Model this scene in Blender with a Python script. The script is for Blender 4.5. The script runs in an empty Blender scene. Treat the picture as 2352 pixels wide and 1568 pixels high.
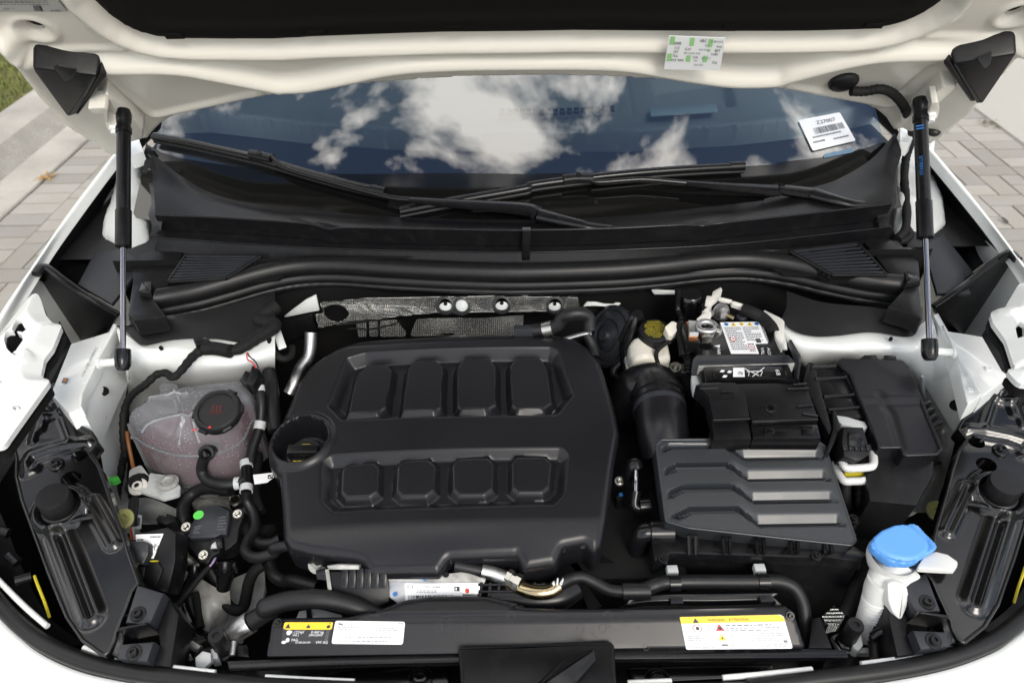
import bpy, bmesh, math, random
import numpy as np
from mathutils import Vector, Matrix
random.seed(7); np.random.seed(7)
SC = bpy.context.scene
COL = SC.collection
# ------------------------------------------------------------------ camera, sky, sun, exposure
CAM = Vector((-0.0233, 0.0, 1.775)); PITCH = 38.0; ROLL = 0.85; LENS = 26.0
def _cam():
    p = math.radians(PITCH)
    f = Vector((0, math.cos(p), -math.sin(p))); r = Vector((1, 0, 0)); u = r.cross(f)
    a = math.radians(ROLL)
    return f, r * math.cos(a) - u * math.sin(a), u * math.cos(a) + r * math.sin(a)
FW, RT, UP = _cam()
cd = bpy.data.cameras.new('camera'); cam = bpy.data.objects.new('camera', cd); COL.objects.link(cam)
cam.matrix_world = Matrix(((RT.x, UP.x, -FW.x, CAM.x), (RT.y, UP.y, -FW.y, CAM.y), (RT.z, UP.z, -FW.z, CAM.z), (0, 0, 0, 1)))
cd.lens = LENS; cd.sensor_width = 36; cd.clip_start = 0.02; cd.clip_end = 500
cd.dof.use_dof = True; cd.dof.focus_distance = 1.25; cd.dof.aperture_fstop = 5.6
SC.camera = cam
SUN_EL, SUN_AZ = 40.0, 160.0      # azimuth clockwise from +Y: the sun stands behind the camera, to the right
w = bpy.data.worlds.new('World'); SC.world = w; w.use_nodes = True
wn = w.node_tree.nodes; wl = w.node_tree.links; wn.clear()
def _n(t, nodes=wn, **k):
    n = nodes.new(t)
    for a, b in k.items(): setattr(n, a, b)
    return n
sky = _n('ShaderNodeTexSky', sky_type='NISHITA', sun_disc=False, sun_elevation=math.radians(SUN_EL), sun_rotation=math.radians(SUN_AZ), altitude=0, air_density=1.0, dust_density=0.7, ozone_density=1.2)
tc = _n('ShaderNodeTexCoord'); sep = _n('ShaderNodeSeparateXYZ'); wl.new(tc.outputs['Generated'], sep.inputs[0])
mx = _n('ShaderNodeMath', operation='MAXIMUM'); mx.inputs[1].default_value = 0.0; wl.new(sep.outputs['Z'], mx.inputs[0])
ad = _n('ShaderNodeMath', operation='ADD'); ad.inputs[1].default_value = 0.22; wl.new(mx.outputs[0], ad.inputs[0])
dv = _n('ShaderNodeVectorMath', operation='DIVIDE'); wl.new(tc.outputs['Generated'], dv.inputs[0])
cb = _n('ShaderNodeCombineXYZ'); 
for i in range(3): wl.new(ad.outputs[0], cb.inputs[i])
wl.new(cb.outputs[0], dv.inputs[1])
mp = _n('ShaderNodeMapping'); mp.inputs['Location'].default_value = (5.5, 8.4, 0); mp.inputs['Scale'].default_value = (0.62, 1.25, 1); wl.new(dv.outputs[0], mp.inputs[0])
no = _n('ShaderNodeTexNoise'); no.inputs['Scale'].default_value = 4.2; no.inputs['Detail'].default_value = 9; no.inputs['Roughness'].default_value = 0.58; no.inputs['Distortion'].default_value = 0.25
wl.new(mp.outputs[0], no.inputs['Vector'])
rp = _n('ShaderNodeValToRGB'); rp.color_ramp.elements[0].position = 0.50; rp.color_ramp.elements[1].position = 0.575
wl.new(no.outputs['Fac'], rp.inputs[0])
mix = _n('ShaderNodeMix', data_type='RGBA'); wl.new(rp.outputs[0], mix.inputs['Factor']); wl.new(sky.outputs[0], mix.inputs['A'])
mix.inputs['B'].default_value = (24, 22.8, 20.8, 1)
bg = _n('ShaderNodeBackground'); bg.inputs['Strength'].default_value = 0.115; wl.new(mix.outputs['Result'], bg.inputs['Color'])
wo = _n('ShaderNodeOutputWorld'); wl.new(bg.outputs[0], wo.inputs[0])
sd = bpy.data.lights.new('sun', 'SUN'); sd.energy = 1.5; sd.angle = math.radians(20); sd.color = (1.0, 0.94, 0.84)
so = bpy.data.objects.new('sun', sd); COL.objects.link(so)
_a, _e = math.radians(SUN_AZ), math.radians(SUN_EL)
sdir = Vector((math.sin(_a) * math.cos(_e), math.cos(_a) * math.cos(_e), math.sin(_e)))
so.rotation_euler = (-sdir).to_track_quat('-Z', 'Y').to_euler(); so.location = (2, -3, 6)
SC.view_settings.view_transform = 'Standard'; SC.view_settings.look = 'None'; SC.view_settings.gamma = 1; SC.view_settings.exposure = 0.40
SC.view_settings.use_curve_mapping = False
SC.render.engine = 'CYCLES'
cy = SC.cycles; cy.use_denoising = True; cy.max_bounces = 8; cy.diffuse_bounces = 4; cy.glossy_bounces = 4; cy.transparent_max_bounces = 12; cy.sample_clamp_indirect = 6
try: cy.denoiser = 'OPENIMAGEDENOISE'
except Exception: pass

# ------------------------------------------------------------------ pixel rays and frames
FU = LENS / 36 * 2352
X_ = Vector((1, 0, 0)); Y_ = Vector((0, 1, 0)); Z_ = Vector((0, 0, 1))
def ray(u, v): return (FW + RT * ((u - 1176) / FU) + UP * ((784 - v) / FU)).normalized()
_RO = (0, 900, 1800); _CO = (0, 1000, 2000, 2996); _ZO = (1895 / 1100, 1895 / 1100, 1853 / 1100)
_XT = {'L': (0, 180, 840 / 600), 'R': (3600, 180, 845 / 496), 'D': (480, 1980, 1614 / 700), 'M': (2350, 1100, 2352 / 900),
       'S': (2650, 100, 2063 / 250), 'P': (1100, 2450, 2352 / 550), 'Q': (2700, 2440, 2352 / 520)}
def uv(tag, x, y):
    if tag == 'o': return x, y
    if tag in _XT:
        ox, oy, z = _XT[tag]; return (ox + x / z) * 0.57422, (oy + y / z) * 0.57422
    r, c = int(tag[0]), int(tag[1]); z = _ZO[r]
    return (_CO[c] + x / z) * 0.57422, (_RO[r] + y / z) * 0.57422
def T(s, tag='o'):
    """trace: 'x,y x,y 12: x,y' -> list of (u, v[, extra]); 'NN:' switches the tile that the numbers are read from"""
    out = []
    for w_ in s.split():
        if w_.endswith(':'): tag = w_[:-1]; continue
        n = [float(q) for q in w_.split(',')]
        out.append(tuple(uv(tag, n[0], n[1])) + tuple(n[2:]))
    return out
class Frame:
    def __init__(s, o, ex, ey):
        s.o = Vector(o); s.ex = Vector(ex).normalized(); ey = Vector(ey); s.n = s.ex.cross(ey).normalized(); s.ey = s.n.cross(s.ex)
    def px(s, u, v):
        d = ray(u, v); t = (s.o - CAM).dot(s.n) / d.dot(s.n); p = CAM + d * t - s.o
        return (p.dot(s.ex), p.dot(s.ey))
    def P(s, pts, tag='o'):
        return [s.px(q[0], q[1]) for q in (T(pts, tag) if isinstance(pts, str) else pts)]
    def w(s, a, b, h=0.0): return s.o + s.ex * a + s.ey * b + s.n * h
    def up(s, h): return Frame(s.o + s.n * h, s.ex, s.ey)
def hz(z): return Frame((0, 0, z), X_, Y_)
def vert(y): return Frame((0, y, 0), X_, Z_)
def tilt(y, z, deg, roll=0):
    a = math.radians(deg); b = math.radians(roll)
    return Frame((0, y, z), (math.cos(b), 0, math.sin(b)), (0, math.cos(a), math.sin(a)))
def at(u, v, z):
    d = ray(u, v); return CAM + d * ((z - CAM.z) / d.z)
def aty(u, v, y):
    d = ray(u, v); return CAM + d * ((y - CAM.y) / d.y)
def W(s, tag='o', z=None):
    """'x,y,z ...' -> world points, each on its own height"""
    return [at(q[0], q[1], q[2] if len(q) > 2 else z) for q in T(s, tag)]
def WY(s, tag='o', y=None): return [aty(q[0], q[1], q[2] if len(q) > 2 else y) for q in T(s, tag)]
def hit(u, v, zf, t0=0.3, t1=4.0):
    d = ray(u, v); lo, hi = t0, t1
    for _ in range(50):
        m = (lo + hi) / 2; p = CAM + d * m
        if p.z > zf(p.x, p.y): lo = m
        else: hi = m
    return CAM + d * lo
def f3(p0, p1, p2): return Frame(p0, p1 - p0, p2 - p0)

# ------------------------------------------------------------------ objects
def link(name, me, mat=None, parent=None):
    o = bpy.data.objects.new(name, me); COL.objects.link(o)
    if mat is not None and me is not None: me.materials.append(mat)
    if parent is not None: o.parent = parent
    return o
def thing(name, label, cat, group=None):
    o = bpy.data.objects.new(name, None); COL.objects.link(o); o.empty_display_size = 0.02
    return tag(o, label, cat, group)
def tag(o, label=None, cat=None, group=None, kind=None):
    if label: o['label'] = label
    if cat: o['category'] = cat
    if group: o['group'] = group
    if kind: o['kind'] = kind
    return o
def mk(name, V, F, mat, parent=None, ang=35, smooth=True):
    me = bpy.data.meshes.new(name); me.from_pydata([tuple(v) for v in V], [], F); me.update()
    if smooth:
        me.shade_smooth(); me.set_sharp_from_angle(angle=math.radians(ang))
    return link(name, me, mat, parent)
def mkb(name, bm, mat, parent=None, ang=35, recalc=True):
    if recalc: bmesh.ops.recalc_face_normals(bm, faces=bm.faces[:])
    me = bpy.data.meshes.new(name); bm.to_mesh(me); bm.free()
    me.shade_smooth(); me.set_sharp_from_angle(angle=math.radians(ang))
    return link(name, me, mat, parent)

# ------------------------------------------------------------------ 2D helpers
def area(P): return 0.5 * sum(P[i][0] * P[(i + 1) % len(P)][1] - P[(i + 1) % len(P)][0] * P[i][1] for i in range(len(P)))
def ccw(P): return list(P) if area(P) > 0 else list(P)[::-1]
def rnd(P, r, n=4):
    """round the corners of a polygon"""
    out = []; N = len(P)
    for i in range(N):
        p = Vector(P[i]); a = Vector(P[i - 1]); b = Vector(P[(i + 1) % N])
        da, db = a - p, b - p; la, lb = da.length, db.length
        if la < 1e-9 or lb < 1e-9: continue
        c = max(-1, min(1, da.dot(db) / la / lb)); an = math.acos(c)
        if an > math.radians(172): out.append(tuple(p)); continue
        d = min(r / math.tan(an / 2), la * 0.45, lb * 0.45)
        p0 = p + da / la * d; p1 = p + db / lb * d
        for k in range(n + 1):
            t = k / n; out.append(tuple(p0 * (1 - t) ** 2 + p * 2 * t * (1 - t) + p1 * t * t))
    return out
def cr(P, n=6, closed=True):
    """Catmull-Rom through the points (any dimension)"""
    P = [Vector(p) for p in P]; N = len(P); out = []
    rng = range(N) if closed else range(N - 1)
    for i in rng:
        if closed: a, b, c, d = P[i - 1], P[i], P[(i + 1) % N], P[(i + 2) % N]
        else:
            b, c = P[i], P[i + 1]; a = P[i - 1] if i else b * 2 - c; d = P[i + 2] if i + 2 < N else c * 2 - b
        for k in range(n):
            t = k / n
            out.append(0.5 * (2 * b + (c - a) * t + (2 * a - 5 * b + 4 * c - d) * t * t + (3 * b - a - 3 * c + d) * t ** 3))
    if not closed: out.append(P[-1])
    return out
def ell(c, rx, ry, n=28, rot=0): 
    return [(c[0] + rx * math.cos(t) * math.cos(rot) - ry * math.sin(t) * math.sin(rot), c[1] + rx * math.cos(t) * math.sin(rot) + ry * math.sin(t) * math.cos(rot)) for t in [2 * math.pi * k / n for k in range(n)]]
def seg_dist(Pt, A, B, nearest=False):
    """distance from points (N,2) to segments A->B (M,2); returns min distance (and the nearest point)"""
    best = np.full(len(Pt), 1e9); near = np.zeros((len(Pt), 2)) if nearest else None
    for a, b in zip(A, B):
        d = b - a; L = d @ d
        t = np.clip(((Pt - a) @ d) / (L if L > 1e-14 else 1), 0, 1); q = a + t[:, None] * d
        dd = np.hypot(*(Pt - q).T)
        if nearest:
            m = dd < best; near[m] = q[m]
        best = np.minimum(best, dd)
    return (best, near) if nearest else best
def inside(Pt, loop):
    r = np.zeros(len(Pt), bool); x, y = Pt[:, 0], Pt[:, 1]; A = np.asarray(loop, float); B = np.roll(A, -1, 0)
    for (x0, y0), (x1, y1) in zip(A, B):
        if y0 == y1: continue
        c = ((y0 > y) != (y1 > y)) & (x < (x1 - x0) * (y - y0) / (y1 - y0) + x0); r ^= c
    return r
def sdf(Pt, loop, pad=None):
    """signed distance to a closed loop, negative inside; beyond pad it is only 'far'"""
    A = np.asarray([tuple(p)[:2] for p in loop], float); B = np.roll(A, -1, 0)
    out = np.full(len(Pt), 9.0)
    if pad is None: m = np.ones(len(Pt), bool)
    else:
        lo, hi = A.min(0) - pad, A.max(0) + pad; m = ((Pt >= lo) & (Pt <= hi)).all(1)
    if m.any():
        q = Pt[m]; d = seg_dist(q, A, B); out[m] = np.where(inside(q, A), -d, d)
    return out
def pdist(Pt, line):
    A = np.asarray([tuple(p)[:2] for p in line], float); return seg_dist(Pt, A[:-1], A[1:])
def ss(x): x = np.clip(x, 0, 1); return x * x * (3 - 2 * x)
def bump(x):
    """round ridge: 1 at 0, 0 beyond 1"""
    x = np.clip(np.abs(x), 0, 1); return 0.5 + 0.5 * np.cos(np.pi * x)

# ------------------------------------------------------------------ shapes
def hf(name, fr, outline, hfun, mat, parent=None, step=0.004, holes=(), skirt=0.0, edge=0.0, regions=(), ang=40, back=0.0):
    """pressed or moulded panel: a fine grid over the outline (frame coordinates) lifted by hfun(N,2)->N, edge rounded over 'edge',
    sides drawn down by 'skirt'. regions: list of (loop, name, mat): faces inside become parts of their own."""
    out = np.array([tuple(p)[:2] for p in outline], float); loops = [out] + [np.array([tuple(p)[:2] for p in h_], float) for h_ in holes]
    lo, hi = out.min(0), out.max(0); nx = max(2, int(math.ceil((hi[0] - lo[0]) / step)) + 2); ny = max(2, int(math.ceil((hi[1] - lo[1]) / step)) + 2)
    gx = lo[0] - step * .5 + np.arange(nx + 1) * step; gy = lo[1] - step * .5 + np.arange(ny + 1) * step
    G = np.stack(np.meshgrid(gx, gy), -1).reshape(-1, 2)
    ins = inside(G, out)
    for h_ in loops[1:]: ins &= ~inside(G, h_)
    I = ins.reshape(ny + 1, nx + 1); cell = I[:-1, :-1] | I[1:, :-1] | I[:-1, 1:] | I[1:, 1:]
    idx = np.arange((nx + 1) * (ny + 1)).reshape(ny + 1, nx + 1)
    Q = np.stack([idx[:-1, :-1], idx[:-1, 1:], idx[1:, 1:], idx[1:, :-1]], -1)[cell]
    used = np.unique(Q); remap = -np.ones(len(G), int); remap[used] = np.arange(len(used)); Q = remap[Q]; Pt = G[used]; inn = ins[used]
    A = np.concatenate(loops); B = np.concatenate([np.roll(l, -1, 0) for l in loops])
    d, near = seg_dist(Pt, A, B, True)
    Pt = np.where(inn[:, None], Pt, near); d = np.where(inn, d, 0)
    snap = inn & (d < step * 0.25); Pt[snap] = near[snap]; d[snap] = 0
    h = hfun(Pt) if hfun is not None else np.zeros(len(Pt))
    if edge > 0:
        t = np.clip(1 - d / edge, 0, 1); h = h - edge * (1 - np.sqrt(np.clip(1 - t * t, 0, 1)))
    O, EX, EY, N_ = (np.array(v_) for v_ in (fr.o, fr.ex, fr.ey, fr.n))
    V = O + Pt[:, :1] * EX + Pt[:, 1:] * EY + h[:, None] * N_
    faces = Q.tolist(); V = V.tolist()
    ec = {}
    for f in faces:
        for i in range(4):
            a, b = f[i], f[(i + 1) % 4]
            if (b, a) in ec: del ec[(b, a)]
            else: ec[(a, b)] = 1
    if skirt > 0:
        sk = {}; nv = N_ * skirt
        for a, b in list(ec):
            for k in (a, b):
                if k not in sk: sk[k] = len(V); V.append((np.array(V[k]) - nv).tolist())
        faces += [[b, a, sk[a], sk[b]] for a, b in ec]
    fa = np.array(faces); nF = len(Q)
    objs = []
    if regions:
        Vp = Pt; cen = Vp[np.clip(fa[:nF], 0, len(Vp) - 1)].mean(1); left = np.ones(len(fa), bool)
        for loop, nm, m2 in regions:
            m = np.zeros(len(fa), bool); m[:nF] = inside(cen, np.array([tuple(p)[:2] for p in loop])); m &= left; left &= ~m
            objs.append((nm, fa[m], m2))
        main = fa[left]
    else: main = fa
    def build(nm, FF, m_, par):
        u, inv = np.unique(FF, return_inverse=True); VV = np.array(V)[u]
        return mk(nm, VV.tolist(), inv.reshape(FF.shape).tolist(), m_, par, ang)
    o = build(name, main, mat, parent)
    for nm, FF, m2 in objs:
        if len(FF): build(nm, FF, m2, parent)
    return o
def offs(P, d):
    """polygon moved inwards by d (ccw)"""
    N = len(P); out = []
    for i in range(N):
        p = Vector(P[i][:2]); a = Vector(P[i - 1][:2]); b = Vector(P[(i + 1) % N][:2])
        e0 = (p - a); e1 = (b - p)
        if e0.length < 1e-9 or e1.length < 1e-9: out.append(tuple(p)); continue
        n0 = Vector((-e0.y, e0.x)).normalized(); n1 = Vector((-e1.y, e1.x)).normalized(); m = n0 + n1
        if m.length < 1e-6: m = n0
        m.normalize(); k = d / max(0.35, m.dot(n0)); out.append((p.x + m.x * k, p.y + m.y * k))
    return out
def prism_into(bm, fr, P, h1, h0, bev=0.0, taper=0.0):
    P = ccw([tuple(p)[:2] for p in P]); N = len(P)
    base = offs(P, -taper) if taper else P
    rings = [(base, h0)]
    if bev > 0:
        for k in (0, 1, 2):
            a = k / 2 * math.pi / 2; rings.append((offs(P, bev * (1 - math.cos(a))), h1 - bev + bev * math.sin(a)))
    else: rings.append((P, h1))
    vr = [[bm.verts.new(fr.w(p[0], p[1], h)) for p in R] for R, h in rings]
    for a, b in zip(vr[:-1], vr[1:]):
        for i in range(N): bm.faces.new((a[i], a[(i + 1) % N], b[(i + 1) % N], b[i]))
    bm.faces.new(vr[-1]); bm.faces.new(vr[0][::-1])
def prism(name, fr, P, h1, h0, mat, parent=None, bev=0.0015, taper=0.0, r=0.0, ang=35):
    """solid with the outline P (frame coordinates or a trace), from height h0 to h1 along the frame's normal"""
    if isinstance(P, str): P = fr.P(P)
    if r: P = rnd(ccw(P), r, 3)
    bm = bmesh.new(); prism_into(bm, fr, P, h1, h0, bev, taper)
    return mkb(name, bm, mat, parent, ang)
def tube_into(bm, pts, r, seg=12, n=6, cap=True, spline=True, flat=1.0, flatdir=None):
    pts = [Vector(p) for p in pts]
    C = cr(pts, n, False) if spline and len(pts) > 2 else pts
    L = [0.0]
    for a, b in zip(C[:-1], C[1:]): L.append(L[-1] + (b - a).length)
    tot = L[-1] or 1
    t0 = (C[1] - C[0]).normalized(); ref = flatdir or (Z_ if abs(t0.z) < 0.9 else X_)
    nrm = (ref - t0 * ref.dot(t0)).normalized(); prev = None; prevt = t0
    for i, p in enumerate(C):
        t = ((C[min(i + 1, len(C) - 1)] - C[max(i - 1, 0)])).normalized()
        ax = prevt.cross(t)
        if ax.length > 1e-7: nrm = Matrix.Rotation(prevt.angle(t), 3, ax) @ nrm
        nrm = (nrm - t * nrm.dot(t)).normalized(); bi = t.cross(nrm); prevt = t
        rr = r(L[i], tot) if callable(r) else r
        ring = [bm.verts.new(p + (nrm * math.cos(2 * math.pi * k / seg) * flat + bi * math.sin(2 * math.pi * k / seg)) * rr) for k in range(seg)]
        if prev:
            for k in range(seg): bm.faces.new((prev[k], prev[(k + 1) % seg], ring[(k + 1) % seg], ring[k]))
        elif cap: bm.faces.new(ring[::-1])
        prev = ring
    if cap: bm.faces.new(prev)
def tube(name, pts, r, mat, parent=None, seg=12, n=6, **k):
    bm = bmesh.new(); tube_into(bm, pts, r, seg, n, **k); return mkb(name, bm, mat, parent, 50, recalc=True)
def corr(r, pitch, amp): return lambda s, L: r + amp * math.sin(2 * math.pi * s / pitch)
def lathe_into(bm, c, axis, prof, seg=24):
    axis = Vector(axis).normalized(); a = axis.orthogonal().normalized(); b = axis.cross(a); c = Vector(c); prev = None
    for r, h in prof:
        if r < 1e-6:
            ring = [bm.verts.new(c + axis * h)]
        else: ring = [bm.verts.new(c + axis * h + (a * math.cos(2 * math.pi * k / seg) + b * math.sin(2 * math.pi * k / seg)) * r) for k in range(seg)]
        if prev:
            if len(prev) == 1 and len(ring) > 1:
                for k in range(seg): bm.faces.new((prev[0], ring[k], ring[(k + 1) % seg]))
            elif len(ring) == 1 and len(prev) > 1:
                for k in range(seg): bm.faces.new((prev[k], prev[(k + 1) % seg], ring[0]))
            elif len(ring) > 1:
                for k in range(seg): bm.faces.new((prev[k], prev[(k + 1) % seg], ring[(k + 1) % seg], ring[k]))
        prev = ring
def lathe(name, c, axis, prof, mat, parent=None, seg=24, ang=40):
    bm = bmesh.new(); lathe_into(bm, c, axis, prof, seg); return mkb(name, bm, mat, parent, ang)
def sheet(name, rows, mat, parent=None, nu=40, nv=6, thick=0.0, ang=50, smooth_v=True):
    """surface through rows of world points (rows may differ in length), optionally with thickness"""
    R = []
    for row in rows:
        c = cr(row, 8, False) if len(row) > 2 else [Vector(row[0]).lerp(Vector(row[1]), k / 8) for k in range(9)]
        L = [0.0]
        for a, b in zip(c[:-1], c[1:]): L.append(L[-1] + (b - a).length)
        o = []; j = 0
        for k in range(nu + 1):
            s = L[-1] * k / nu
            while j < len(L) - 2 and L[j + 1] < s: j += 1
            d = L[j + 1] - L[j]; o.append(c[j].lerp(c[j + 1], (s - L[j]) / d if d > 1e-9 else 0))
        R.append(o)
    cols = []
    for k in range(nu + 1):
        col = [r_[k] for r_ in R]
        cols.append(cr(col, nv, False) if smooth_v and len(col) > 2 else [col[i].lerp(col[i + 1], j / nv) for i in range(len(col) - 1) for j in range(nv)] + [col[-1]])
    m = len(cols[0]); V = [p for c in cols for p in c]
    F = [(i * m + j, (i + 1) * m + j, (i + 1) * m + j + 1, i * m + j + 1) for i in range(nu) for j in range(m - 1)]
    o = mk(name, V, F, mat, parent, ang)
    if thick:
        s = o.modifiers.new('thickness', 'SOLIDIFY'); s.thickness = abs(thick); s.offset = -1 if thick > 0 else 1
    return o
def box_into(bm, fr, a, b, h, da, db, dh, bev=0.0, rot=0.0):
    """box centred at (a, b) of the frame, from height h upwards by dh"""
    c, s = math.cos(rot), math.sin(rot)
    P = [(a + x * c - y * s, b + x * s + y * c) for x, y in ((-da / 2, -db / 2), (da / 2, -db / 2), (da / 2, db / 2), (-da / 2, db / 2))]
    prism_into(bm, fr, P, h + dh, h, bev)
def box(name, fr, a, b, h, da, db, dh, mat, parent=None, bev=0.001, rot=0.0):
    bm = bmesh.new(); box_into(bm, fr, a, b, h, da, db, dh, bev, rot); return mkb(name, bm, mat, parent)
def text_verts(s, size, align='CENTER'):
    cu = bpy.data.curves.new('t', 'FONT'); cu.body = s; cu.size = size; cu.align_x = align; cu.align_y = 'CENTER'; cu.resolution_u = 3
    o = bpy.data.objects.new('t', cu); COL.objects.link(o); dg = bpy.context.evaluated_depsgraph_get()
    me = bpy.data.meshes.new_from_object(o.evaluated_get(dg)); V = [v.co.copy() for v in me.vertices]; F = [list(p.vertices) for p in me.polygons]
    bpy.data.objects.remove(o); bpy.data.curves.remove(cu); bpy.data.meshes.remove(me); return V, F
class Print:
    """flat print on a surface: words, bars and patches gathered into one mesh; q(a,b) in 0..1 of a quad given by four frame points"""
    def __init__(s, fr, quad, h=0.0006):
        s.fr = fr; s.q = [Vector(p) for p in quad]; s.h = h; s.V = {}; s.F = {}
    def m(s, x, y):
        a, b, c, d = s.q     # bottom-left, bottom-right, top-right, top-left
        return (a * (1 - x) + b * x) * (1 - y) + (d * (1 - x) + c * x) * y
    def add(s, mat, V2, F, lift=0.0):
        V = s.V.setdefault(mat.name, []); Fs = s.F.setdefault(mat.name, []); n = len(V)
        for x, y in V2: p = s.m(x, y); V.append(s.fr.w(p.x, p.y, s.h + lift))
        Fs += [[i + n for i in f] for f in F]
    def rect(s, mat, x0, y0, x1, y1, lift=0.0): s.add(mat, [(x0, y0), (x1, y0), (x1, y1), (x0, y1)], [[0, 1, 2, 3]], lift)
    def poly(s, mat, P, lift=0.0): s.add(mat, P, [list(range(len(P)))], lift)
    def text(s, mat, st, x, y, hgt, asp=1.0, rot=0.0, align='CENTER', lift=0.0002, wide=1.0, mirror=False):
        V, F = text_verts(st, 1.0, align); c, sn = math.cos(rot), math.sin(rot); O = []
        for v in V:
            a, b = v.x * wide * (-1 if mirror else 1), v.y
            O.append((x + (a * c - b * sn) * hgt / asp, y + (a * sn + b * c) * hgt))
        s.add(mat, O, F, lift)
    def lines(s, mat, x0, x1, y0, y1, n, seed=1, fill=0.55, lift=0.0002):
        """small print: rows of word-long dashes"""
        rg = random.Random(seed); st = (y1 - y0) / n
        for k in range(n):
            x = x0; yy = y1 - (k + 0.5) * st; end = x1 if rg.random() < 0.7 else x0 + (x1 - x0) * rg.uniform(0.4, 0.9)
            while x < end - 0.01:
                L = min(rg.uniform(0.02, 0.07), end - x); s.rect(mat, x, yy - st * fill / 2, x + L, yy + st * fill / 2, lift); x += L + 0.012
    def bars(s, mat, x0, x1, y0, y1, n, seed=2, lift=0.0002, vertical=True):
        rg = random.Random(seed)
        for k in range(n):
            a = x0 + (x1 - x0) * k / n; b = a + (x1 - x0) / n * rg.choice((0.3, 0.5, 0.8)); s.rect(mat, a, y0, b, y1, lift)
    def done(s, name, parent):
        for k in s.V:
            mk(name, s.V[k], s.F[k], bpy.data.materials[k], parent, smooth=False)
# ------------------------------------------------------------------ materials
def pm(name, col, rough=0.5, metal=0.0, bump=None, var=None, coat=0.0, coat_r=0.05, spec=0.5, trans=0.0, alpha=1.0, ior=1.5, rvar=None, sss=0.0, dust=None, sheen=0.0):
    """principled material; bump=(scale, distance), var=(scale, colour2, low, high) blotches, dust=(scale, colour, amount) on upward faces, rvar=(scale, dr)"""
    m = bpy.data.materials.new(name); m.use_nodes = True; N = m.node_tree.nodes; L = m.node_tree.links
    b = N['Principled BSDF']; c4 = (*col, 1)
    b.inputs['Base Color'].default_value = c4; b.inputs['Roughness'].default_value = rough; b.inputs['Metallic'].default_value = metal
    b.inputs['Coat Weight'].default_value = coat; b.inputs['Coat Roughness'].default_value = coat_r; b.inputs['Specular IOR Level'].default_value = spec
    b.inputs['Transmission Weight'].default_value = trans; b.inputs['Alpha'].default_value = alpha; b.inputs['IOR'].default_value = ior
    if sss: b.inputs['Subsurface Weight'].default_value = sss; b.inputs['Subsurface Radius'].default_value = (0.01, 0.01, 0.01)
    geo = N.new('ShaderNodeNewGeometry'); pos = geo.outputs['Position']
    def noise(sc, det=4, ro=0.55):
        n = N.new('ShaderNodeTexNoise'); n.inputs['Scale'].default_value = sc; n.inputs['Detail'].default_value = det; n.inputs['Roughness'].default_value = ro
        L.new(pos, n.inputs['Vector']); return n
    src = None
    if var:
        n = noise(var[0]); r = N.new('ShaderNodeMapRange'); r.inputs[1].default_value = var[2]; r.inputs[2].default_value = var[3]; L.new(n.outputs['Fac'], r.inputs[0])
        x = N.new('ShaderNodeMix'); x.data_type = 'RGBA'; x.inputs['A'].default_value = c4; x.inputs['B'].default_value = (*var[1], 1); L.new(r.outputs[0], x.inputs['Factor']); src = x.outputs['Result']
    if dust:
        n = noise(dust[0], 6, 0.7); r = N.new('ShaderNodeMapRange'); r.inputs[1].default_value = 0.5; r.inputs[2].default_value = 0.78; r.inputs[4].default_value = dust[2]; L.new(n.outputs['Fac'], r.inputs[0])
        x = N.new('ShaderNodeMix'); x.data_type = 'RGBA'; x.inputs['A'].default_value = c4; x.inputs['B'].default_value = (*dust[1], 1)
        if src: L.new(src, x.inputs['A'])
        L.new(r.outputs[0], x.inputs['Factor']); src = x.outputs['Result']
    if src: L.new(src, b.inputs['Base Color'])
    if rvar:
        n = noise(rvar[0]); r = N.new('ShaderNodeMapRange'); r.inputs[1].default_value = 0.3; r.inputs[2].default_value = 0.7; r.inputs[3].default_value = rough - rvar[1]; r.inputs[4].default_value = rough + rvar[1]
        L.new(n.outputs['Fac'], r.inputs[0]); L.new(r.outputs[0], b.inputs['Roughness'])
    if bump:
        n = noise(bump[0], 3); p = N.new('ShaderNodeBump'); p.inputs['Strength'].default_value = 1.0; p.inputs['Distance'].default_value = bump[1]
        L.new(n.outputs['Fac'], p.inputs['Height']); L.new(p.outputs[0], b.inputs['Normal'])
    return m
M = {}
M['white'] = pm('white_body_paint', (0.84, 0.855, 0.84), 0.3, coat=0.6, coat_r=0.06, bump=(180, 0.00008), var=(9, (0.76, 0.78, 0.76), 0.45, 0.8))
M['bounce_white'] = pm('bounce_warmed_white_paint', (0.71, 0.68, 0.61), 0.34, coat=0.5, coat_r=0.10, bump=(160, 0.00008))  # same body white, with warm bounced light put into the colour
M['pillar'] = pm('shade_greyed_white_paint', (0.62, 0.64, 0.63), 0.4, coat=0.3, bump=(70, 0.0003))  # white with the hinge pillars' grey shading put in; also sealer beads
M['prime'] = pm('grey_sealer_paint', (0.52, 0.54, 0.53), 0.5, bump=(60, 0.0004), var=(25, (0.24, 0.25, 0.25), 0.45, 0.75))
M['black'] = pm('black_moulded_plastic', (0.0065, 0.0065, 0.0075), 0.36, spec=0.26, bump=(1500, 0.00006), dust=(45, (0.06, 0.06, 0.057), 0.16), rvar=(6, 0.06))
M['cover'] = pm('soft_grained_black_plastic', (0.0088, 0.0083, 0.0105), 0.31, spec=0.40, bump=(1900, 0.00005), dust=(160, (0.07, 0.07, 0.07), 0.08), rvar=(5, 0.04))
M['satin'] = pm('satin_black_plastic', (0.0055, 0.0055, 0.0065), 0.25, spec=0.38, bump=(900, 0.00003), dust=(60, (0.06, 0.06, 0.06), 0.12), rvar=(8, 0.08))
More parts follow.
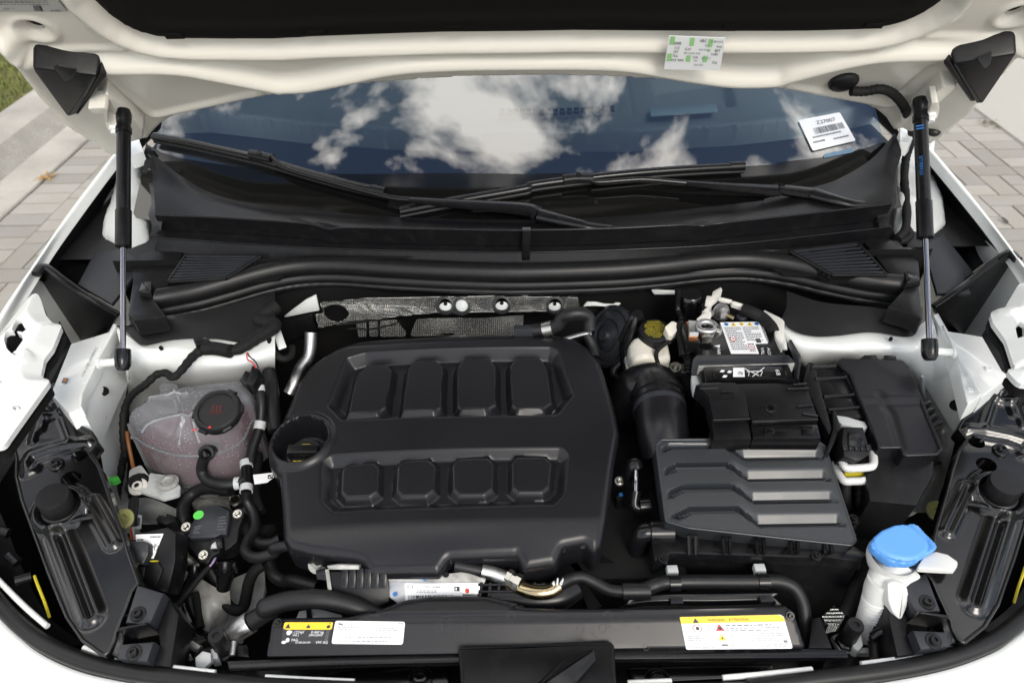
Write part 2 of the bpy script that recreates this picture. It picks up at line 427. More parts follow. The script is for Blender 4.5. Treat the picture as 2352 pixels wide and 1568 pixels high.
M['lidm'] = pm('grained_charcoal_plastic', (0.024, 0.027, 0.031), 0.32, spec=0.6, bump=(1500, 0.00005), dust=(110, (0.07, 0.07, 0.07), 0.08), rvar=(6, 0.05))
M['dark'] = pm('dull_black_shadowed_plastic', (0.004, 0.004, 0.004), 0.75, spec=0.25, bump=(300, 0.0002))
M['gloss'] = pm('gloss_black_enamel', (0.0035, 0.0035, 0.004), 0.23, coat=0.3, coat_r=0.10, rvar=(15, 0.04))
M['rubber'] = pm('black_rubber', (0.008, 0.008, 0.009), 0.45, spec=0.42, bump=(700, 0.00008), dust=(60, (0.05, 0.05, 0.05), 0.15), rvar=(12, 0.06))
M['seal'] = pm('foam_rubber_seal', (0.0065, 0.0065, 0.007), 0.42, spec=0.4, bump=(1200, 0.00005), dust=(50, (0.05, 0.05, 0.05), 0.14))
M['tape'] = pm('black_cloth_harness_tape', (0.006, 0.006, 0.006), 0.7, spec=0.3, bump=(500, 0.0003))
M['grey'] = pm('slate_grey_plastic', (0.020, 0.022, 0.027), 0.42, bump=(900, 0.00005), dust=(60, (0.07, 0.07, 0.07), 0.15))
M['lgrey'] = pm('light_grey_plastic', (0.5, 0.52, 0.52), 0.45)
M['natural'] = pm('milky_plastic', (0.78, 0.75, 0.66), 0.38, sss=0.25, var=(30, (0.70, 0.66, 0.55), 0.4, 0.75))
M['natwhite'] = pm('white_translucent_plastic', (0.66, 0.66, 0.64), 0.36, sss=0.15)
M['blue'] = pm('sky_blue_plastic', (0.11, 0.33, 0.76), 0.42, bump=(900, 0.00004))
M['steel'] = pm('zinc_plated_steel', (0.55, 0.54, 0.5), 0.3, 1.0, rvar=(60, 0.1))
M['alu'] = pm('cast_aluminium', (0.52, 0.52, 0.52), 0.38, 1.0, bump=(400, 0.0001), rvar=(40, 0.12))
M['castgrey'] = pm('grey_cast_metal', (0.45, 0.45, 0.43), 0.55, 0.3, bump=(120, 0.0004), var=(30, (0.2, 0.19, 0.17), 0.45, 0.7))
M['brass'] = pm('tarnished_brass_pipe', (0.42, 0.34, 0.2), 0.28, 1.0, rvar=(50, 0.1))
M['copper'] = pm('copper_fuse_bar', (0.6, 0.25, 0.12), 0.35, 1.0)
M['rod'] = pm('polished_piston_rod', (0.35, 0.34, 0.36), 0.12, 1.0)
M['paper'] = pm('white_sticker', (0.88, 0.89, 0.90), 0.4)
M['silver'] = pm('silver_sticker', (0.42, 0.43, 0.42), 0.3, 0.4)
M['ink'] = pm('black_ink', (0.02, 0.02, 0.025), 0.5)
M['greyink'] = pm('grey_ink', (0.17, 0.18, 0.20), 0.5)
M['green'] = pm('pale_green_ink', (0.34, 0.66, 0.28), 0.5)
M['dotgreen'] = pm('bright_green_paint_dot', (0.10, 0.62, 0.08), 0.5)
M['yellow'] = pm('warning_yellow', (0.86, 0.58, 0.02), 0.45)
M['acid'] = pm('acid_yellow_print', (0.62, 0.52, 0.03), 0.5)
M['darkred'] = pm('dull_red_ink', (0.085, 0.008, 0.007), 0.5)
M['red'] = pm('red_ink', (0.62, 0.03, 0.03), 0.45)
M['orange'] = pm('orange_paint', (0.65, 0.22, 0.05), 0.5)
M['whiteink'] = pm('white_ink', (0.78, 0.79, 0.8), 0.5)
M['blueink'] = pm('blue_ink', (0.02, 0.14, 0.42), 0.5)
M['purple'] = pm('purple_wire', (0.3, 0.22, 0.4), 0.4)
M['coolant'] = pm('pink_coolant', (0.34, 0.015, 0.07), 0.25, coat=0.3)
M['dash'] = pm('grey_dashboard_vinyl', (0.24, 0.27, 0.29), 0.6, bump=(500, 0.0001))
M['cabin'] = pm('black_cabin_trim', (0.012, 0.012, 0.013), 0.6)
M['frit'] = pm('black_glass_band', (0.004, 0.004, 0.004), 0.06)
M['liner'] = pm('black_felt_liner', (0.009, 0.0085, 0.008), 0.9, bump=(420, 0.0006), spec=0.1)
M['foam'] = pm('white_foam_pad', (0.7, 0.68, 0.63), 0.7, bump=(200, 0.0004))
def glass_mat():
    m = bpy.data.materials.new('windscreen_glass'); m.use_nodes = True; N = m.node_tree.nodes; L = m.node_tree.links; N.clear()
    t = N.new('ShaderNodeBsdfTransparent'); t.inputs[0].default_value = (0.74, 0.82, 0.82, 1)
    g = N.new('ShaderNodeBsdfGlossy'); g.inputs['Roughness'].default_value = 0.002; g.inputs['Color'].default_value = (0.96, 0.97, 1, 1)
    f = N.new('ShaderNodeFresnel'); f.inputs['IOR'].default_value = 2.4
    x = N.new('ShaderNodeMixShader'); o = N.new('ShaderNodeOutputMaterial')
    L.new(f.outputs[0], x.inputs[0]); L.new(t.outputs[0], x.inputs[1]); L.new(g.outputs[0], x.inputs[2]); L.new(x.outputs[0], o.inputs[0]); return m
M['glass'] = glass_mat()
def tank_mat():
    """frosted, wet-looking translucent plastic"""
    m = pm('frosted_translucent_plastic', (0.44, 0.45, 0.47), 0.24, coat=0.3); N = m.node_tree.nodes; L = m.node_tree.links; b = N['Principled BSDF']
    geo = N.new('ShaderNodeNewGeometry'); v = N.new('ShaderNodeTexVoronoi'); v.inputs['Scale'].default_value = 150; v.feature = 'F1'
    nz = N.new('ShaderNodeTexNoise'); nz.inputs['Scale'].default_value = 22; L.new(geo.outputs['Position'], nz.inputs['Vector'])
    L.new(geo.outputs['Position'], v.inputs['Vector'])
    r = N.new('ShaderNodeMapRange'); r.inputs[1].default_value = 0.0; r.inputs[2].default_value = 0.32; r.inputs[3].default_value = 1; r.inputs[4].default_value = 0; L.new(v.outputs['Distance'], r.inputs[0])
    k = N.new('ShaderNodeMapRange'); k.inputs[1].default_value = 0.45; k.inputs[2].default_value = 0.6; L.new(nz.outputs['Fac'], k.inputs[0])
    mu = N.new('ShaderNodeMath'); mu.operation = 'MULTIPLY'; L.new(r.outputs[0], mu.inputs[0]); L.new(k.outputs[0], mu.inputs[1])
    x = N.new('ShaderNodeMix'); x.data_type = 'RGBA'; x.inputs['A'].default_value = (0.25, 0.255, 0.27, 1); x.inputs['B'].default_value = (0.78, 0.79, 0.80, 1)
    L.new(mu.outputs[0], x.inputs['Factor']); L.new(x.outputs['Result'], b.inputs['Base Color'])
    bp = N.new('ShaderNodeBump'); bp.inputs['Distance'].default_value = 0.0020; L.new(mu.outputs[0], bp.inputs['Height']); L.new(bp.outputs[0], b.inputs['Normal'])
    tr = N.new('ShaderNodeBsdfTransparent'); tr.inputs[0].default_value = (0.8, 0.79, 0.8, 1); mx_ = N.new('ShaderNodeMixShader'); mx_.inputs[0].default_value = 0.57
    o = N['Material Output']; L.new(tr.outputs[0], mx_.inputs[1]); L.new(b.outputs[0], mx_.inputs[2]); L.new(mx_.outputs[0], o.inputs[0]); return m
M['tank'] = tank_mat()
def foil_mat():
    """aluminium heat foil with an embossed dimple grid"""
    m = pm('dimpled_heat_foil', (0.58, 0.57, 0.54), 0.2, 1.0); N = m.node_tree.nodes; L = m.node_tree.links; b = N['Principled BSDF']
    geo = N.new('ShaderNodeNewGeometry'); s = N.new('ShaderNodeSeparateXYZ'); L.new(geo.outputs['Position'], s.inputs[0])
    def wv(expr):
        a = N.new('ShaderNodeMath'); a.operation = 'MULTIPLY'; a.inputs[1].default_value = 2 * math.pi / 0.0078; L.new(expr, a.inputs[0])
        c = N.new('ShaderNodeMath'); c.operation = 'SINE'; L.new(a.outputs[0], c.inputs[0]); return c.outputs[0]
    def op(o_, a, b_):
        n = N.new('ShaderNodeMath'); n.operation = o_
        for i, q in enumerate((a, b_)):
            if isinstance(q, (int, float)): n.inputs[i].default_value = q
            else: L.new(q, n.inputs[i])
        return n.outputs[0]
    yz = op('MULTIPLY', op('ADD', s.outputs['Z'], op('MULTIPLY', s.outputs['Y'], 0.6)), 1.15)
    h = op('MULTIPLY', wv(op('ADD', s.outputs['X'], yz)), wv(op('SUBTRACT', s.outputs['X'], yz)))
    nz = N.new('ShaderNodeTexNoise'); nz.inputs['Scale'].default_value = 35; L.new(geo.outputs['Position'], nz.inputs['Vector'])
    h = op('ADD', h, op('MULTIPLY', nz.outputs['Fac'], 2.2))
    bp = N.new('ShaderNodeBump'); bp.inputs['Distance'].default_value = 0.0020; L.new(h, bp.inputs['Height']); L.new(bp.outputs[0], b.inputs['Normal']); return m
M['foil'] = foil_mat()
# ground
def speck_mat(name, c0, c1, sc, bump_d, rough=0.9, big=None):
    m = pm(name, c0, rough); N = m.node_tree.nodes; L = m.node_tree.links; b = N['Principled BSDF']
    geo = N.new('ShaderNodeNewGeometry'); n = N.new('ShaderNodeTexNoise'); n.inputs['Scale'].default_value = sc; n.inputs['Detail'].default_value = 6; n.inputs['Roughness'].default_value = 0.7; L.new(geo.outputs['Position'], n.inputs['Vector'])
    r = N.new('ShaderNodeMapRange'); r.inputs[1].default_value = 0.36; r.inputs[2].default_value = 0.66; L.new(n.outputs['Fac'], r.inputs[0])
    x = N.new('ShaderNodeMix'); x.data_type = 'RGBA'; x.inputs['A'].default_value = (*c0, 1); x.inputs['B'].default_value = (*c1, 1); L.new(r.outputs[0], x.inputs['Factor']); src = x.outputs['Result']
    if big:
        n2 = N.new('ShaderNodeTexNoise'); n2.inputs['Scale'].default_value = big[0]; n2.inputs['Detail'].default_value = 3; L.new(geo.outputs['Position'], n2.inputs['Vector'])
        r2 = N.new('ShaderNodeMapRange'); r2.inputs[1].default_value = 0.4; r2.inputs[2].default_value = 0.7; L.new(n2.outputs['Fac'], r2.inputs[0])
        y = N.new('ShaderNodeMix'); y.data_type = 'RGBA'; y.inputs['B'].default_value = (*big[1], 1); L.new(src, y.inputs['A']); L.new(r2.outputs[0], y.inputs['Factor']); src = y.outputs['Result']
    oi = N.new('ShaderNodeObjectInfo'); hs = N.new('ShaderNodeHueSaturation'); mr = N.new('ShaderNodeMapRange'); mr.inputs[3].default_value = 0.82; mr.inputs[4].default_value = 1.14
    L.new(oi.outputs['Random'], mr.inputs[0]); L.new(mr.outputs[0], hs.inputs['Value']); L.new(src, hs.inputs['Color']); L.new(hs.outputs[0], b.inputs['Base Color'])
    bp = N.new('ShaderNodeBump'); bp.inputs['Distance'].default_value = bump_d; L.new(n.outputs['Fac'], bp.inputs['Height']); L.new(bp.outputs[0], b.inputs['Normal']); return m
M['paver'] = speck_mat('concrete_paver', (0.285, 0.26, 0.225), (0.375, 0.35, 0.31), 240, 0.0012, big=(5, (0.34, 0.325, 0.30)))
M['joint'] = speck_mat('sandy_joint', (0.055, 0.05, 0.042), (0.10, 0.09, 0.078), 160, 0.002)
M['kerbc'] = speck_mat('weathered_kerb_concrete', (0.40, 0.375, 0.33), (0.50, 0.475, 0.425), 130, 0.003, big=(2.6, (0.30, 0.28, 0.25)))
M['kerbd'] = speck_mat('stained_kerb_concrete', (0.25, 0.235, 0.205), (0.38, 0.36, 0.32), 110, 0.004, big=(5, (0.22, 0.205, 0.18)))
M['slabc'] = speck_mat('pale_concrete', (0.47, 0.45, 0.40), (0.55, 0.53, 0.48), 90, 0.001)
M['soil'] = speck_mat('lawn_soil', (0.12, 0.11, 0.05), (0.16, 0.16, 0.06), 60, 0.004)
M['grass'] = speck_mat('lawn_grass', (0.11, 0.15, 0.035), (0.24, 0.23, 0.07), 9, 0.0)
# ------------------------------------------------------------------ ground, pavers, kerb, lawn
g = mk('pavement', [(-40, -40, -0.012), (40, -40, -0.012), (40, 40, -0.012), (-40, 40, -0.012)], [(0, 1, 2, 3)], M['joint'], smooth=False)
tag(g, 'grey paved ground under and around the car', kind='structure')
PV = g
def paver_mesh(lx, ly):
    bm = bmesh.new(); prism_into(bm, hz(0), [(-lx / 2, -ly / 2), (lx / 2, -ly / 2), (lx / 2, ly / 2), (-lx / 2, ly / 2)], 0.0, -0.03, 0.0035)
    bmesh.ops.recalc_face_normals(bm, faces=bm.faces[:]); me = bpy.data.meshes.new('paver'); bm.to_mesh(me); bm.free(); me.materials.append(M['paver']); return me
U = 0.1145; GAP = 0.0075
pm_h = paver_mesh(2 * U - GAP, U - GAP); pm_v = paver_mesh(U - GAP, 2 * U - GAP); pm_s = paver_mesh(U - GAP, U - GAP)
spots = []
y = -1.6
while y < 9.2:                                   # soldier courses along the kerb and along the slab
    spots.append((-2.462, y + 0.03, 0)); spots.append((2.838, y + 0.06, 0)); y += 0.1165
for side in (-1, 1):
    x0 = -2.352 if side < 0 else 2.722
    for i in range(0, 22):
        for j in range(-14, 80):
            d = (i - j) % 4
            if d == 0: cx, cy_, k = (i + 1) * U, (j + 0.5) * U, 0
            elif d == 3: cx, cy_, k = (i + 0.5) * U, (j + 1) * U, 1
            elif d == 1 and i == 0: cx, cy_, k = U / 2, (j + 0.5) * U, 2
            else: continue
            spots.append((x0 - side * cx, cy_, k))
def proj(p):
    d = Vector(p) - CAM; z = d.dot(FW); return 1176 + FU * d.dot(RT) / z, 784 - FU * d.dot(UP) / z, z
def edge_line(v):                                # car's outline in the picture, left side
    return 272 + (v - 345) * (0 - 272) / (735 - 345)
near_s, far_s = [], []
for s_ in spots:
    u_, v_, z_ = proj((s_[0], s_[1], 0))
    vis = (-80 < u_ < edge_line(v_) + 45 and v_ < 800) or (2352 + 80 > u_ > 2352 - edge_line(v_ + 10) - 60 and v_ < 800)
    (near_s if vis and v_ > 130 else far_s).append((z_, s_))
near_s.sort(); 
for z_, (x, y, k) in near_s[:290]:
    o = link('paver', (pm_h, pm_v, pm_s)[k], None, g); o.location = (x + random.uniform(-.001, .001), y, random.uniform(-.0015, .0012)); o.rotation_euler = (random.uniform(-.004, .004), random.uniform(-.004, .004), random.uniform(-.008, .008)); o['keep'] = 1
rest = [s_ for _, s_ in near_s[290:] + far_s]
bm = bmesh.new()
for x, y, k in rest:
    lx, ly = ((2 * U - GAP, U - GAP), (U - GAP, 2 * U - GAP), (U - GAP, U - GAP))[k]; box_into(bm, hz(0), x, y, -0.03, lx, ly, 0.03 + random.uniform(-.0015, .001))
tag(mkb('paver_field', bm, M['paver'], g), kind='stuff')
# kerb with gutter, left
ys = [-2.0 + 0.25 * k for k in range(48)]
kp = [(-2.598, -0.03), (-2.598, -0.004), (-2.606, 0.004), (-2.70, 0.006), (-2.80, 0.012), (-2.84, 0.03), (-2.92, 0.10), (-2.96, 0.12), (-3.02, 0.128), (-3.13, 0.130), (-3.155, 0.115), (-3.155, -0.02)]
V = [(x, y, z) for y in ys for x, z in kp]; n = len(kp)
k_ = mk('kerb', V, [(i * n + j, i * n + j + 1, (i + 1) * n + j + 1, (i + 1) * n + j) for i in range(len(ys) - 1) for j in range(n - 1)], M['kerbc'], ang=60)
k_.data.materials.append(M['kerbd'])
for p_ in k_.data.polygons:
    j_ = p_.index % (n - 1)
    if j_ in (4, 5): p_.material_index = 1
tag(k_, 'pale rolled concrete kerb and gutter between paving and lawn', kind='structure')
# concrete slab on the right
bm = bmesh.new(); prism_into(bm, hz(0), [(2.955, -2), (14, -2), (14, 14), (2.955, 14)], 0.012, -0.03, 0.006)
tag(mkb('concrete_path', bm, M['slabc']), 'bright concrete slab beyond the paving on the right', kind='structure')
# lawn
ln = mk('lawn', [(-30, -5, 0.06), (-3.15, -5, 0.085), (-3.15, 25, 0.085), (-30, 25, 0.06)], [(0, 3, 2, 1)][::1], M['soil'], smooth=False)
tag(ln, 'lawn soil beyond the kerb on the left', kind='structure')
rg = random.Random(3); V = []; F = []
def blades(cx0, cx1, cy0, cy1, n, z0, hh):
    for _ in range(n):
        x, y = rg.uniform(cx0, cx1), rg.uniform(cy0, cy1); a = rg.uniform(0, 6.28); h = hh * rg.uniform(0.5, 1.3); wd = 0.0035; l = rg.uniform(0.2, 1.0) * h
        dx, dy = math.cos(a), math.sin(a); i = len(V)
        V.extend([(x - dy * wd, y + dx * wd, z0), (x + dy * wd, y - dx * wd, z0), (x + dx * l * .5 + dy * wd * .7, y + dy * l * .5 - dx * wd * .7, z0 + h * .65), (x + dx * l * .5 - dy * wd * .7, y + dy * l * .5 + dx * wd * .7, z0 + h * .65), (x + dx * l, y + dy * l, z0 + h * .85)])
        F.extend([(i, i + 1, i + 2, i + 3), (i + 3, i + 2, i + 4)])
blades(-5.2, -3.16, 3.6, 7.2, 26000, 0.08, 0.05); blades(-7, -3.16, -1, 3.6, 20000, 0.08, 0.05); blades(-8, -5.2, 3.6, 9, 16000, 0.08, 0.05); blades(-5.2, -3.16, 7.2, 9, 8000, 0.08, 0.05)
gr = mk('grass', V, F, M['grass'], smooth=False); tag(gr, 'short green and straw coloured lawn grass', 'grass', kind='stuff')
# dry leaves and debris lying in the joints
V = []; F = []
lf = pm('dry_leaf', (0.42, 0.25, 0.08), 0.7)
def leaf_litter(name, x, y, n, sp, label, r=0.012, mat=lf):
    V = []; F = []
    for _ in range(n):
        cx, cy_ = x + rg.gauss(0, sp), y + rg.gauss(0, sp); a = rg.uniform(0, 6.28); t = rg.uniform(-.5, .5); s_ = r * rg.uniform(.6, 1.5); i = len(V); z = 0.004 + rg.uniform(0, .012)
        for k in range(6):
            q = k / 6 * 6.283; V.append((cx + s_ * (math.cos(q) * math.cos(a) - .45 * math.sin(q) * math.sin(a)), cy_ + s_ * (math.cos(q) * math.sin(a) + .45 * math.sin(q) * math.cos(a)), z + s_ * t * math.cos(q)))
        F.append(tuple(range(i, i + 6)))
    tag(mk(name, V, F, mat, smooth=False), label, 'leaves', kind='stuff')
p = at(*uv('L', 265, 745), 0); leaf_litter('leaf_litter', p.x, p.y, 26, 0.025, 'small heap of dry golden leaves in the gutter joint')
p = at(*uv('R', 640, 545), 0); leaf_litter('leaf_litter', p.x - .02, p.y, 40, 0.035, 'dry brown debris at the edge of the concrete slab', 0.01, M['soil'])
p = at(*uv('R', 715, 1212), 0); leaf_litter('pebble', p.x, p.y, 3, 0.006, 'small dark clod lying on the paving at the right', 0.014, M['joint'])
# ------------------------------------------------------------------ car body
body = thing('car_body', 'white car body with its engine bay standing open', 'car')
def mx(rows): return [[Vector((-p.x, p.y, p.z)) for p in r] for r in rows]
# fenders: outer skin with the turned-in upper edge
fo = W('L: 655,598,1.10 600,665,1.09 400,930,1.07 190,1240,1.045 0,1530,1.015')
fi = W('L: 672,640,1.085 628,684,1.08 420,962,1.06 250,1205,1.035 60,1530,1.0')
ext = [Vector((-0.915, 0.85, 0.985)), Vector((-0.90, 0.66, 0.93)), Vector((-0.86, 0.56, 0.87))]
fo2 = fo + ext
fi2 = fi + [e + Vector((0.03, 0, -0.012)) for e in ext]
fd = [p + Vector((0.003, 0, -0.010)) for p in fi2]
f3_ = [p + Vector((-0.022, 0, -0.03)) for p in fo2]; f4_ = [Vector((-0.945 if p.y > .7 else p.x - .03, p.y, p.z - 0.16)) for p in fo2]; f5_ = [Vector((-0.955 if p.y > .7 else p.x - .05, p.y, 0.45)) for p in fo2]
rows = [fd, fi2, fo2, f3_, f4_, f5_]
sheet('fender', rows, M['white'], body, nu=60, nv=5, ang=80); sheet('fender', [r[::-1] for r in mx(rows)], M['white'], body, nu=60, nv=5, ang=80)
# white corner pieces where the fender meets the hinge
for q in ('L: 725,520 772,510 803,595 727,622', ):
    prism('hinge_corner', hz(1.12), q, 0.0, -0.03, M['white'], body)
prism('hinge_corner', hz(1.12), 'R: 0,565 40,540 78,560 90,590 85,640 60,668 0,660', 0.0, -0.03, M['white'], body)
# inner wing rails (flat tops), left with the stamped number
fr = hz(0.955)
prism('wing_rail', fr, '10: 485,815 765,728 782,690 815,700 680,945 575,1168 560,1262 470,1295 345,1160', 0.0, -0.10, M['white'], body, bev=0.004)
prism('weld_flange', hz(0.958), '10: 785,690 815,695 685,940 578,1165 566,1258 548,1250 560,1158 665,935', 0.004, -0.02, M['white'], body)
prism('wing_rail', fr, '13: 1330,720 1612,765 1748,1000 1800,1040 1600,1190 1410,915 1300,740', 0.0, -0.10, M['white'], body, bev=0.004)
prism('weld_flange', hz(0.962), '13: 1262,628 1300,615 1420,830 1440,910 1600,1180 1580,1200 1500,1250 1420,930', 0.004, -0.03, M['white'], body, bev=0.003)
prism('weld_flange', hz(0.967), '13: 1330,690 1420,850 1445,900 1595,1165 1575,1175 1425,915 1400,860', 0.003, -0.02, M['white'], body, bev=0.003)
P_ = Print(fr, fr.P('10: 545,1065 570,1085 690,830 665,820'), 0.0015)
P_.text(M['greyink'], '1VVS X7B2 XPM093415', 0.5, 0.5, 0.092, 0.11, math.pi / 2, wide=0.9); P_.done('stamped_number', body)
P_ = Print(fr, fr.P('10: 425,1090 460,1095 475,1058 440,1055'), 0.0015); P_.rect(M['greyink'], 0, 0, 1, 1); P_.rect(M['orange'], .2, .2, .8, .8, .0003); P_.done('paint_mark', body)
# inner wing walls and strut towers
sheet('inner_wing', [W('10: 800,690,.957 655,940,.952 546,1160,.945 535,1250,.935 610,1390,.90 690,1568,.86 20: 720,250,.82 830,560,.80'),
                     W('10: 850,700,.945 760,960,.91 720,1160,.88 700,1300,.86 740,1420,.83 790,1568,.80 20: 790,280,.76 880,560,.74'),
                     W('10: 890,740,.93 885,1060,.86 860,1200,.82 850,1350,.79 860,1450,.77 880,1568,.74 20: 860,300,.70 950,560,.68')], M['white'], body, nu=40, nv=6)
sheet('strut_tower', [W('10: 795,695,.958 930,800,.95 1000,830,.945 1200,790,.945 1450,780,.945 1750,820,.942 1895,760,.94'),
                      W('10: 835,850,.946 950,890,.943 1200,870,.942 1500,930,.938 1750,920,.935 1895,880,.93'),
                      W('10: 870,1030,.89 1000,1010,.90 1300,1030,.90 1600,1030,.895 1750,1010,.89 1895,980,.88'),
                      W('10: 885,1200,.78 1000,1200,.76 1300,1250,.74 1600,1250,.74 1750,1200,.74 1895,1130,.74'),
                      W('10: 900,1400,.64 1000,1450,.62 1300,1450,.60 1600,1450,.60 1750,1400,.60 1895,1400,.60')], M['white'], body, nu=40, nv=6)
sheet('strut_tower', [W('13: 225,640,.94 280,715,.945 420,762,.945 600,762,.945 850,735,.945 1100,768,.945 1180,690,.955 1262,630,.96'),
                      W('13: 235,760,.935 320,820,.94 480,840,.943 650,850,.943 850,830,.943 1080,850,.943 1185,830,.95 1290,740,.955'),
                      W('13: 300,900,.89 370,960,.89 500,930,.905 700,930,.905 880,930,.905 1080,970,.90 1190,1040,.89 1330,1000,.90'),
                      W('13: 320,1050,.78 400,1090,.78 600,1100,.78 700,1100,.78 900,1100,.78 1100,1120,.78 1190,1200,.80 1300,1200,.83'),
                      W('13: 320,1300,.64 400,1300,.64 600,1300,.64 700,1300,.64 900,1300,.64 1100,1350,.64 1200,1400,.68 1300,1400,.72')], M['white'], body, nu=40, nv=6)
sheet('inner_wing', [W('13: 1255,625,.96 1420,930,.955 1500,1080,.95 1590,1200,.94 1500,1260,.90 1440,1400,.86 1400,1568,.82 23: 1330,150,.80 1250,420,.78'),
                     W('13: 1225,700,.945 1300,960,.92 1350,1120,.89 1380,1250,.86 1370,1350,.83 1330,1450,.80 1310,1568,.77 23: 1300,150,.75 1180,420,.73'),
                     W('13: 1200,780,.93 1200,1040,.87 1230,1180,.83 1260,1300,.80 1270,1400,.77 1260,1480,.74 1280,1568,.70 23: 1260,150,.68 1100,420,.66')][::-1], M['white'], body, nu=40, nv=6)
# cross-sill below the washer filler and torn-paint lower rail on the right
sheet('lower_rail', [W('23: 1290,20,.72 1320,100,.71 1300,250,.70 1100,440,.68 930,440,.67'), W('23: 1250,40,.70 1280,120,.69 1220,230,.69 1050,400,.67 900,470,.66'), W('23: 1215,60,.64 1200,120,.64 1150,210,.64 1000,380,.62 880,500,.6')], M['prime'], body, nu=24, nv=4)
# holes and slots in the white inner wing: dark discs laid on top, standing for shaded depth
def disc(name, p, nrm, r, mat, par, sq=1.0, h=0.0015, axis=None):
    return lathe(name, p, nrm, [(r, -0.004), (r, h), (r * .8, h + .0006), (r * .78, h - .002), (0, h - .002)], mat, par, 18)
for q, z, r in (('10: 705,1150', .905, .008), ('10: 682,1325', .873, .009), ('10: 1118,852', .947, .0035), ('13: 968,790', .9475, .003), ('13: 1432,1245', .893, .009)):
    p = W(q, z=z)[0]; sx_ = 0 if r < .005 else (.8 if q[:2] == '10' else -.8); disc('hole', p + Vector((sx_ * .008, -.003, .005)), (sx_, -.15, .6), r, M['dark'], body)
# front fender flanges with their openings
def flange(q, holes, z, tl, side):
    fr = tilt(1.0, z, 6, tl); P0 = rnd(ccw(fr.P(q)), .014, 4); H0 = [rnd(ccw(fr.P(h)), .007, 4) for h in holes]
    dents = [fr.P(s)[0] for s in (('10: 250,640', '10: 200,720', '10: 200,800', '10: 150,900', '10: 60,950') if side < 0 else ('13: 1780,570', '13: 1850,640'))]
    def h(Pt):
        o = 0 * Pt[:, 0]
        o = o + .004 * np.clip((.016 - np.abs(np.hypot(Pt[:, 0] - dents[-2][0], Pt[:, 1] - dents[-2][1]) - .0)) / .004, 0, 1)
        return o - .016 * np.clip((.022 + sdf(Pt, P0)) / .022, 0, 1)
    hf('fender_flange', fr, P0, h, M['white'], body, step=.003, holes=H0, skirt=.010, edge=.0, ang=24)
    prism('flange_hole_shade', fr, P0, -.035, -.045, M['dark'], body, bev=0)  # dark sheet added below so the openings read as shade
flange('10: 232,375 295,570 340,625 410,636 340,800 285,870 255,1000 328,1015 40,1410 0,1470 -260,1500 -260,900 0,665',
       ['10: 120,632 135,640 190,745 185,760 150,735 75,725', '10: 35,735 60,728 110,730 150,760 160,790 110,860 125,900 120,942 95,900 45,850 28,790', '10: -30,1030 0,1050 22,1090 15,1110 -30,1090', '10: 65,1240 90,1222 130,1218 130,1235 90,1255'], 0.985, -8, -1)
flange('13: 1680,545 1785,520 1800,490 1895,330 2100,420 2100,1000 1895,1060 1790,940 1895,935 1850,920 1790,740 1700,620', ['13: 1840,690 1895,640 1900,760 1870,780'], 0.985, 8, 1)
# dark well of the engine bay: undertray, side shields and bulkhead
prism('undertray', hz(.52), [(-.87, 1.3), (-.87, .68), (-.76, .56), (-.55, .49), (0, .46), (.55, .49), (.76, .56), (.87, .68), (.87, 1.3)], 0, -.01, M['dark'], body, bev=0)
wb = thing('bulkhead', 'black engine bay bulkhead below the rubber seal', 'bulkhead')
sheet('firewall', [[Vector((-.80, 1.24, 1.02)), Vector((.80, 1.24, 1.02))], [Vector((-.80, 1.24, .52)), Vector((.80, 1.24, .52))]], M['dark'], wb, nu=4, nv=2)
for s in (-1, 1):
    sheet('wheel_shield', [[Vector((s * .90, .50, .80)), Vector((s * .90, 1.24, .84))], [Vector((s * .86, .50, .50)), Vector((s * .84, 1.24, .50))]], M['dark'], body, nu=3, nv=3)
# cast suspension dome and sub-frame seen deep between the hoses on the left
sheet('sub_frame', [W('D: 480,640,.71 700,740,.72 900,860,.72 1010,880,.71'), W('D: 560,820,.69 760,900,.70 930,960,.70 1020,1000,.69'), W('D: 640,1120,.67 800,1120,.69 920,1120,.67 1000,1080,.66'), W('D: 720,1320,.64 800,1320,.66 880,1300,.64 960,1260,.63')], M['castgrey'], body, nu=24, nv=5)
prism('sub_frame_plate', hz(.64), 'D: 900,1100 1050,760 1330,640 1340,860 1290,1060 1200,1090 1150,1210 1120,1340 1000,1330', 0, -.01, M['prime'], body, r=.004)
sheet('sub_frame', [W('20: 870,340,.70 1000,320,.70 1200,400,.70 1250,420,.69'), W('20: 860,420,.69 1000,390,.70 1150,430,.69 1210,480,.68'), W('20: 900,500,.66 1000,500,.66 1150,500,.66 1210,560,.64')], M['prime'], body, nu=20, nv=4)
# bumper skin round the front, and the strips of its painted upper edge that show between the clips
fp = W('20: -160,900,.83 0,1085,.805 130,1215,.80 300,1345,.797 560,1462,.795 900,1530,.793 1300,1575,.79 1853,1620,.79 22: 0,1660,.79 1853,1635,.79 23: 0,1630,.79 400,1585,.79 900,1520,.793 1300,1440,.795 1600,1335,.797 1750,1250,.80 1853,1170,.805 2010,1000,.83')
def shift(path, d, dz):
    out = []
    for i, p in enumerate(path):
        t = path[min(i + 1, len(path) - 1)] - path[max(i - 1, 0)]; n_ = Vector((t.y, -t.x, 0)).normalized(); out.append(p + n_ * d + Vector((0, 0, dz)))
    return out
sheet('bumper', [shift(fp, -.012, -.03), shift(fp, .004, .0), shift(fp, .035, -.004), shift(fp, .075, -.03), shift(fp, .12, -.10), shift(fp, .15, -.22), shift(fp, .14, -.40)], M['white'], body, nu=80, nv=4)
# ------------------------------------------------------------------ hood, standing open
PHI = math.radians(50)
H = Frame((0, 1.5, 1.155), X_, (0, -math.cos(PHI), math.sin(PHI)))
if H.n.y > 0: H = Frame((0, 1.5, 1.155), -X_, (0, -math.cos(PHI), math.sin(PHI)))
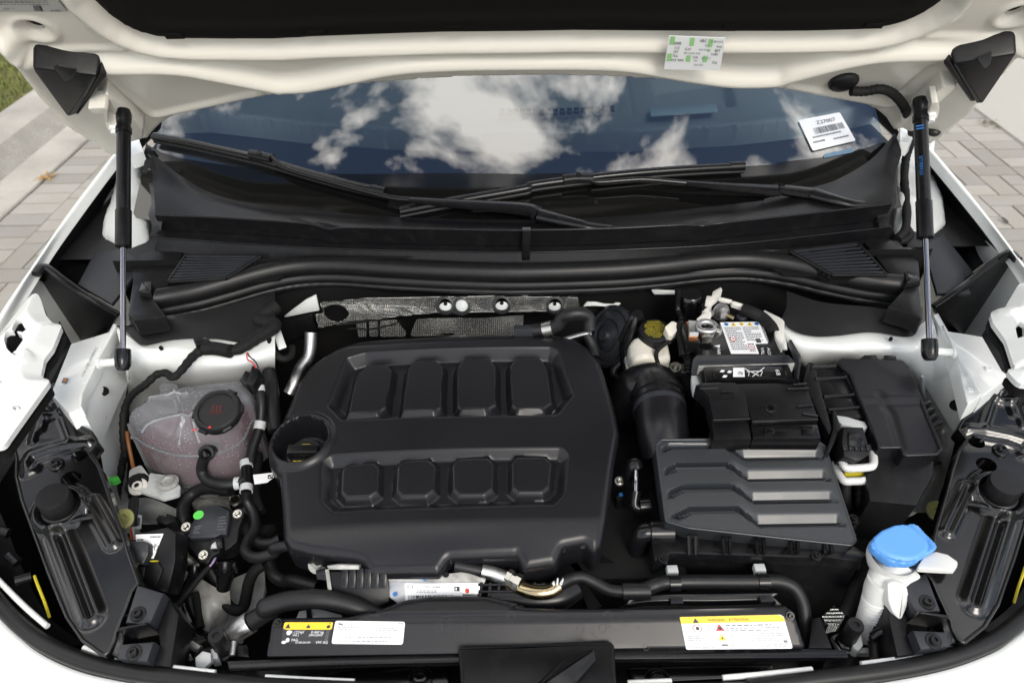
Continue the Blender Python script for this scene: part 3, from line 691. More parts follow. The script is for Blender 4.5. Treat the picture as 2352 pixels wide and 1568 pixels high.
# the frame's normal looks down and forward, towards the bay; its x axis may run either way
sgn = 1 if H.ex.x > 0 else -1
hood = thing('hood', 'open white hood seen from below with black liner and pressed frame', 'hood')
rear = '00: 1015,960 1040,925 1100,862 1180,812 1270,772 1560,715 1895,655 01: 430,625 800,580 1300,541 1895,522 02: 350,524 700,530 1200,556 1895,616 03: 250,625 500,662 760,705 880,760 950,820 1000,900'
left = '00: -400,-150 0,250 130,410 280,590 480,795 640,905 740,985 830,1020 900,950'
right = '03: 1100,880 1240,925 1380,820 1520,690 1700,490 1895,285 2300,-150'
outl = H.P(left)
outl = [(sgn * -.90, .95), (sgn * -.89, .50)] + outl + H.P(rear) + H.P(right) + [(sgn * .89, .50), (sgn * .90, .95), (0, 1.02)]
liner = H.P('00: 560,-60 600,0 680,72 760,140 850,198 960,245 1100,278 1300,293 1895,297 01: 440,281 900,265 1340,250 1895,245 02: 500,238 700,240 1300,243 1895,245 03: 400,243 740,232 900,214 1040,182 1150,142 1260,86 1330,40 1380,0 1420,-60') + [(sgn * .70, .85), (sgn * -.70, .85)]
linerS = rnd(liner, .02, 3)
wav = [tuple(p) for p in cr(H.P('00: 60,235 200,350 500,402 800,415 1200,420 1500,470 1895,550 01: 200,552 400,540 700,480 1000,420 1400,392 1895,385 02: 600,385 900,402 1300,470 1600,510 1895,505 03: 300,470 600,392 900,335 1300,318 1700,288 1895,235 2050,150'), 5, False)]
ridges = [(wav, .032, .028), 
          (H.P('00: 770,545 800,570 1010,762 1055,790 1100,788 1770,640'), .013, .007), (H.P('00: 150,300 190,335 830,330 860,312'), .012, .006), (H.P('00: -60,120 150,300'), .012, .006), (H.P('00: 860,312 640,190'), .010, .004),
          (H.P('03: 270,590 800,690 950,720 1050,705'), .013, .007), (H.P('03: 1060,640 1270,470'), .016, -.008), (H.P('03: 1895,240 1600,243 1210,244 1205,225 1400,130'), .012, .006)]
boss = [(H.P('00: 240,200')[0], .038), (H.P('03: 1835,100')[0], .038)]
def hood_h(Pt):
    h = -0.035 * (1 - (Pt[:, 0] / .85) ** 2) * 0.0
    for ln_, wd, ht in ridges: h = h + ht * bump(pdist(Pt, ln_) / wd)
    s = sdf(Pt, linerS); h = h + 0.020 * bump((s - .020) / .024) - 0.010 * ss(-s / .02)
    for c, r in boss:
        d = np.hypot(Pt[:, 0] - c[0], Pt[:, 1] - c[1]); h = h + .005 * bump((d - r * .8) / (r * .22)) - .006 * ss((r * .6 - d) / (r * .3))
    out = np.abs(Pt[:, 0]) ; h = h + .03 * ss((out - .80) / .10)
    return h
holes = [ell(c, .014, .014) for c, _ in boss] + [ell(H.P('00: 763,489')[0], .006, .006, 10), ell(H.P('03: 1297,404')[0], .006, .006, 10)]
hf('inner_panel', H, outl, hood_h, M['bounce_white'], hood, step=.005, holes=holes, skirt=.014, edge=.004, ang=60)
for c, r in boss: prism('hole_shade_disc', H, ell(c, .016, .016), -.016, -.020, M['dark'], hood, bev=0)  # dark disc added behind each hole to stand for its shade
hf('outer_panel', H.up(-.034), [(p[0] * 1.004, p[1]) for p in outl], lambda P: -.03 * (1 - (P[:, 0] / .9) ** 2), M['white'], hood, step=.03, skirt=.004, ang=80)
# sound-deadening liner with its clips
hf('liner', H.up(-.006), linerS, lambda P: .016 * ss(-sdf(P, linerS) / .03) + .004 * bump((sdf(P, linerS) + .055) / .018), M['liner'], hood, step=.010, skirt=.004, ang=60)
for q in ('00: 1240,258', '01: 475,232', '01: 1412,200', '02: 636,185', '02: 1575,190', '03: 818,188'):
    c = H.P(q)[0]; bm = bmesh.new(); box_into(bm, H, c[0], c[1] + .020, .008, .030, .014, .005, .0015); mkb('liner_clip', bm, M['liner'], hood)
# rubber corner wedges
HU = H.up(.030)
def wedge(q, q2, nm):
    t = rnd(ccw(HU.P(q)), .006, 3); bm = bmesh.new(); prism_into(bm, HU, t, .012, -.036, .005, .004); w_ = mkb('corner_wedge', bm, M['black'], hood)
    bm = bmesh.new(); prism_into(bm, HU, rnd(ccw(HU.P(q2)), .003, 2), .006, -.036, .003); mkb('wedge_lip', bm, M['rubber'], w_)
    return w_
wl_ = wedge('00: 228,420 685,476 530,752 470,772 238,452', '00: 690,478 735,514 548,768 520,770', 'l')
wr_ = wedge('03: 1843,322 1392,394 1560,678 1608,676 1800,390', '03: 1385,396 1340,428 1520,682 1560,682', 'r')
HW = H.up(.0425)
prism('wedge_mark', HW, '00: 370,470 395,450 530,480 500,540 450,568', .0004, -.002, M['black'], wl_, r=.003)
prism('wedge_mark', HW, '03: 1570,400 1680,350 1665,440 1640,470 1615,470', .0004, -.002, M['grey'], wr_, r=.003)
# strut brackets, ball studs, rubber buffers and hinge plates on the hood sides
HB = H.up(.050)
for q, b_, n_ in (('00: 605,735 720,728 745,745 740,830 775,850 812,858 815,890 770,905 735,870 715,770 640,770', '00: 795,868', 0), ('03: 1300,690 1312,740 1300,800 1260,830 1215,855 1210,800 1240,740 1255,700', '03: 1245,782', 1)):
    br = prism('strut_bracket', HB, q, .004, -.03, M['bounce_white'], hood, r=.003)
    c = HB.P(b_)[0]; lathe('ball_stud', HB.w(c[0], c[1], .004), HB.n, [(.011, 0), (.011, .006), (.007, .008), (.007, .014), (0, .015)], M['white'], br, 16)
prism('hinge_plate', H.up(.02), '00: 660,665 740,600 900,760 985,860 990,920 900,950 820,830 740,760 700,700', .012, -.03, M['bounce_white'], hood, bev=.004, r=.006)
prism('hinge_plate', H.up(.02), '03: 1330,555 1430,560 1260,720 1215,760 1120,880 1050,850 1130,740 1180,700 1240,650', .012, -.03, M['bounce_white'], hood, bev=.004, r=.006)
for q in ('00: 710,612', '03: 1355,527', '03: 1270,848'):
    c = H.P(q)[0]; bm = bmesh.new(); tube_into(bm, [H.w(c[0] - .018, c[1] - .002, .012), H.w(c[0], c[1], .022), H.w(c[0] + .016, c[1] + .002, .014)], lambda s, L: .0015 + .007 * math.sin(math.pi * s / L), 10); mkb('rubber_buffer', bm, M['rubber'], hood)
# build sheet label near the liner
_o = H.up(.021).w(*H.up(.021).P('02: 1350,255')[0]); S_ = Frame(_o, H.ex, H.ey - H.n * .16); lab = prism('build_label', S_, '02: 1165,248 1552,262 1515,485 1130,478', 0.0004, -.0008, M['paper'], hood, bev=0)
P_ = Print(S_, S_.P('02: 1130,478 1515,485 1552,262 1165,248'), .0009)
for x0, y0, x1, y1 in ((.03, .76, .11, 1), (.38, .74, .46, .98), (.71, .72, .79, .96), (.02, .34, .10, .50), (.02, .26, .10, .33), (.36, .26, .44, .46), (.66, .26, .74, .46), (.72, .58, .77, .66)): P_.rect(M['green'], x0, y0, x1, y1)
for t, x, y, h, m in (('349E', .17, .80, .12, 'ink'), ('ABC', .62, .90, .12, 'ink'), ('2148410-0', .86, .89, .09, 'greyink'), ('EL5', .70, .77, .08, 'greyink'), ('4NH', .92, .74, .09, 'ink'), ('112', .17, .67, .11, 'ink'), ('G1F', .37, .64, .11, 'ink'), ('4A3 KK3', .65, .64, .08, 'greyink'),
                      ('B0T', .90, .62, .11, 'ink'), ('1E7', .16, .55, .11, 'ink'), ('0F9 5UMA 2H0', .45, .52, .08, 'greyink'), ('1UB1', .86, .51, .11, 'ink'), ('7L6', .16, .43, .11, 'ink'), ('15A', .52, .40, .11, 'ink'), ('0EH 5C1', .72, .38, .08, 'greyink'), ('9V2 9AK', .21, .30, .11, 'ink'), ('7E0', .53, .30, .08, 'greyink'), ('7L6', .88, .25, .11, 'ink'), ('E0A 8Z6', .60, .17, .08, 'greyink')):
    P_.text(M[m], t, x, y, h, 1.75)
P_.done('label_print', lab)
S_ = H.up(.004); lab = prism('emission_label', S_, '00: -300,-60 -300,82 462,82 400,0 340,-60', 0.0006, -.002, M['silver'], hood, bev=0)
P_ = Print(S_, S_.P('00: -300,82 462,82 400,0 -240,0'), .0012)
P_.lines(M['ink'], .05, .88, .62, 1.0, 5, 4, .4); P_.lines(M['ink'], .42, .53, .18, .42, 2, 5, .2); P_.rect(M['greyink'], .71, .10, .79, .58); P_.bars(M['ink'], .71, .79, .14, .55, 7); P_.lines(M['greyink'], .05, .3, .08, .3, 2, 6); P_.lines(M['greyink'], .86, .95, .05, .2, 1, 7); P_.done('label_print', lab)
# small stains on the liner
for i, q in enumerate(('00: 895,78', '00: 942,80', '01: 866,92')):
    c = H.P(q)[0]; prism('lint', H.up(.0105), ell(c, .0015, .0012, 6), .0006, 0, M['greyink'], hood, bev=0)

# ------------------------------------------------------------------ windscreen and dashboard
def glass_z(x, y): return 1.06 + 0.56 * (y - 1.325 - 0.20 * x * x)
def gp(u, v, up=0.0):
    p = hit(u, v, lambda x, y: glass_z(x, y) + up); return p
ws = thing('windscreen', 'windscreen reflecting blue sky and white clouds', 'windscreen')
V = []; F = []; nx_, nt = 48, 24
for i in range(nx_ + 1):
    x = -.80 + 1.6 * i / nx_
    for j in range(nt + 1):
        y = 1.325 + .20 * x * x - .03 + 1.1 * j / nt; V.append((x, y, glass_z(x, y)))
F = [(i * (nt + 1) + j, (i + 1) * (nt + 1) + j, (i + 1) * (nt + 1) + j + 1, i * (nt + 1) + j + 1) for i in range(nx_) for j in range(nt)]
mk('glass', V, F, M['glass'], ws, 80)
# black ceramic band along the lower edge: bounded above by the traced line
up_ = [gp(*q, .0025) for q in T('00: 1020,1000 1060,1020 1110,1048 1250,1090 1500,1130 1780,1170 01: 0,1180 250,1190 540,1195 900,1198 1895,1200 02: 250,1196 500,1192 1000,1185 1300,1170 1895,1134 03: 200,1120 500,1085 700,1050 820,1015 905,985 940,985')]
up2 = [p for p in cr(up_, 4, False)]
V = []; F = []
for p in up2:
    yb = 1.325 + .20 * p.x * p.x - .06
    for t in range(7): yy = p.y + (min(yb, p.y - .004) - p.y) * t / 6; V.append((p.x, yy, glass_z(p.x, yy) + .0025))
F = [(i * 7 + j, (i + 1) * 7 + j, (i + 1) * 7 + j + 1, i * 7 + j + 1) for i in range(len(up2) - 1) for j in range(6)]
mk('ceramic_band', V, F, M['frit'], ws, 80)
# barcode sticker on the glass
c0, c1, c2, c3 = [gp(*q, .004) for q in T('03: 440,1040 735,970 625,775 340,830')]
fs = f3(c0, c1, c3); qd = [((p - fs.o).dot(fs.ex), (p - fs.o).dot(fs.ey)) for p in (c0, c1, c2, c3)]
st = prism('stock_sticker', fs, rnd(qd, .004, 2), .0006, -.0006, M['paper'], ws, bev=0)
P_ = Print(fs, qd, .0012); P_.text(M['ink'], 'Z27007', .58, .80, .16, 1.25, wide=1.15); P_.bars(M['greyink'], .22, .92, .46, .66, 34); P_.lines(M['greyink'], .12, .80, .34, .42, 1, 3); P_.lines(M['greyink'], .08, .35, .18, .28, 1, 4); P_.lines(M['greyink'], .55, .9, .16, .24, 1, 5); P_.done('sticker_print', st)
c0, c1, c2, c3 = [gp(*q, .004) for q in T('03: 515,1090 715,1050 720,1020 520,1062')]
fs = f3(c0, c1, c3); qd = [((p - fs.o).dot(fs.ex), (p - fs.o).dot(fs.ey)) for p in (c0, c1, c2, c3)]
prism('number_window', fs, qd, .0006, -.0006, pm('pale_blue_tape', (.13, .22, .32), .3), ws, bev=0)
# cabin behind the glass
db = thing('dashboard', 'grey dashboard with vent slots seen through the windscreen', 'dashboard')
D_ = hz(1.06)
do = D_.P('o: 330,262 470,256 700,281 900,294 1176,300 1450,298 1700,284 1900,262 2075,222 2140,205')
do = [(p[0], p[1]) for p in do] + [(.95, 2.75), (-.95, 2.75)]
rec = D_.P('02: 1005,675 1545,610 1635,765 1040,810'); wnd = D_.P('02: 1030,755 1490,725 1510,775 1040,808')
ln1 = D_.P('02: 720,560 800,690 820,795'); ln2 = D_.P('02: 815,560 920,812'); ln3 = D_.P('02: 815,560 860,545 1895,540')
recS = ccw(rec)
def dash_h(P):
    s = sdf(P, do); h = .05 * ss((-s) / .25)
    h = h - .03 * ss(-sdf(P, recS) / .02)
    h = h - .006 * bump(pdist(P, ln1) / .010) - .006 * bump(pdist(P, ln2) / .010)
    return h
hf('dash_top', D_, do, dash_h, M['dash'], db, step=.008, skirt=.05, edge=.008, ang=50)
prism('display_window', hz(1.085), '02: 1030,755 1490,725 1500,775 1040,806', .004, 0, pm('pale_display_glass', (.45, .58, .68), .15), db)
bm = bmesh.new(); vf = hz(1.082)
def vent_cells(q0, q1, n):
    a = T(q0)[0]; b = T(q1)[0]
    for k in range(n):
        t = k / (n - 1)
        for r in range(2):
            c = vf.px(a[0] + (b[0] - a[0]) * t, a[1] + (b[1] - a[1]) * t + r * 9); box_into(bm, vf, c[0], c[1], 0.002, .012, .014, .003)
vent_cells('02: 15,770', '02: 380,770', 9); vent_cells('02: 380,770', '02: 770,745', 9)
mkb('vent_grid', bm, M['cabin'], db)
bm = bmesh.new(); vent_cells('01: 1740,775', '01: 1880,772', 4); mkb('vent_grid', bm, M['cabin'], db)
cb_ = thing('cabin', 'dark cabin behind the windscreen', 'cabin')
sheet('scuttle', [[Vector((-.95, 1.28, 1.0)), Vector((.95, 1.28, 1.0))], [Vector((-.95, 2.8, 1.0)), Vector((.95, 2.8, 1.0))]], M['cabin'], cb_, nu=3, nv=3)
sheet('rear_wall', [[Vector((-.95, 2.8, .9)), Vector((.95, 2.8, .9))], [Vector((-.7, 2.9, 1.62)), Vector((.7, 2.9, 1.62))]], M['cabin'], cb_, nu=3, nv=3)
sheet('roof', [[Vector((-.62, 2.25, 1.61)), Vector((.62, 2.25, 1.61))], [Vector((-.62, 2.9, 1.64)), Vector((.62, 2.9, 1.64))]], M['white'], cb_, nu=3, nv=3, thick=.03)
for s in (-1, 1):
    sheet('side_glass_frame', [[Vector((s * .95, 1.70, 1.02)), Vector((s * .95, 2.8, 1.02))], [Vector((s * .62, 2.3, 1.6)), Vector((s * .62, 2.9, 1.62))]], M['cabin'], cb_, nu=3, nv=3)
    tube('windscreen_pillar', [Vector((s * .80, 1.86, 1.24)), Vector((s * .74, 2.02, 1.38)), Vector((s * .63, 2.3, 1.6))], .035, M['white'], cb_, 10)

# ------------------------------------------------------------------ cowl panel below the glass
cowl = thing('windscreen_cowl', 'wide black plastic cowl panel below the windscreen', 'cowl')
r0 = [gp(*q, .004) for q in T('00: 1000,975 1030,1030 1100,1098 1250,1215 1400,1305 1600,1375 1895,1425 01: 400,1440 900,1490 1400,1510 1895,1515 02: 300,1510 600,1500 900,1480 1400,1430 1895,1372 03: 100,1372 460,1285 600,1240 800,1130 920,1020 1005,915')]
r1 = W('o: 348,420,1.082 355,490,1.075 500,500,1.072 700,513,1.072 755,526,1.066 800,523,1.070 1000,526,1.072 1176,529,1.072 1400,525,1.072 1560,517,1.072 1610,519,1.068 1660,512,1.072 1800,497,1.072 2000,474,1.074 2050,465,1.076 2062,400,1.085')
r1 = W('o: 357,494,1.072 500,500,1.072 700,513,1.072 755,526,1.064 800,523,1.070 1000,526,1.072 1176,529,1.072 1400,525,1.072 1560,517,1.072 1610,519,1.066 1660,512,1.072 1800,497,1.072 2000,474,1.074 2048,467,1.075')
rm = W('o: 350,400,1.085 450,450,1.076 700,500,1.070 1000,518,1.068 1176,521,1.068 1400,517,1.068 1700,490,1.070 1950,440,1.076 2058,390,1.088')
sheet('upper_strip', [r0, rm, r1], M['black'], cowl, nu=90, nv=4, ang=60)
r2 = [p + Vector((0, .004, -.036)) for p in r1]
sheet('step_face', [[p + Vector((0, -.003, .001)) for p in r1], r2], M['black'], cowl, nu=90, nv=3)
tube('crest_bead', [p + Vector((0, -.001, .0005)) for p in r1], .0022, M['satin'], cowl, 8, 4)
r3 = W('o: 362,545,1.03 700,567,1.03 1000,576,1.03 1176,579,1.03 1400,574,1.03 1700,558,1.03 2045,520,1.032')
r2b = [p + Vector((0, .01, 0)) for p in r2]
sheet('ledge', [r2b, r3], M['black'], cowl, nu=60, nv=3)
r4 = W('o: 330,640,.985 500,625,.985 700,625,.985 1000,640,.98 1176,645,.98 1400,640,.98 1700,620,.985 1900,632,.985 2090,640,.985')
r4a = W('o: 355,575,1.005 500,590,1.005 700,592,1.01 1000,600,1.012 1176,603,1.012 1400,598,1.012 1700,580,1.01 1900,562,1.006 2060,545,1.005')
sheet('lower_face', [[p + Vector((0, -.002, 0)) for p in r3], r4a, r4], M['black'], cowl, nu=60, nv=3, smooth_v=False)
tube('ledge_bead', [p + Vector((0, -.003, .001)) for p in r3], .0018, M['satin'], cowl, 8, 4)
# centre joint strip
c = aty(1208, 528, 1.24); prism('joint_strip', vert(1.232), 'o: 1200,528 1219,528 1217,603 1198,603', .006, -.01, M['satin'], cowl, bev=.001)
# intake grilles, slat by slat
def grille(q, n, cells, rim):
    fr = tilt(1.2, 1.012, 8); P0 = fr.P(q); a, b, c, d = [Vector(p) for p in P0]  # tl, tr, br, bl
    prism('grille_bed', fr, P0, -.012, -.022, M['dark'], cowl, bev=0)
    for k in range(n):
        t = (k + .5) / n; p, q_ = a.lerp(d, t), b.lerp(c, t); dirv = (q_ - p); nv_ = Vector((-dirv.y, dirv.x)).normalized() * .0014
        prism('grille_slat', fr, [tuple(p - nv_), tuple(q_ - nv_), tuple(q_ + nv_), tuple(p + nv_)], .0035, -.010, M['grey'], cowl, bev=.0006)  # lighter grey stands for the highlights on the black slats
    bm = bmesh.new()
    for k in range(cells):
        t = (k + .5) / cells; p, q_ = a.lerp(b, t), d.lerp(c, t); nv_ = Vector((.0007, 0)); prism_into(bm, fr, [tuple(p - nv_), tuple(q_ - nv_), tuple(q_ + nv_), tuple(p + nv_)], -.004, -.011)
    tag(mkb('grille_mesh', bm, M['dark'], cowl), kind='stuff')
    R = [a, b, c, d]
    for i in range(4):
        p, q_ = R[i], R[(i + 1) % 4]; bm = bmesh.new(); tube_into(bm, [fr.w(p.x, p.y, .001), fr.w(q_.x, q_.y, .001)], .0035, 8); mkb('grille_rim', bm, M['black'], cowl)
grille('o: 428,588 598,590 520,640 388,648', 9, 34, 0)
grille('o: 1815,578 1968,560 2035,632 1910,632', 9, 34, 0)
# flat end plates of the cowl around the grilles
prism('end_plate', tilt(1.2, 1.002, 8), 'o: 330,580 420,578 385,655 340,668 312,690 300,600', 0, -.02, M['black'], cowl, bev=.002)
prism('end_plate', tilt(1.2, 1.002, 8), 'o: 1985,555 2060,552 2110,600 2115,650 2060,650', 0, -.02, M['black'], cowl, bev=.002)
prism('grille_plate', tilt(1.2, .994, 8), 'o: 340,575 700,590 640,640 340,670', 0, -.006, M['black'], cowl, bev=.001)
prism('grille_plate', tilt(1.2, .994, 8), 'o: 1720,585 2050,550 2090,640 1800,630', 0, -.006, M['black'], cowl, bev=.001)
# turned-down ends beside the hinges
sheet('side_apron', [W('00: 1010,985,1.13 985,1080,1.10 985,1160,1.08 1030,1290,1.07 1042,1400,1.06 1022,1480,1.06 1050,1560,1.05 10: 1030,80,1.035'), W('00: 1030,1010,1.128 1090,1110,1.10 1130,1200,1.085 1130,1300,1.075 1135,1400,1.07 1130,1480,1.066 1110,1568,1.055 10: 1110,60,1.04')], M['black'], cowl, nu=24, nv=4)
sheet('side_apron', [W('03: 1005,915,1.13 1030,980,1.12 1050,1060,1.10 1010,1200,1.08 1015,1350,1.07 1020,1390,1.065 985,1450,1.055 13: 960,0,1.04'), W('03: 990,950,1.125 950,1080,1.10 900,1200,1.085 890,1300,1.078 880,1390,1.072 880,1420,1.068 880,1480,1.05 13: 900,20,1.04')][::-1], M['black'], cowl, nu=24, nv=4)

# ------------------------------------------------------------------ bulkhead seal
sl = thing('bulkhead_seal', 'wavy double rubber seal running along the bulkhead', 'seal')
sp = 'o: 362,683,.99 400,676,.99 460,664,.992 530,645,.995 600,625,.998 660,612,1.0 720,606,1.0 790,606,1.0 900,613,1.0 1050,620,1.0 1200,623,1.0 1400,617,1.0 1520,608,1.0 1620,597,1.0 1700,593,1.0 1760,597,1.0 1830,608,.998 1900,624,.995 1980,640,.992 2040,648,.99 2080,651,.99'
ctr = W(sp)
def off(path, dy, dz): return [p + Vector((0, dy, dz)) for p in path]
prof = [(.0195 * -math.cos(math.radians(180 - a)) * 1.0, -.003 + .0195 * math.sin(math.radians(a))) for a in range(15, 231, 14)]
prof += [(-.0155, -.0195), (-.0175, -.0225), (-.0185, -.0265), (-.0180, -.0310), (-.0150, -.0350), (-.0120, -.0365)]
sheet('seal_body', [[p + Vector((0, a, b)) for p in ctr] for a, b in prof], M['seal'], sl, nu=130, nv=1, smooth_v=False, ang=80)
tube('lip', off(ctr, -.010, -.041), lambda s, L: .0068 + .0006 * math.sin(s * 900), M['rubber'], sl, 10, 10)
for q in ('10: 965,490 985,425 1058,418 1052,500', '13: 1060,345 1150,370 1168,415 1075,430'):
    prism('end_clip', hz(1.0), q, .012, -.05, M['satin'], sl, bev=.004, r=.004)

# ------------------------------------------------------------------ wipers
def wiper(label, blade, arm, joint, hinge, tail, cap):
    w_ = thing('wiper', label, 'wiper', 'windscreen wipers')
    B = [gp(q[0], q[1], .020) for q in T(blade)]
    tube('blade', B, .0105, M['satin'], w_, 10, 6, flat=.8)
    tube('squeegee', [p + Vector((0, -.004, -.010)) for p in B], .004, M['rubber'], w_, 8, 6)
    d = (B[1] - B[0]).normalized()
    tube('blade_tip', [B[-1], B[-1] + (B[-1] - B[-2]).normalized() * -.03], .0105, M['satin'], w_, 10)
    A = [gp(q[0], q[1], .030) for q in T(arm)]
    tube('arm_rod', A, .006, M['satin'], w_, 8, 6)
    J = [gp(q[0], q[1], .028) for q in T(joint)]; j = tube('joint_block', J, .013, M['black'], w_, 10, 4, flat=.7)
    jc = (J[0] + J[-1]) / 2; lathe('release_button', jc + Vector((0, -.003, .009)), (0, -.5, .87), [(.005, 0), (.005, .003), (0, .003)], M['satin'], j, 12)
    Hh = [gp(q[0], q[1], .032) for q in T(hinge)]
    tube('arm', Hh, lambda s, L: .009 + .012 * s / L, M['satin'], w_, 10, 6, flat=.6)
    tube('hinge_pin', [Hh[-1] + Vector((0, -.018, -.008)), Hh[-1] + Vector((0, .012, .006))], .0085, M['satin'], w_, 10)
    Tl = [gp(q[0], q[1], q[2]) for q in T(tail)]
    tube('arm_head', Tl, lambda s, L: .020 - .010 * s / L, M['satin'], w_, 12, 6, flat=.6)
wiper('black wiper whose blade runs to the left edge of the glass', '00: 1060,940 1300,985 1500,1030 1720,1080 01: 100,1105 400,1195 700,1275 930,1325', '01: 150,1085 195,1130 300,1180 600,1265 900,1345 1000,1368 1110,1378',
      '00: 1720,1065 01: 20,1065 150,1095', '01: 1100,1378 1500,1410 1895,1440 02: 265,1475', '02: 270,1480,.036 420,1515,.042 560,1545,.046 12: 620,10,.046 790,25,.042', 0)
wiper('black wiper whose blade points to the right side of the glass', '01: 1035,1455 1400,1385 1895,1298 02: 200,1280 440,1245 900,1195 1300,1165 1680,1145', '02: 620,1215 660,1255 850,1245 1000,1238 1290,1262 1400,1275',
      '02: 435,1235 520,1225 640,1225', '02: 1285,1262 1600,1290 1895,1312 03: 200,1305 430,1335', '03: 440,1335,.040 560,1370,.055 700,1405,.065 800,1412,.065', 0)

# ------------------------------------------------------------------ gas struts
def strut(label, top, bot, mid, printed):
    s_ = thing('gas_strut', label, 'gas strut', 'gas struts holding the hood')
    t = WY(top, y=1.30)[0]; b = W(bot, z=.985)[0]; d = (t - b).normalized(); L = (t - b).length
    def pt(f): return b + d * L * f
    fm = mid
    tube('cylinder', [pt(fm - .015), pt(.955)], .0118, M['satin'], s_, 20)
    lathe('collar', pt(fm - .10), d, [(.007, 0), (.0135, .002), (.0135, L * .155), (.0125, L * .158)], M['black'], s_, 20)
    tube('piston_rod', [pt(.04), pt(fm)], .0048, M['rod'], s_, 14)
    lathe('end_socket', pt(-.035), d, [(0, 0), (.009, .001), (.0125, .008), (.0135, .02), (.0125, .036), (.006, .037)], M['satin'], s_, 18)
    lathe('end_socket', pt(.95), d, [(.0135, 0), (.0135, .010), (.0115, .014), (.0125, .022), (.0135, .035), (.011, .045), (0, .046)], M['satin'], s_, 18)
    sx = 1 if b.x < 0 else -1
    lathe('ball_stud', b + Vector((-sx * .006, 0, 0)), Vector((-sx, 0, -.1)), [(.007, 0), (.007, .03), (.010, .031), (.010, .036), (0, .036)], M['white'], s_, 14)
    if printed:
        side = (CAM - pt(.7)); side = (side - d * side.dot(d)).normalized(); ex = d.cross(side).normalized(); fr = Frame(pt(.62) + side * .0119 - ex * .002, d, -ex) 
        if fr.n.dot(side) < 0: fr = Frame(pt(.62) + side * .0119 - ex * .002, d, ex)
        P_ = Print(fr, [(0, -.007), (.135, -.007), (.135, .007), (0, .007)], .0001)
        P_.text(M['blueink'], 'STABILUS', .42, .45, .55, .1037 / .0145 * 1.2, 0); P_.rect(M['blueink'], .93, .0, .95, .9); P_.rect(M['blueink'], .97, 0, .99, .9); P_.done('strut_print', s_)
strut('plain black gas strut at the left side of the bay', '00: 853,840', '10: 847,940', .56, False)
strut('black gas strut with blue lettering at the right side', '03: 1180,760', '13: 1245,870', .55, True)
# ------------------------------------------------------------------ small shared builders
def facing(fr):
    return fr if (CAM - fr.o).dot(fr.n) > 0 else Frame(fr.o, -fr.ex, fr.ey)
def screw(par, p, ax, r=.008, mat='satin', washer=True, name='screw'):
    bm = bmesh.new()
    pr = ([(r * 1.75, -.003), (r * 1.75, 0), (r * 1.6, .001)] if washer else []) + [(r, .001), (r, .005), (r * .85, .0062), (r * .5, .0062), (r * .45, .003), (0, .003)]
    lathe_into(bm, p, ax, pr, 18); return mkb(name, bm, M[mat], par, 40)
def clip(par, path, i, r, mat, name='hose_clamp', wd=.009):
    """band clamp round a hose at the i-th traced point"""
    p = path[i]; d = (path[min(i + 1, len(path) - 1)] - path[max(i - 1, 0)]).normalized()
    return lathe(name, p - d * wd / 2, d, [(r, 0), (r + .0016, 0), (r + .0016, wd), (r, wd)], M[mat], par, 20)
def hose(name, label, cat, q, r, mat='rubber', seg=14, group=None, n=7):
    pts = W(q) if isinstance(q, str) else q
    o = tube(name, pts, r, M[mat], None, seg, n); tag(o, label, cat, group); return pts
def hose_t(name, label, cat, q, r, mat='rubber', seg=14, part='hose', n=7):
    t = thing(name, label, cat); pts = W(q) if isinstance(q, str) else q
    tube(part, pts, r, M[mat], t, seg, n); return t, pts

# ------------------------------------------------------------------ black channels and baffles beside the towers
def side_channel(label, rows, mir=False):
    t = thing('fender_channel', label, 'channel', 'black channels along the fenders')
    sheet('channel', rows, M['black'], t, nu=30, nv=5); return t
ch = side_channel('black channel inside the left fender by the plain strut',
    [W('L: 668,640,1.08 628,684,1.075 420,962,1.055 250,1205,1.03 190,1310,1.02'), W('L: 662,690,1.045 640,760,1.03 470,1010,1.01 330,1230,.99 260,1330,.985'),
     W('L: 690,820,1.0 600,900,.99 520,1080,.975 420,1240,.965 340,1330,.965'), W('L: 720,960,.985 655,1020,.98 580,1140,.972 500,1270,.965 440,1360,.96'), W('L: 760,1190,.965 740,1230,.96 700,1330,.958 660,1420,.955 630,1455,.955')])
screw(ch, W('L: 482,1150', z=.972)[0], (.3, -.4, .9), .007, 'lgrey')
prism('channel_reflection_plate', tilt(1.1, .966, 10), 'L: 535,1165 680,1150 790,1215 770,1280 630,1455 440,1345', .003, -.004, M['grey'], ch, bev=.001)  # slate grey stands for the bluish reflection on the black channel
ch = side_channel('black channel inside the right fender by the lettered strut',
    [W('R: 190,745,1.08 240,760,1.075 480,1080,1.055 700,1380,1.03 790,1470,1.02'), W('R: 185,850,1.04 240,900,1.03 440,1180,1.01 600,1380,.99 680,1470,.985'),
     W('R: 180,980,1.0 220,1000,.99 330,1170,.98 480,1380,.967 600,1470,.962'), W('R: 190,1140,.985 220,1160,.98 290,1260,.975 400,1420,.965 500,1540,.96'), W('R: 100,1400,.965 140,1400,.96 220,1440,.958 300,1500,.955 400,1600,.955')][::-1])
screw(ch, W('R: 425,1322', z=.970)[0], (-.3, -.4, .9), .007, 'lgrey')
prism('channel_reflection_plate', tilt(1.1, .966, 10), 'R: 150,1380 290,1295 500,1560 430,1600 480,1700 250,1700 210,1560', .003, -.004, M['grey'], ch, bev=.001)  # reflection put into the grey here as on the left
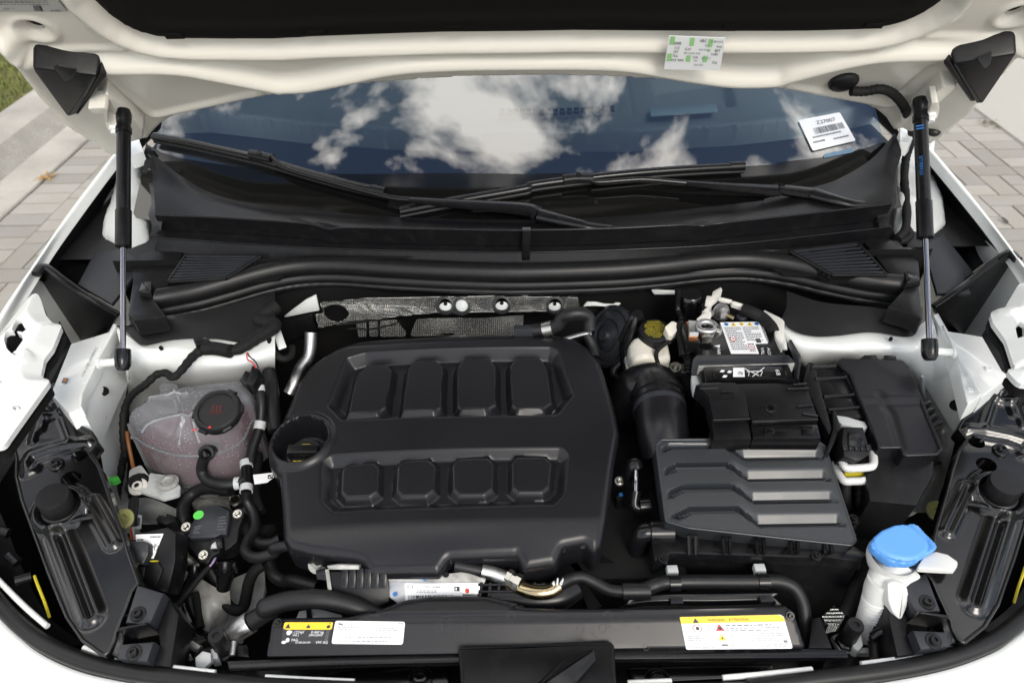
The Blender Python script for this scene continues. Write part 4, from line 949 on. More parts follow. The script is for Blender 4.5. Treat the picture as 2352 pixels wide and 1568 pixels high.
# white hinge pillars behind the struts
for q, lab in (('L: 590,1108 655,985 735,650 800,640 810,820 845,930 850,1210 730,1210 655,1150', 'l'), ('R: -60,800 60,740 110,640 190,700 200,1100 290,1270 220,1330 100,1395 40,1390 -60,1390', 'r')):
    fr = hz(.985); o_ = rnd(ccw(fr.P(q)), .01, 3); cx_ = sum(p[0] for p in o_) / len(o_)
    hf('hinge_pillar', fr, o_, lambda P, c=cx_: .05 * ss((P[:, 1] - 1.28) / .15) + .006 * np.sin((P[:, 0] - c) * 60 + P[:, 1] * 22), M['pillar'], body, step=.006, skirt=.03, edge=.006, ang=70)
screw(body, W('L: 783,640', z=1.05)[0], (.3, -.7, .6), .009, 'white'); screw(body, W('L: 632,1115', z=.99)[0], (.4, -.5, .7), .010, 'white'); screw(body, W('R: 240,1285', z=.99)[0], (-.4, -.5, .7), .010, 'lgrey')
def baffle(label, p0, p1, q, lip, q2, zl):
    t = thing('splash_baffle', label, 'baffle', 'splash baffles in front of the fender channels')
    a, b = W(p0)[0], W(p1)[0]; fr = facing(f3(a, b, a + Vector((0, .02, -.1))))
    prism('plate', fr, rnd(ccw(fr.P(q)), .006, 3), .004, -.004, M['black'], t, bev=.002)
    tube('lip', W(lip), lambda s, L: .011 - .004 * s / L, M['satin'], t, 10, 5, flat=.6)
    prism('shield', hz(zl), q2, 0, -.1, M['black'], t, bev=.002)
baffle('black splash baffle standing beside the stamped left wing rail', '10: 300,285,1.035', '10: 825,610,.965', '10: 232,365 300,290 345,320 520,450 822,610 800,650 778,690 742,738 490,812 408,640 310,575 250,420', '10: 250,340,1.035 310,290,1.037 430,375,1.02 560,465,1.0 700,550,.985 820,618,.968', '10: 408,655 492,815 350,1085 262,1012 285,870 345,800', .93)
baffle('black splash baffle standing beside the right wing rail', '13: 1800,195,1.035', '13: 1270,560,.965', '13: 1840,330 1855,225 1800,195 1700,250 1500,400 1275,555 1280,600 1310,640 1375,735 1595,768 1680,560 1790,490', '13: 1850,240,1.035 1790,195,1.037 1680,265,1.02 1560,355,1.0 1400,470,.985 1270,560,.968', '13: 1600,765 1690,620 1800,740 1850,910 1740,1000', .93)
# black lower cowl hanging below the seal, left and right
lc = thing('cowl_skirt', 'black cowl skirt hanging above the left strut tower', 'cowl')
sheet('skirt', [W('10: 885,640,.985 1140,625,.975 1400,590,.97 1650,530,.97 1895,460,.97'), W('10: 890,690,.975 1100,680,.965 1400,680,.962 1650,660,.96 1895,600,.96'), W('10: 790,690,.968 870,735,.962 935,800,.954 1000,828,.95 1200,790,.95 1450,782,.95 1700,800,.948 1895,730,.948')], M['rubber'], lc, nu=40, nv=5)
prism('end_block', hz(1.0), '10: 880,610 915,370 935,345 1085,315 1065,415 985,430 962,490 1055,505 1140,622 925,655', 0, -.035, M['black'], lc, bev=.003)
lc = thing('cowl_skirt', 'black cowl skirt hanging above the right strut tower', 'cowl')
sheet('skirt', [W('13: 1195,565,.985 1050,590,.975 800,560,.97 500,530,.97 260,455,.97'), W('13: 1195,640,.97 1050,660,.962 800,660,.96 500,640,.96 260,560,.96'), W('13: 1180,688,.962 1110,770,.95 850,738,.95 600,764,.95 430,764,.95 285,718,.95 225,640,.948')][::-1], M['rubber'], lc, nu=40, nv=5)
prism('end_block', hz(1.0), '13: 1070,440 1170,415 1190,560 1185,640 1110,600 960,560', 0, -.035, M['black'], lc, bev=.003)

# ------------------------------------------------------------------ headlamp carriers (gloss black pressings)
BF = tilt(.524, .83, 13)
def carrier(label, s):
    def m(q): 
        P = BF.P(q) if isinstance(q, str) else q
        return [(s * p[0], p[1]) for p in P]
    t = thing('headlamp_carrier', label, 'bracket', 'headlamp carriers')
    out = m('10: 345,1160 380,1130 440,1120 510,1130 550,1165 545,1200 475,1285 480,1330 520,1372 640,1440 680,1500 20: 600,20 660,100 710,230 760,390 835,600 862,690 932,890 885,955 840,1080 790,1200 760,1300 735,1350 700,1382 650,1345 560,1280 455,1130 330,830 150,340 112,180 118,60 10: 110,1540 160,1440 215,1350 280,1190')
    out = rnd(ccw(out), .006, 3)
    rib = m('20: 395,545 420,545 640,1110 600,1140'); c1 = m('20: 405,560 615,1110'); slot = m('20: 600,335 620,335 775,625 760,640'); c2 = m('20: 612,345 765,625')
    arch = m('20: 190,150 180,90 215,40 330,5 10: 500,1520 620,1510'); arch2 = m('20: 240,140 260,90 340,60 560,20'); ring = m('10: 365,1235')[0]; cap = m('20: 410,400')[0]
    rad = [m(q) for q in ('10: 290,1320 240,1500', '10: 430,1310 500,1490', '10: 330,1330 300,1420')]
    def h(P):
        o = np.zeros(len(P))
        o += .010 * bump(pdist(P, c1) / .024) - .013 * bump(pdist(P, c1) / .010)
        o += .010 * bump(pdist(P, c2) / .016) - .008 * bump(pdist(P, c2) / .007)
        o += .007 * bump(pdist(P, arch) / .014) + .004 * bump(pdist(P, arch2) / .010)
        d = np.hypot(P[:, 0] - ring[0], P[:, 1] - ring[1]); o += .008 * bump((d - .03) / .012) - .006 * ss((.02 - d) / .01) + .006 * ss((.010 - d) / .004)
        d = np.hypot(P[:, 0] - cap[0], P[:, 1] - cap[1]); o += .012 * bump((d - .034) / .012)
        for r_ in rad: o += .004 * bump(pdist(P, r_) / .010)
        pass
        o += .006 * ss((P[:, 1] - .30) / .05)
        return o
    holes = [ell(m('20: 478,188')[0], .016, .013), ell(m('20: 540,45')[0], .013, .008, 24, .3 * s)]
    hf('pressing', BF, out, h, M['gloss'], t, step=.0026, holes=holes, skirt=.03, edge=0, ang=70)
    hh = h(np.array([p[:2] for p in out])); tube('rim', [BF.w(p[0], p[1], hh[i] - .0005) for i, p in enumerate(out)] + [BF.w(out[0][0], out[0][1], hh[0] - .0005)], .0028, M['gloss'], t, 8, 1, cap=False)
    c = BF.w(cap[0], cap[1], 0); top = None
    ax = Vector((s * .10, -.12, 1))
    lathe('adjuster_cap', c, ax, [(.026, -.01), (.026, .004), (.0235, .006), (.0235, .036), (.0222, .0385), (0, .039)], M['rubber'], t, 28)
    a = m('20: 380,100')[0]; screw(t, BF.w(a[0], a[1], .004), BF.n, .0065, 'gloss')
    a = m('20: 525,480')[0]; tube('tab', [BF.w(a[0] - .022 * s, a[1] - .006, .003), BF.w(a[0], a[1], .008), BF.w(a[0] + .022 * s, a[1] + .008, .003)], .006, M['gloss'], t, 10, flat=.5)
    ft = BF.up(.004)
    for q, sc in (('20: 932,912 1112,968 1030,1150 1010,1180 850,1168', '20: 940,1110'), ('20: 825,1310 1045,1292 1000,1425 795,1402', '20: 912,1370')):
        prism('foot', ft, m(q), 0, -.03, M['grey'], t, bev=.003); a = m(sc)[0]; screw(t, ft.w(a[0], a[1], .001), ft.n, .0062, 'satin')
    prism('foot_rib', ft, m('20: 820,1215 1022,1182 1025,1200 825,1238'), .012, -.03, M['satin'], t, bev=.003)
    prism('foot_wall', ft, m('20: 750,1200 850,1175 825,1300 800,1400 740,1370'), -.006, -.05, M['gloss'], t, bev=.004)
    prism('foot_wall', ft, m('20: 1112,968 1180,1080 1120,1440 1000,1425 1045,1292 1030,1180'), -.02, -.08, M['black'], t, bev=.004)
carrier('gloss black headlamp carrier with round cap, beside the coolant tank', -(-1))
carrier('gloss black headlamp carrier with round cap, beside the blue washer cap', -1)
# headlamp housings between carrier and front seal
def lamp(label, s):
    t = thing('headlamp_housing', label, 'headlamp', 'headlamp housings')
    def m(L): return [Vector((s * p.x, p.y, p.z)) for p in L]
    rows = [m(W('10: 60,1500,.88 20: -40,250,.86 60,560,.83 180,860,.80 330,1120,.775 560,1300,.76')), m(W('10: -60,1500,.86 20: -120,300,.84 0,600,.81 110,880,.785 270,1150,.765 520,1310,.755')), m(W('10: -200,1500,.84 20: -250,400,.80 -60,800,.77 60,980,.765 230,1170,.76 480,1330,.75'))]
    sheet('housing', rows if s > 0 else [r[::-1] for r in rows], M['black'], t, nu=24, nv=4)
    for q in ('20: -20,540,.845 60,560,.84', '20: 60,700,.83 120,760,.822', '20: 100,880,.82 210,850,.815'):
        tube('rib', m(W(q)), .008, M['satin'], t, 8)
    tube('marker_stripe', m(W('20: 232,845,.815 260,920,.812 300,1020,.80 335,1125,.79')), .0022, M['acid'], t, 6)
lamp('black headlamp housing with a yellow stripe near the stamped wing rail', 1)
lamp('black headlamp housing with a yellow stripe at the right front', -1)

# ------------------------------------------------------------------ coolant tank
ct = thing('coolant_tank', 'frosted coolant tank with pink coolant and black screw cap', 'coolant tank')
def xy(q): return [(p.x, p.y) for p in W(q)]
to = xy('10: 935,1390,.86 950,1310,.88 1010,1225,.89 1110,1150,.90 1300,1090,.905 1500,1066,.905 1640,1066,.90 1720,1100,.89 1755,1180,.88 1765,1300,.86 1755,1450,.82 20: 1690,60,.80 1620,150,.79 1500,212,.785 1300,216,.785 1180,190,.785 1060,130,.79 960,40,.80 10: 930,1500,.84')
toS = [tuple(p) for p in cr(ccw(to), 4)]
cxy = xy('10: 1505,1262,.93')[0]
seams = [xy(q) for q in ('10: 1200,1140,.92 1260,1330,.915 1110,1520,.90', '10: 960,1380,.90 1240,1320,.915 1330,1310,.92', '10: 1330,1345,.92 1340,1500,.91 20: 1310,210,.81', '10: 1040,1220,.91 1300,1170,.92', '20: 1500,0,.89 1530,180,.81', '10: 1350,1490,.905 1700,1480,.90', '10: 1620,1250,.92 1760,1270,.90')]
def tank_h(P):
    o = .010 * ss((P[:, 1] - .80) / .2)
    for s_ in seams: o = o + .006 * bump(pdist(P, s_) / .005)
    d = np.hypot(P[:, 0] - cxy[0], P[:, 1] - cxy[1]); o = o + .010 * ss((.052 - d) / .012)
    return o
hf('tank', hz(.912), toS, tank_h, M['tank'], ct, step=.0035, skirt=.125, edge=.046, ang=60)
_c = np.mean(np.array(toS), 0); inn = [tuple(_c + (np.array(p) - _c) * .93) for p in toS]
hf('coolant', hz(.853), inn, None, M['coolant'], ct, step=.008, skirt=.075, edge=.008)
ribm = pm('tank_rib_plastic', (.30, .31, .33), .3, coat=.2)
for s_ in seams:
    q_ = np.array([tuple(p) for p in cr([Vector((p[0], p[1], 0)) for p in s_], 6, False)])[:, :2]; q_ = q_[inside(q_, np.array(toS))]
    d_ = -sdf(q_, toS); t2_ = np.clip(1 - d_ / .046, 0, 1); z_ = .912 + tank_h(q_) - .046 * (1 - np.sqrt(np.clip(1 - t2_ * t2_, 0, 1))) - .003
    if len(q_) > 2: tube('mould_rib', [Vector((a[0], a[1], b)) for a, b in zip(q_, z_)], .0022, ribm, ct, 6, 1)
tube('tank_seam', [Vector((p[0], p[1], .852)) for p in toS + toS[:2]], .0028, M['tank'], ct, 6, 1, cap=False)
ax = Vector((-.06, -.34, 1)).normalized(); c0 = Vector((cxy[0], cxy[1], .915)); a1 = ax.orthogonal().normalized(); b1 = ax.cross(a1)
cap_ = lathe('screw_cap', c0, ax, [(.034, 0), (.0385, .002), (.040, .010), (.0385, .018), (.036, .0205), (.031, .0205), (.0295, .017), (.0, .017)], M['rubber'], ct, 40)
for k in range(6):
    a = k * math.pi / 3 + .3; d = a1 * math.cos(a) + b1 * math.sin(a); q_ = c0 + d * .0395 + ax * .003
    tube('cap_grip', [q_ + ax.cross(d) * -.007 + ax * .008, q_ + ax.cross(d) * .007 + ax * .008], .0042, M['rubber'], cap_, 8)
ex_ = (X_ - ax * X_.dot(ax)).normalized(); fc = Frame(c0 + ax * .0172, ex_, ax.cross(ex_))
P_ = Print(fc, [(-.015, -.010), (.015, -.010), (.015, .012), (-.015, .012)], .0004)
P_.poly(M['darkred'], [(.12, .32), (.88, .32), (.80, .38), (.20, .38)]); 
for x in (.28, .5, .70): P_.poly(M['darkred'], [(x - .05, .42), (x + .06, .42), (x + .02, .62), (x + .05, .78), (x - .04, .95), (x - .07, .70)])
P_.lines(M['darkred'], .1, .9, .12, .22, 1, 5, .8); P_.done('cap_print', cap_)
P_ = Print(fc.up(.0), [(-.04, -.042), (.02, -.042), (.02, -.030), (-.04, -.030)], .0045)
P_.poly(M['red'], [(.2, .2), (.27, .35), (.2, .6), (.13, .35)]); P_.poly(M['red'], [(.62, .5), (.68, .6), (.62, .9), (.56, .6)]); P_.done('cap_print', cap_)
lathe('outlet_spigot', W('10: 1440,1555,.868')[0], (0, -.8, .4), [(.011, -.02), (.011, .006), (.0135, .007), (.0135, .012), (.009, .013)], M['satin'], ct, 18)
prism('mount_ear', hz(.90), '10: 1095,1120 1110,1095 1160,1085 1220,1100 1230,1130 1110,1160', .002, -.006, M['tank'], ct, r=.004)
prism('mount_ear', hz(.80), '20: 1010,150 1150,170 1215,240 1210,300 1100,330 860,250 870,130 950,95 1005,170', 0, -.006, M['prime'], ct, r=.006)
lathe('mount_grommet', W('20: 1135,222,.802')[0], Z_, [(.017, -.002), (.018, .003), (.012, .005), (.010, .001), (0, .001)], M['castgrey'], ct, 20)
# hoses around the tank
t_, p_ = hose_t('coolant_hose', 'short black hose curving from the tank outlet to the tee', 'hose', '20: 1405,10,.868 1370,70,.85 1360,140,.83 1400,205,.82 1500,232,.82 1600,222,.82', .0092)
clip(t_, p_, 0, .0092, 'steel'); clip(t_, p_, 5, .0092, 'lgrey')
t_, p_ = hose_t('hose_tee', 'black hose tee with metal clamps beside the tank', 'hose', '20: 1660,95,.83 1665,170,.825 1660,260,.82', .0095, 'satin', part='tee', n=4)
clip(t_, p_, 0, .0092, 'lgrey', wd=.012); clip(t_, p_, 2, .0092, 'lgrey', wd=.012); tube('branch', W('20: 1600,222,.822 1660,200,.825'), .008, M['satin'], t_, 12)
t_, p_ = hose_t('coolant_hose', 'long black hose winding from the tee below the engine cover', 'hose', '20: 1660,265,.82 1665,340,.80 1710,430,.785 1720,520,.78 1670,610,.78 1655,680,.785 1720,722,.79 1853,690,.80 21: 160,660,.81 270,640,.82', .0088, seg=16)
t_, p_ = hose_t('coolant_hose', 'grey-printed hose looping from the tee down to the valve', 'hose', '20: 1560,270,.80 1400,255,.79 1300,290,.78 1240,370,.775 1235,470,.77 1260,560,.75', .0105, seg=16)
P_ = None
t_, p_ = hose_t('vent_hose', 'thin black hose rising past the tank cap', 'hose', '20: 1690,90,.83 1700,0,.84 10: 1790,1380,.86 1800,1230,.885 1785,1130,.90', .0085)
clip(t_, p_, 4, .0085, 'lgrey', wd=.010); clip(t_, p_, 2, .0085, 'lgrey', wd=.014)
hose('vent_hose', 'thick black hose beside the tank running under the bulkhead', 'hose', '10: 1895,1420,.85 1880,1250,.87 1870,1100,.885 1855,1010,.89', .0125)
# sensor plug at the back of the tank, with its red and black wires
t_ = thing('sensor_plug', 'black sensor plug with a thin red wire behind the tank cap', 'plug')
fr = tilt(1.0, .93, 20); prism('housing', fr, '10: 1650,1065 1690,1000 1740,1015 1725,1100 1700,1110', 0, -.03, M['satin'], t_, bev=.002); prism('plug', fr, '10: 1700,1105 1745,975 1790,1000 1785,1060 1750,1120', .006, -.03, M['black'], t_, bev=.002)
tube('wire', W('10: 1765,985,.94 1740,945,.945 1705,925,.945 1700,880,.95'), .0012, M['red'], t_, 6); tube('wire', W('10: 1780,985,.94 1760,940,.945 1720,905,.945 1705,880,.95'), .0012, M['tape'], t_, 6)
# wiring looms
lo = thing('wiring_loom', 'black taped wiring loom running along the left strut tower', 'wiring')
tube('loom', W('11: 180,560,.96 60,650,.955 10: 1895,690,.955 1780,770,.955 1650,850,.952 1560,860,.952 1480,850,.952 1400,860,.952 1330,905,.95 1250,1000,.945 1190,1050,.94 1150,1020,.94 1080,1030,.935 1000,1100,.92 900,1180,.89 855,1290,.86 850,1450,.83 860,1568,.80 20: 820,120,.77 790,300,.75 790,430,.73'), lambda s, L: .0155 - .0088 * min(1, s / .30) + .0006 * math.sin(s * 420), M['tape'], lo, 12, 10)
tube('branch', W('11: 20,740,.95 90,780,.94 150,860,.925 220,920,.915 280,900,.91 290,840,.91'), .0065, M['tape'], lo, 10); tube('branch', W('11: 90,700,.95 130,780,.94 130,870,.93'), .005, M['tape'], lo, 10)
tube('tape_sleeve', W('10: 1590,870,.957 1480,850,.955 1400,850,.955'), .0125, M['tape'], lo, 12); prism('loom_clip', hz(.957), '10: 1340,815 1430,800 1460,830 1360,860', .012, -.01, M['satin'], lo)
tube('brown_wire', W('10: 875,1420,.84 885,1500,.82 20: 885,50,.80 900,120,.79 925,175,.785'), .0035, pm('brown_wire', (.22, .08, .02), .5), lo, 8)
lathe('earth_stud', W('20: 935,240,.79')[0], (0, -.3, 1), [(.020, -.004), (.022, .006), (.018, .012), (.012, .010), (.010, .018), (0, .019)], M['tape'], lo, 14); screw(lo, W('20: 930,245,.80')[0], (0, -.3, 1), .009, 'foam')
tag(prism('green_clip', hz(.80), '20: 705,165 735,195 800,185 810,200 770,225 730,215', .006, -.006, M['dotgreen'], None), 'small bright green clip on the wiring by the headlamp carrier', 'clip')
# ------------------------------------------------------------------ engine cover
EF = tilt(.637, .855, 9.2)
ec = thing('engine_cover', 'black plastic engine cover with two rows of four raised pads', 'engine cover')
eo = EF.P('11: 870,765 740,780 620,830 500,890 400,960 320,1060 250,1230 200,1340 120,1450 105,1510 112,1568 21: 110,60 140,110 185,165 205,400 213,590 250,650 400,690 700,735 745,750 800,820 1270,820 1340,735 1790,720 22: 110,715 165,795 380,765 430,665 570,640 640,700 690,640 720,480 770,100 12: 822,1450 800,1320 760,1170 690,960 600,860 500,800 400,770 250,752 0,750 11: 1400,756')
eo = rnd(ccw(eo), .006, 3)
rec1 = rnd(ccw(EF.P('o: 795,823 840,813 1000,811 1265,809 1283,817 1318,917 1280,965 1200,968 785,968 751,932')), .010, 4)
rec2 = rnd(ccw(EF.P('o: 738,1062 760,1048 1000,1043 1290,1040 1308,1058 1300,1140 1275,1172 1000,1178 765,1180 737,1150')), .012, 4)
p1 = ['840,833 893,832 912,852 897,945 870,963 795,963 789,955 808,862', '950,828 1005,826 1029,846 1025,950 1000,963 922,963 914,953 928,848', '1060,825 1128,825 1149,848 1151,945 1118,963 1055,963 1040,945 1040,850', '1180,825 1245,825 1266,848 1279,940 1250,960 1185,963 1165,945 1160,848']
p2 = ['795,1063 865,1058 882,1075 880,1140 855,1158 790,1158 772,1140 775,1080', '920,1058 990,1055 1012,1075 1010,1140 985,1160 918,1160 900,1140 903,1080', '1050,1055 1125,1053 1145,1072 1143,1140 1118,1160 1050,1160 1030,1140 1030,1075', '1180,1052 1255,1052 1278,1072 1272,1135 1250,1155 1185,1155 1165,1138 1165,1072']
pads1 = [rnd(ccw(EF.P('o: ' + q)), .003, 2) for q in p1]; pads2 = [rnd(ccw(EF.P('o: ' + q)), .003, 2) for q in p2]
wc = EF.P('o: 691,1010')[0]; wr = .048
bfront = EF.P('o: 1000,1313')[0][1]; bsh = EF.P('o: 1000,1200')[0][1]
def cover_h(P):
    a, b = P[:, 0], P[:, 1]
    h = .016 * (1 - ((a + .02) / .34) ** 2) - .020 * ss((bsh - b) / .09) - .018 * ss((b - EF.P('o: 1000,800')[0][1]) / .05)
    h = h - .022 * np.clip(-sdf(P, rec1, .02) / .017, 0, 1) - .014 * np.clip(-sdf(P, rec2, .02) / .014, 0, 1)
    for q in pads1: h = h + .020 * np.clip(-sdf(P, q, .02) / .0095, 0, 1)
    for q in pads2: h = h + .014 * np.clip(-sdf(P, q, .02) / .0095, 0, 1)
    d = np.hypot(a - wc[0], (b - wc[1])); h = h + .007 * bump((d - wr) / .013) - .048 * ss((wr - .002 - d) / .006)
    return h
hf('cover', EF, eo, cover_h, M['cover'], ec, step=.0023, skirt=.045, edge=.014, regions=[(q, 'raised_pad', M['cover']) for q in pads1 + pads2], ang=60)
# oil filler cap in its well
oc = thing('oil_filler_cap', 'black oil filler cap with yellow symbol in the engine cover well', 'oil cap')
c = EF.px(*uv('o', 697, 1036)); c0 = EF.w(c[0], c[1], -.016); n_ = EF.n
lathe('cap', c0, n_, [(.029, -.012), (.031, -.008), (.031, .006), (.029, .009), (.026, .010), (0, .010)], M['satin'], oc, 36)
fr = Frame(c0 + n_ * .010, EF.ex, EF.ey)
box('grip', fr, 0, 0, -.001, .050, .018, .016, M['satin'], oc, .003)
P_ = Print(fr, [(-.022, -.024), (.022, -.024), (.022, -.010), (-.022, -.010)], .0006)
P_.poly(M['acid'], [(.3, .35), (.62, .35), (.66, .55), (.86, .75), (.84, .82), (.62, .68), (.34, .68)]); P_.poly(M['acid'], [(.14, .6), (.3, .55), (.3, .63), (.16, .72)]); P_.done('oil_symbol', oc)
P_ = Print(fr, [(-.022, .010), (.022, .010), (.022, .024), (-.022, .024)], .0006); P_.poly(M['acid'], [(.36, .3), (.64, .3), (.66, .6), (.34, .6)]); P_.done('oil_symbol', oc)
tag(lathe('blue_paint_dot', c0 + EF.ex * -.024 + EF.ey * -.004 + n_ * .0105, n_, [(.0025, 0), (.0025, .0005), (0, .0006)], M['blueink'], oc, 8))
# engine block mass below the cover, so that the gaps show machinery and not a void
eb = thing('engine_block', 'dark engine block mostly hidden under the plastic cover', 'engine')
prism('block', hz(.80), [(-.30, .66), (.24, .66), (.26, 1.05), (-.28, 1.08)], 0, -.26, M['dark'], eb, bev=.01)
sheet('timing_case', [W('22: 470,690,.83 560,660,.83 650,690,.82 780,760,.80'), W('22: 470,760,.80 580,740,.80 680,790,.79 790,850,.77'), W('22: 540,830,.76 620,830,.76 700,880,.75 760,940,.73')], M['satin'], eb, nu=20, nv=4)
for k, r in enumerate((.050, .058, .066)):
    c = W('22: 560,860,.76')[0]; pts = [c + Vector((math.cos(a) * r, math.sin(a) * r * .7, .02 - .004 * k)) for a in [math.radians(q) for q in range(-20, 130, 15)]]; tube('pulley_rim', pts, .0035, M['rubber'], eb, 8, 3)
prism('belt', hz(.80), '22: 430,700 470,685 560,800 530,840 480,790', .0, -.01, M['castgrey'], eb)
# ------------------------------------------------------------------ bulkhead heat foil
hs = thing('heat_shield', 'silver dimpled heat shield foil on the bulkhead', 'heat shield')
SF = tilt(1.185, .92, 64)
so_ = SF.P('11: 430,622 500,615 490,525 700,510 850,495 1100,490 1400,492 1650,485 1895,495 12: 150,485 540,495 545,560 500,595 400,600 200,605 0,605 11: 1650,608 1400,612 1260,612 1100,635 900,650 700,665 470,712')
fh = [ell(SF.P(q)[0], rx, ry) for q, rx, ry in (('11: 588,610', .024, .018),)]
pods = [SF.P(q)[0] for q in ('11: 1347,553', '11: 1460,556', '11: 1735,548', '12: 378,553')]
def foil_h(P):
    o = .010 * np.sin(P[:, 1] * 90 + P[:, 0] * 4) + .006 * np.sin(P[:, 0] * 45) * np.sin(P[:, 1] * 60) + .0022 * np.sin(P[:, 0] * 190 + 3 * np.sin(P[:, 1] * 80)) * np.sin(P[:, 1] * 150 + 2 * np.sin(P[:, 0] * 60))
    for c in pods: d = np.hypot(P[:, 0] - c[0], (P[:, 1] - c[1])); o = o * (1 - .8 * bump(d / .06)) + .004 * bump((d - .018) / .006)
    return o
for c in pods: fh.append(ell(c, .0175, .015))
hf('foil', SF, rnd(ccw(so_), .006, 3), foil_h, M['foil'], hs, step=.0035, holes=fh, skirt=.004, edge=.002, ang=70)
for i, c in enumerate(pods):
    lathe('rubber_ring', SF.w(c[0], c[1], .004), SF.n, [(.0185, -.004), (.0185, .002), (.0145, .003), (.0125, -.002)], M['rubber'], hs, 24)
    prism('paint_spot', SF, ell((c[0] + .0, c[1] - (.003 if i != 1 else 0)), .0125, .0085 if i != 1 else .012, 20), -.003, -.006, M['pillar'], hs, bev=.0005)
    if i != 1: lathe('stud_hole', SF.w(c[0], c[1] + .003, 0), SF.n, [(.0038, -.002), (.0038, 0), (0, 0)], M['dark'], hs, 12)
hs2 = thing('heat_shield', 'crumpled silver heat shield over the exhaust behind the engine cover', 'heat shield')
for i, q in enumerate(('11: 735,665 800,660 800,770 750,770', '11: 815,660 875,655 880,770 820,770', '11: 890,660 1010,650 1080,740 1070,770 890,770')):
    fr = tilt(1.12, .84, 55); hf('foil_panel', fr, rnd(ccw(fr.P(q)), .004, 2), lambda P: .008 * np.sin(P[:, 0] * 70), M['foil'], hs2, step=.004, skirt=.004, ang=70)
fr = tilt(1.14, .86, 60); hf('foil_panel', fr, rnd(ccw(fr.P('11: 1150,645 1400,640 1600,640 1895,620 12: 160,620 160,760 0,770 11: 1100,765')), .006, 2), lambda P: .006 * np.sin(P[:, 0] * 50) * np.sin(P[:, 1] * 40), M['foil'], hs2, step=.004, skirt=.004, ang=70)
prism('foil_tab', tilt(1.08, .86, 30), '11: 1275,740 1330,732 1410,735 1400,750 1290,755', .004, -.004, M['foil'], hs2, r=.003)
tube('retaining_wire', WY('11: 650,728,1.15 700,715,1.13 850,715,1.12 1000,680,1.11 1040,665,1.12'), .002, M['satin'], hs2, 6); tube('retaining_wire', WY('11: 600,690,1.15 800,665,1.13 950,645,1.12'), .002, M['satin'], hs2, 6)
# white paint left bare on the bulkhead, pipe and cover flap at the left
prism('bare_paint', vert(1.225), '12: 570,565 600,535 660,535 720,548 780,550 800,540 838,543 810,560 818,580 800,582 790,568 720,565 650,560', 0, -.004, M['white'], wb, r=.002)
prism('bare_paint', vert(1.225), 'M: 668,165 690,125 715,128 715,155 800,165 935,170 935,205 700,205', 0, -.004, M['white'], wb, r=.002)
prism('bare_paint', vert(1.225), '11: 225,640 300,580 380,520 455,482 478,590 400,605', 0, -.004, M['white'], wb, r=.002)
prism('bare_paint', hz(.93), '11: 160,700 200,690 250,830 195,850 175,790', 0, -.004, M['white'], wb, r=.002)
prism('cover_flap', vert(1.20), '11: 200,690 230,650 430,620 465,712 380,750 250,800', .006, -.004, M['black'], wb, r=.004)
hose('air_conditioning_pipe', 'bent bare aluminium pipe rising at the left of the engine cover', 'pipe', '11: 420,740,.92 415,830,.90 400,910,.885 345,990,.875 310,1080,.865 270,1160,.85', .0115, 'alu')
t_, p_ = hose_t('breather_hose', 'black hose with a silver clip behind the engine cover', 'hose', '12: 230,725,.945 330,715,.95 395,690,.96 430,640,.975 480,615,.985 560,610,.985 610,640,.975 620,720,.955', .0125)
clip(t_, p_, 1, .0125, 'steel', wd=.018); prism('plug', hz(.947), '12: 95,715 180,708 235,705 235,742 100,745', .008, -.012, M['grey'], t_)
t_, p_ = hose_t('fuel_line', 'thin braided silver line behind the right corner of the engine cover', 'pipe', '12: 440,790,.93 520,765,.93 590,748,.93 630,750,.93', .0045, 'alu', part='line'); tube('sleeve', W('12: 600,760,.925 640,840,.91 645,910,.90'), .011, M['rubber'], t_, 10)
# ------------------------------------------------------------------ intake duct
du = thing('intake_duct', 'large glossy black intake elbow beside the engine cover', 'intake duct')
dp = W('12: 880,1330,.79 905,1230,.84 960,1150,.872 1050,1125,.888 1090,1200,.888')
tube('elbow', dp, .047, M['satin'], du, 28, 8)
dp2 = W('12: 1085,1190,.888 1110,1330,.882 1125,1450,.872 1150,1600,.85')
tube('pipe', dp2, lambda s, L: .0465 - .004 * s / L, M['cover'], du, 28, 8)
d = (dp2[1] - dp2[0]).normalized()
for k, r in ((-.004, .0495), (.010, .048)):
    lathe('joint_ring', dp2[0] + d * k, d, [(.040, 0), (r, 0), (r, .008), (.040, .008)], M['satin'], du, 32)
lathe('joint_band', dp2[0] + d * .022, d, [(.040, 0), (.0465, 0), (.0465, .010), (.044, .011)], M['grey'], du, 32)
b_ = W('12: 880,1340,.79')[0]; tube('bellows', [b_, b_ + Vector((-.02, -.03, -.06))], corr(.047, .012, .004), M['rubber'], du, 24, n=30)
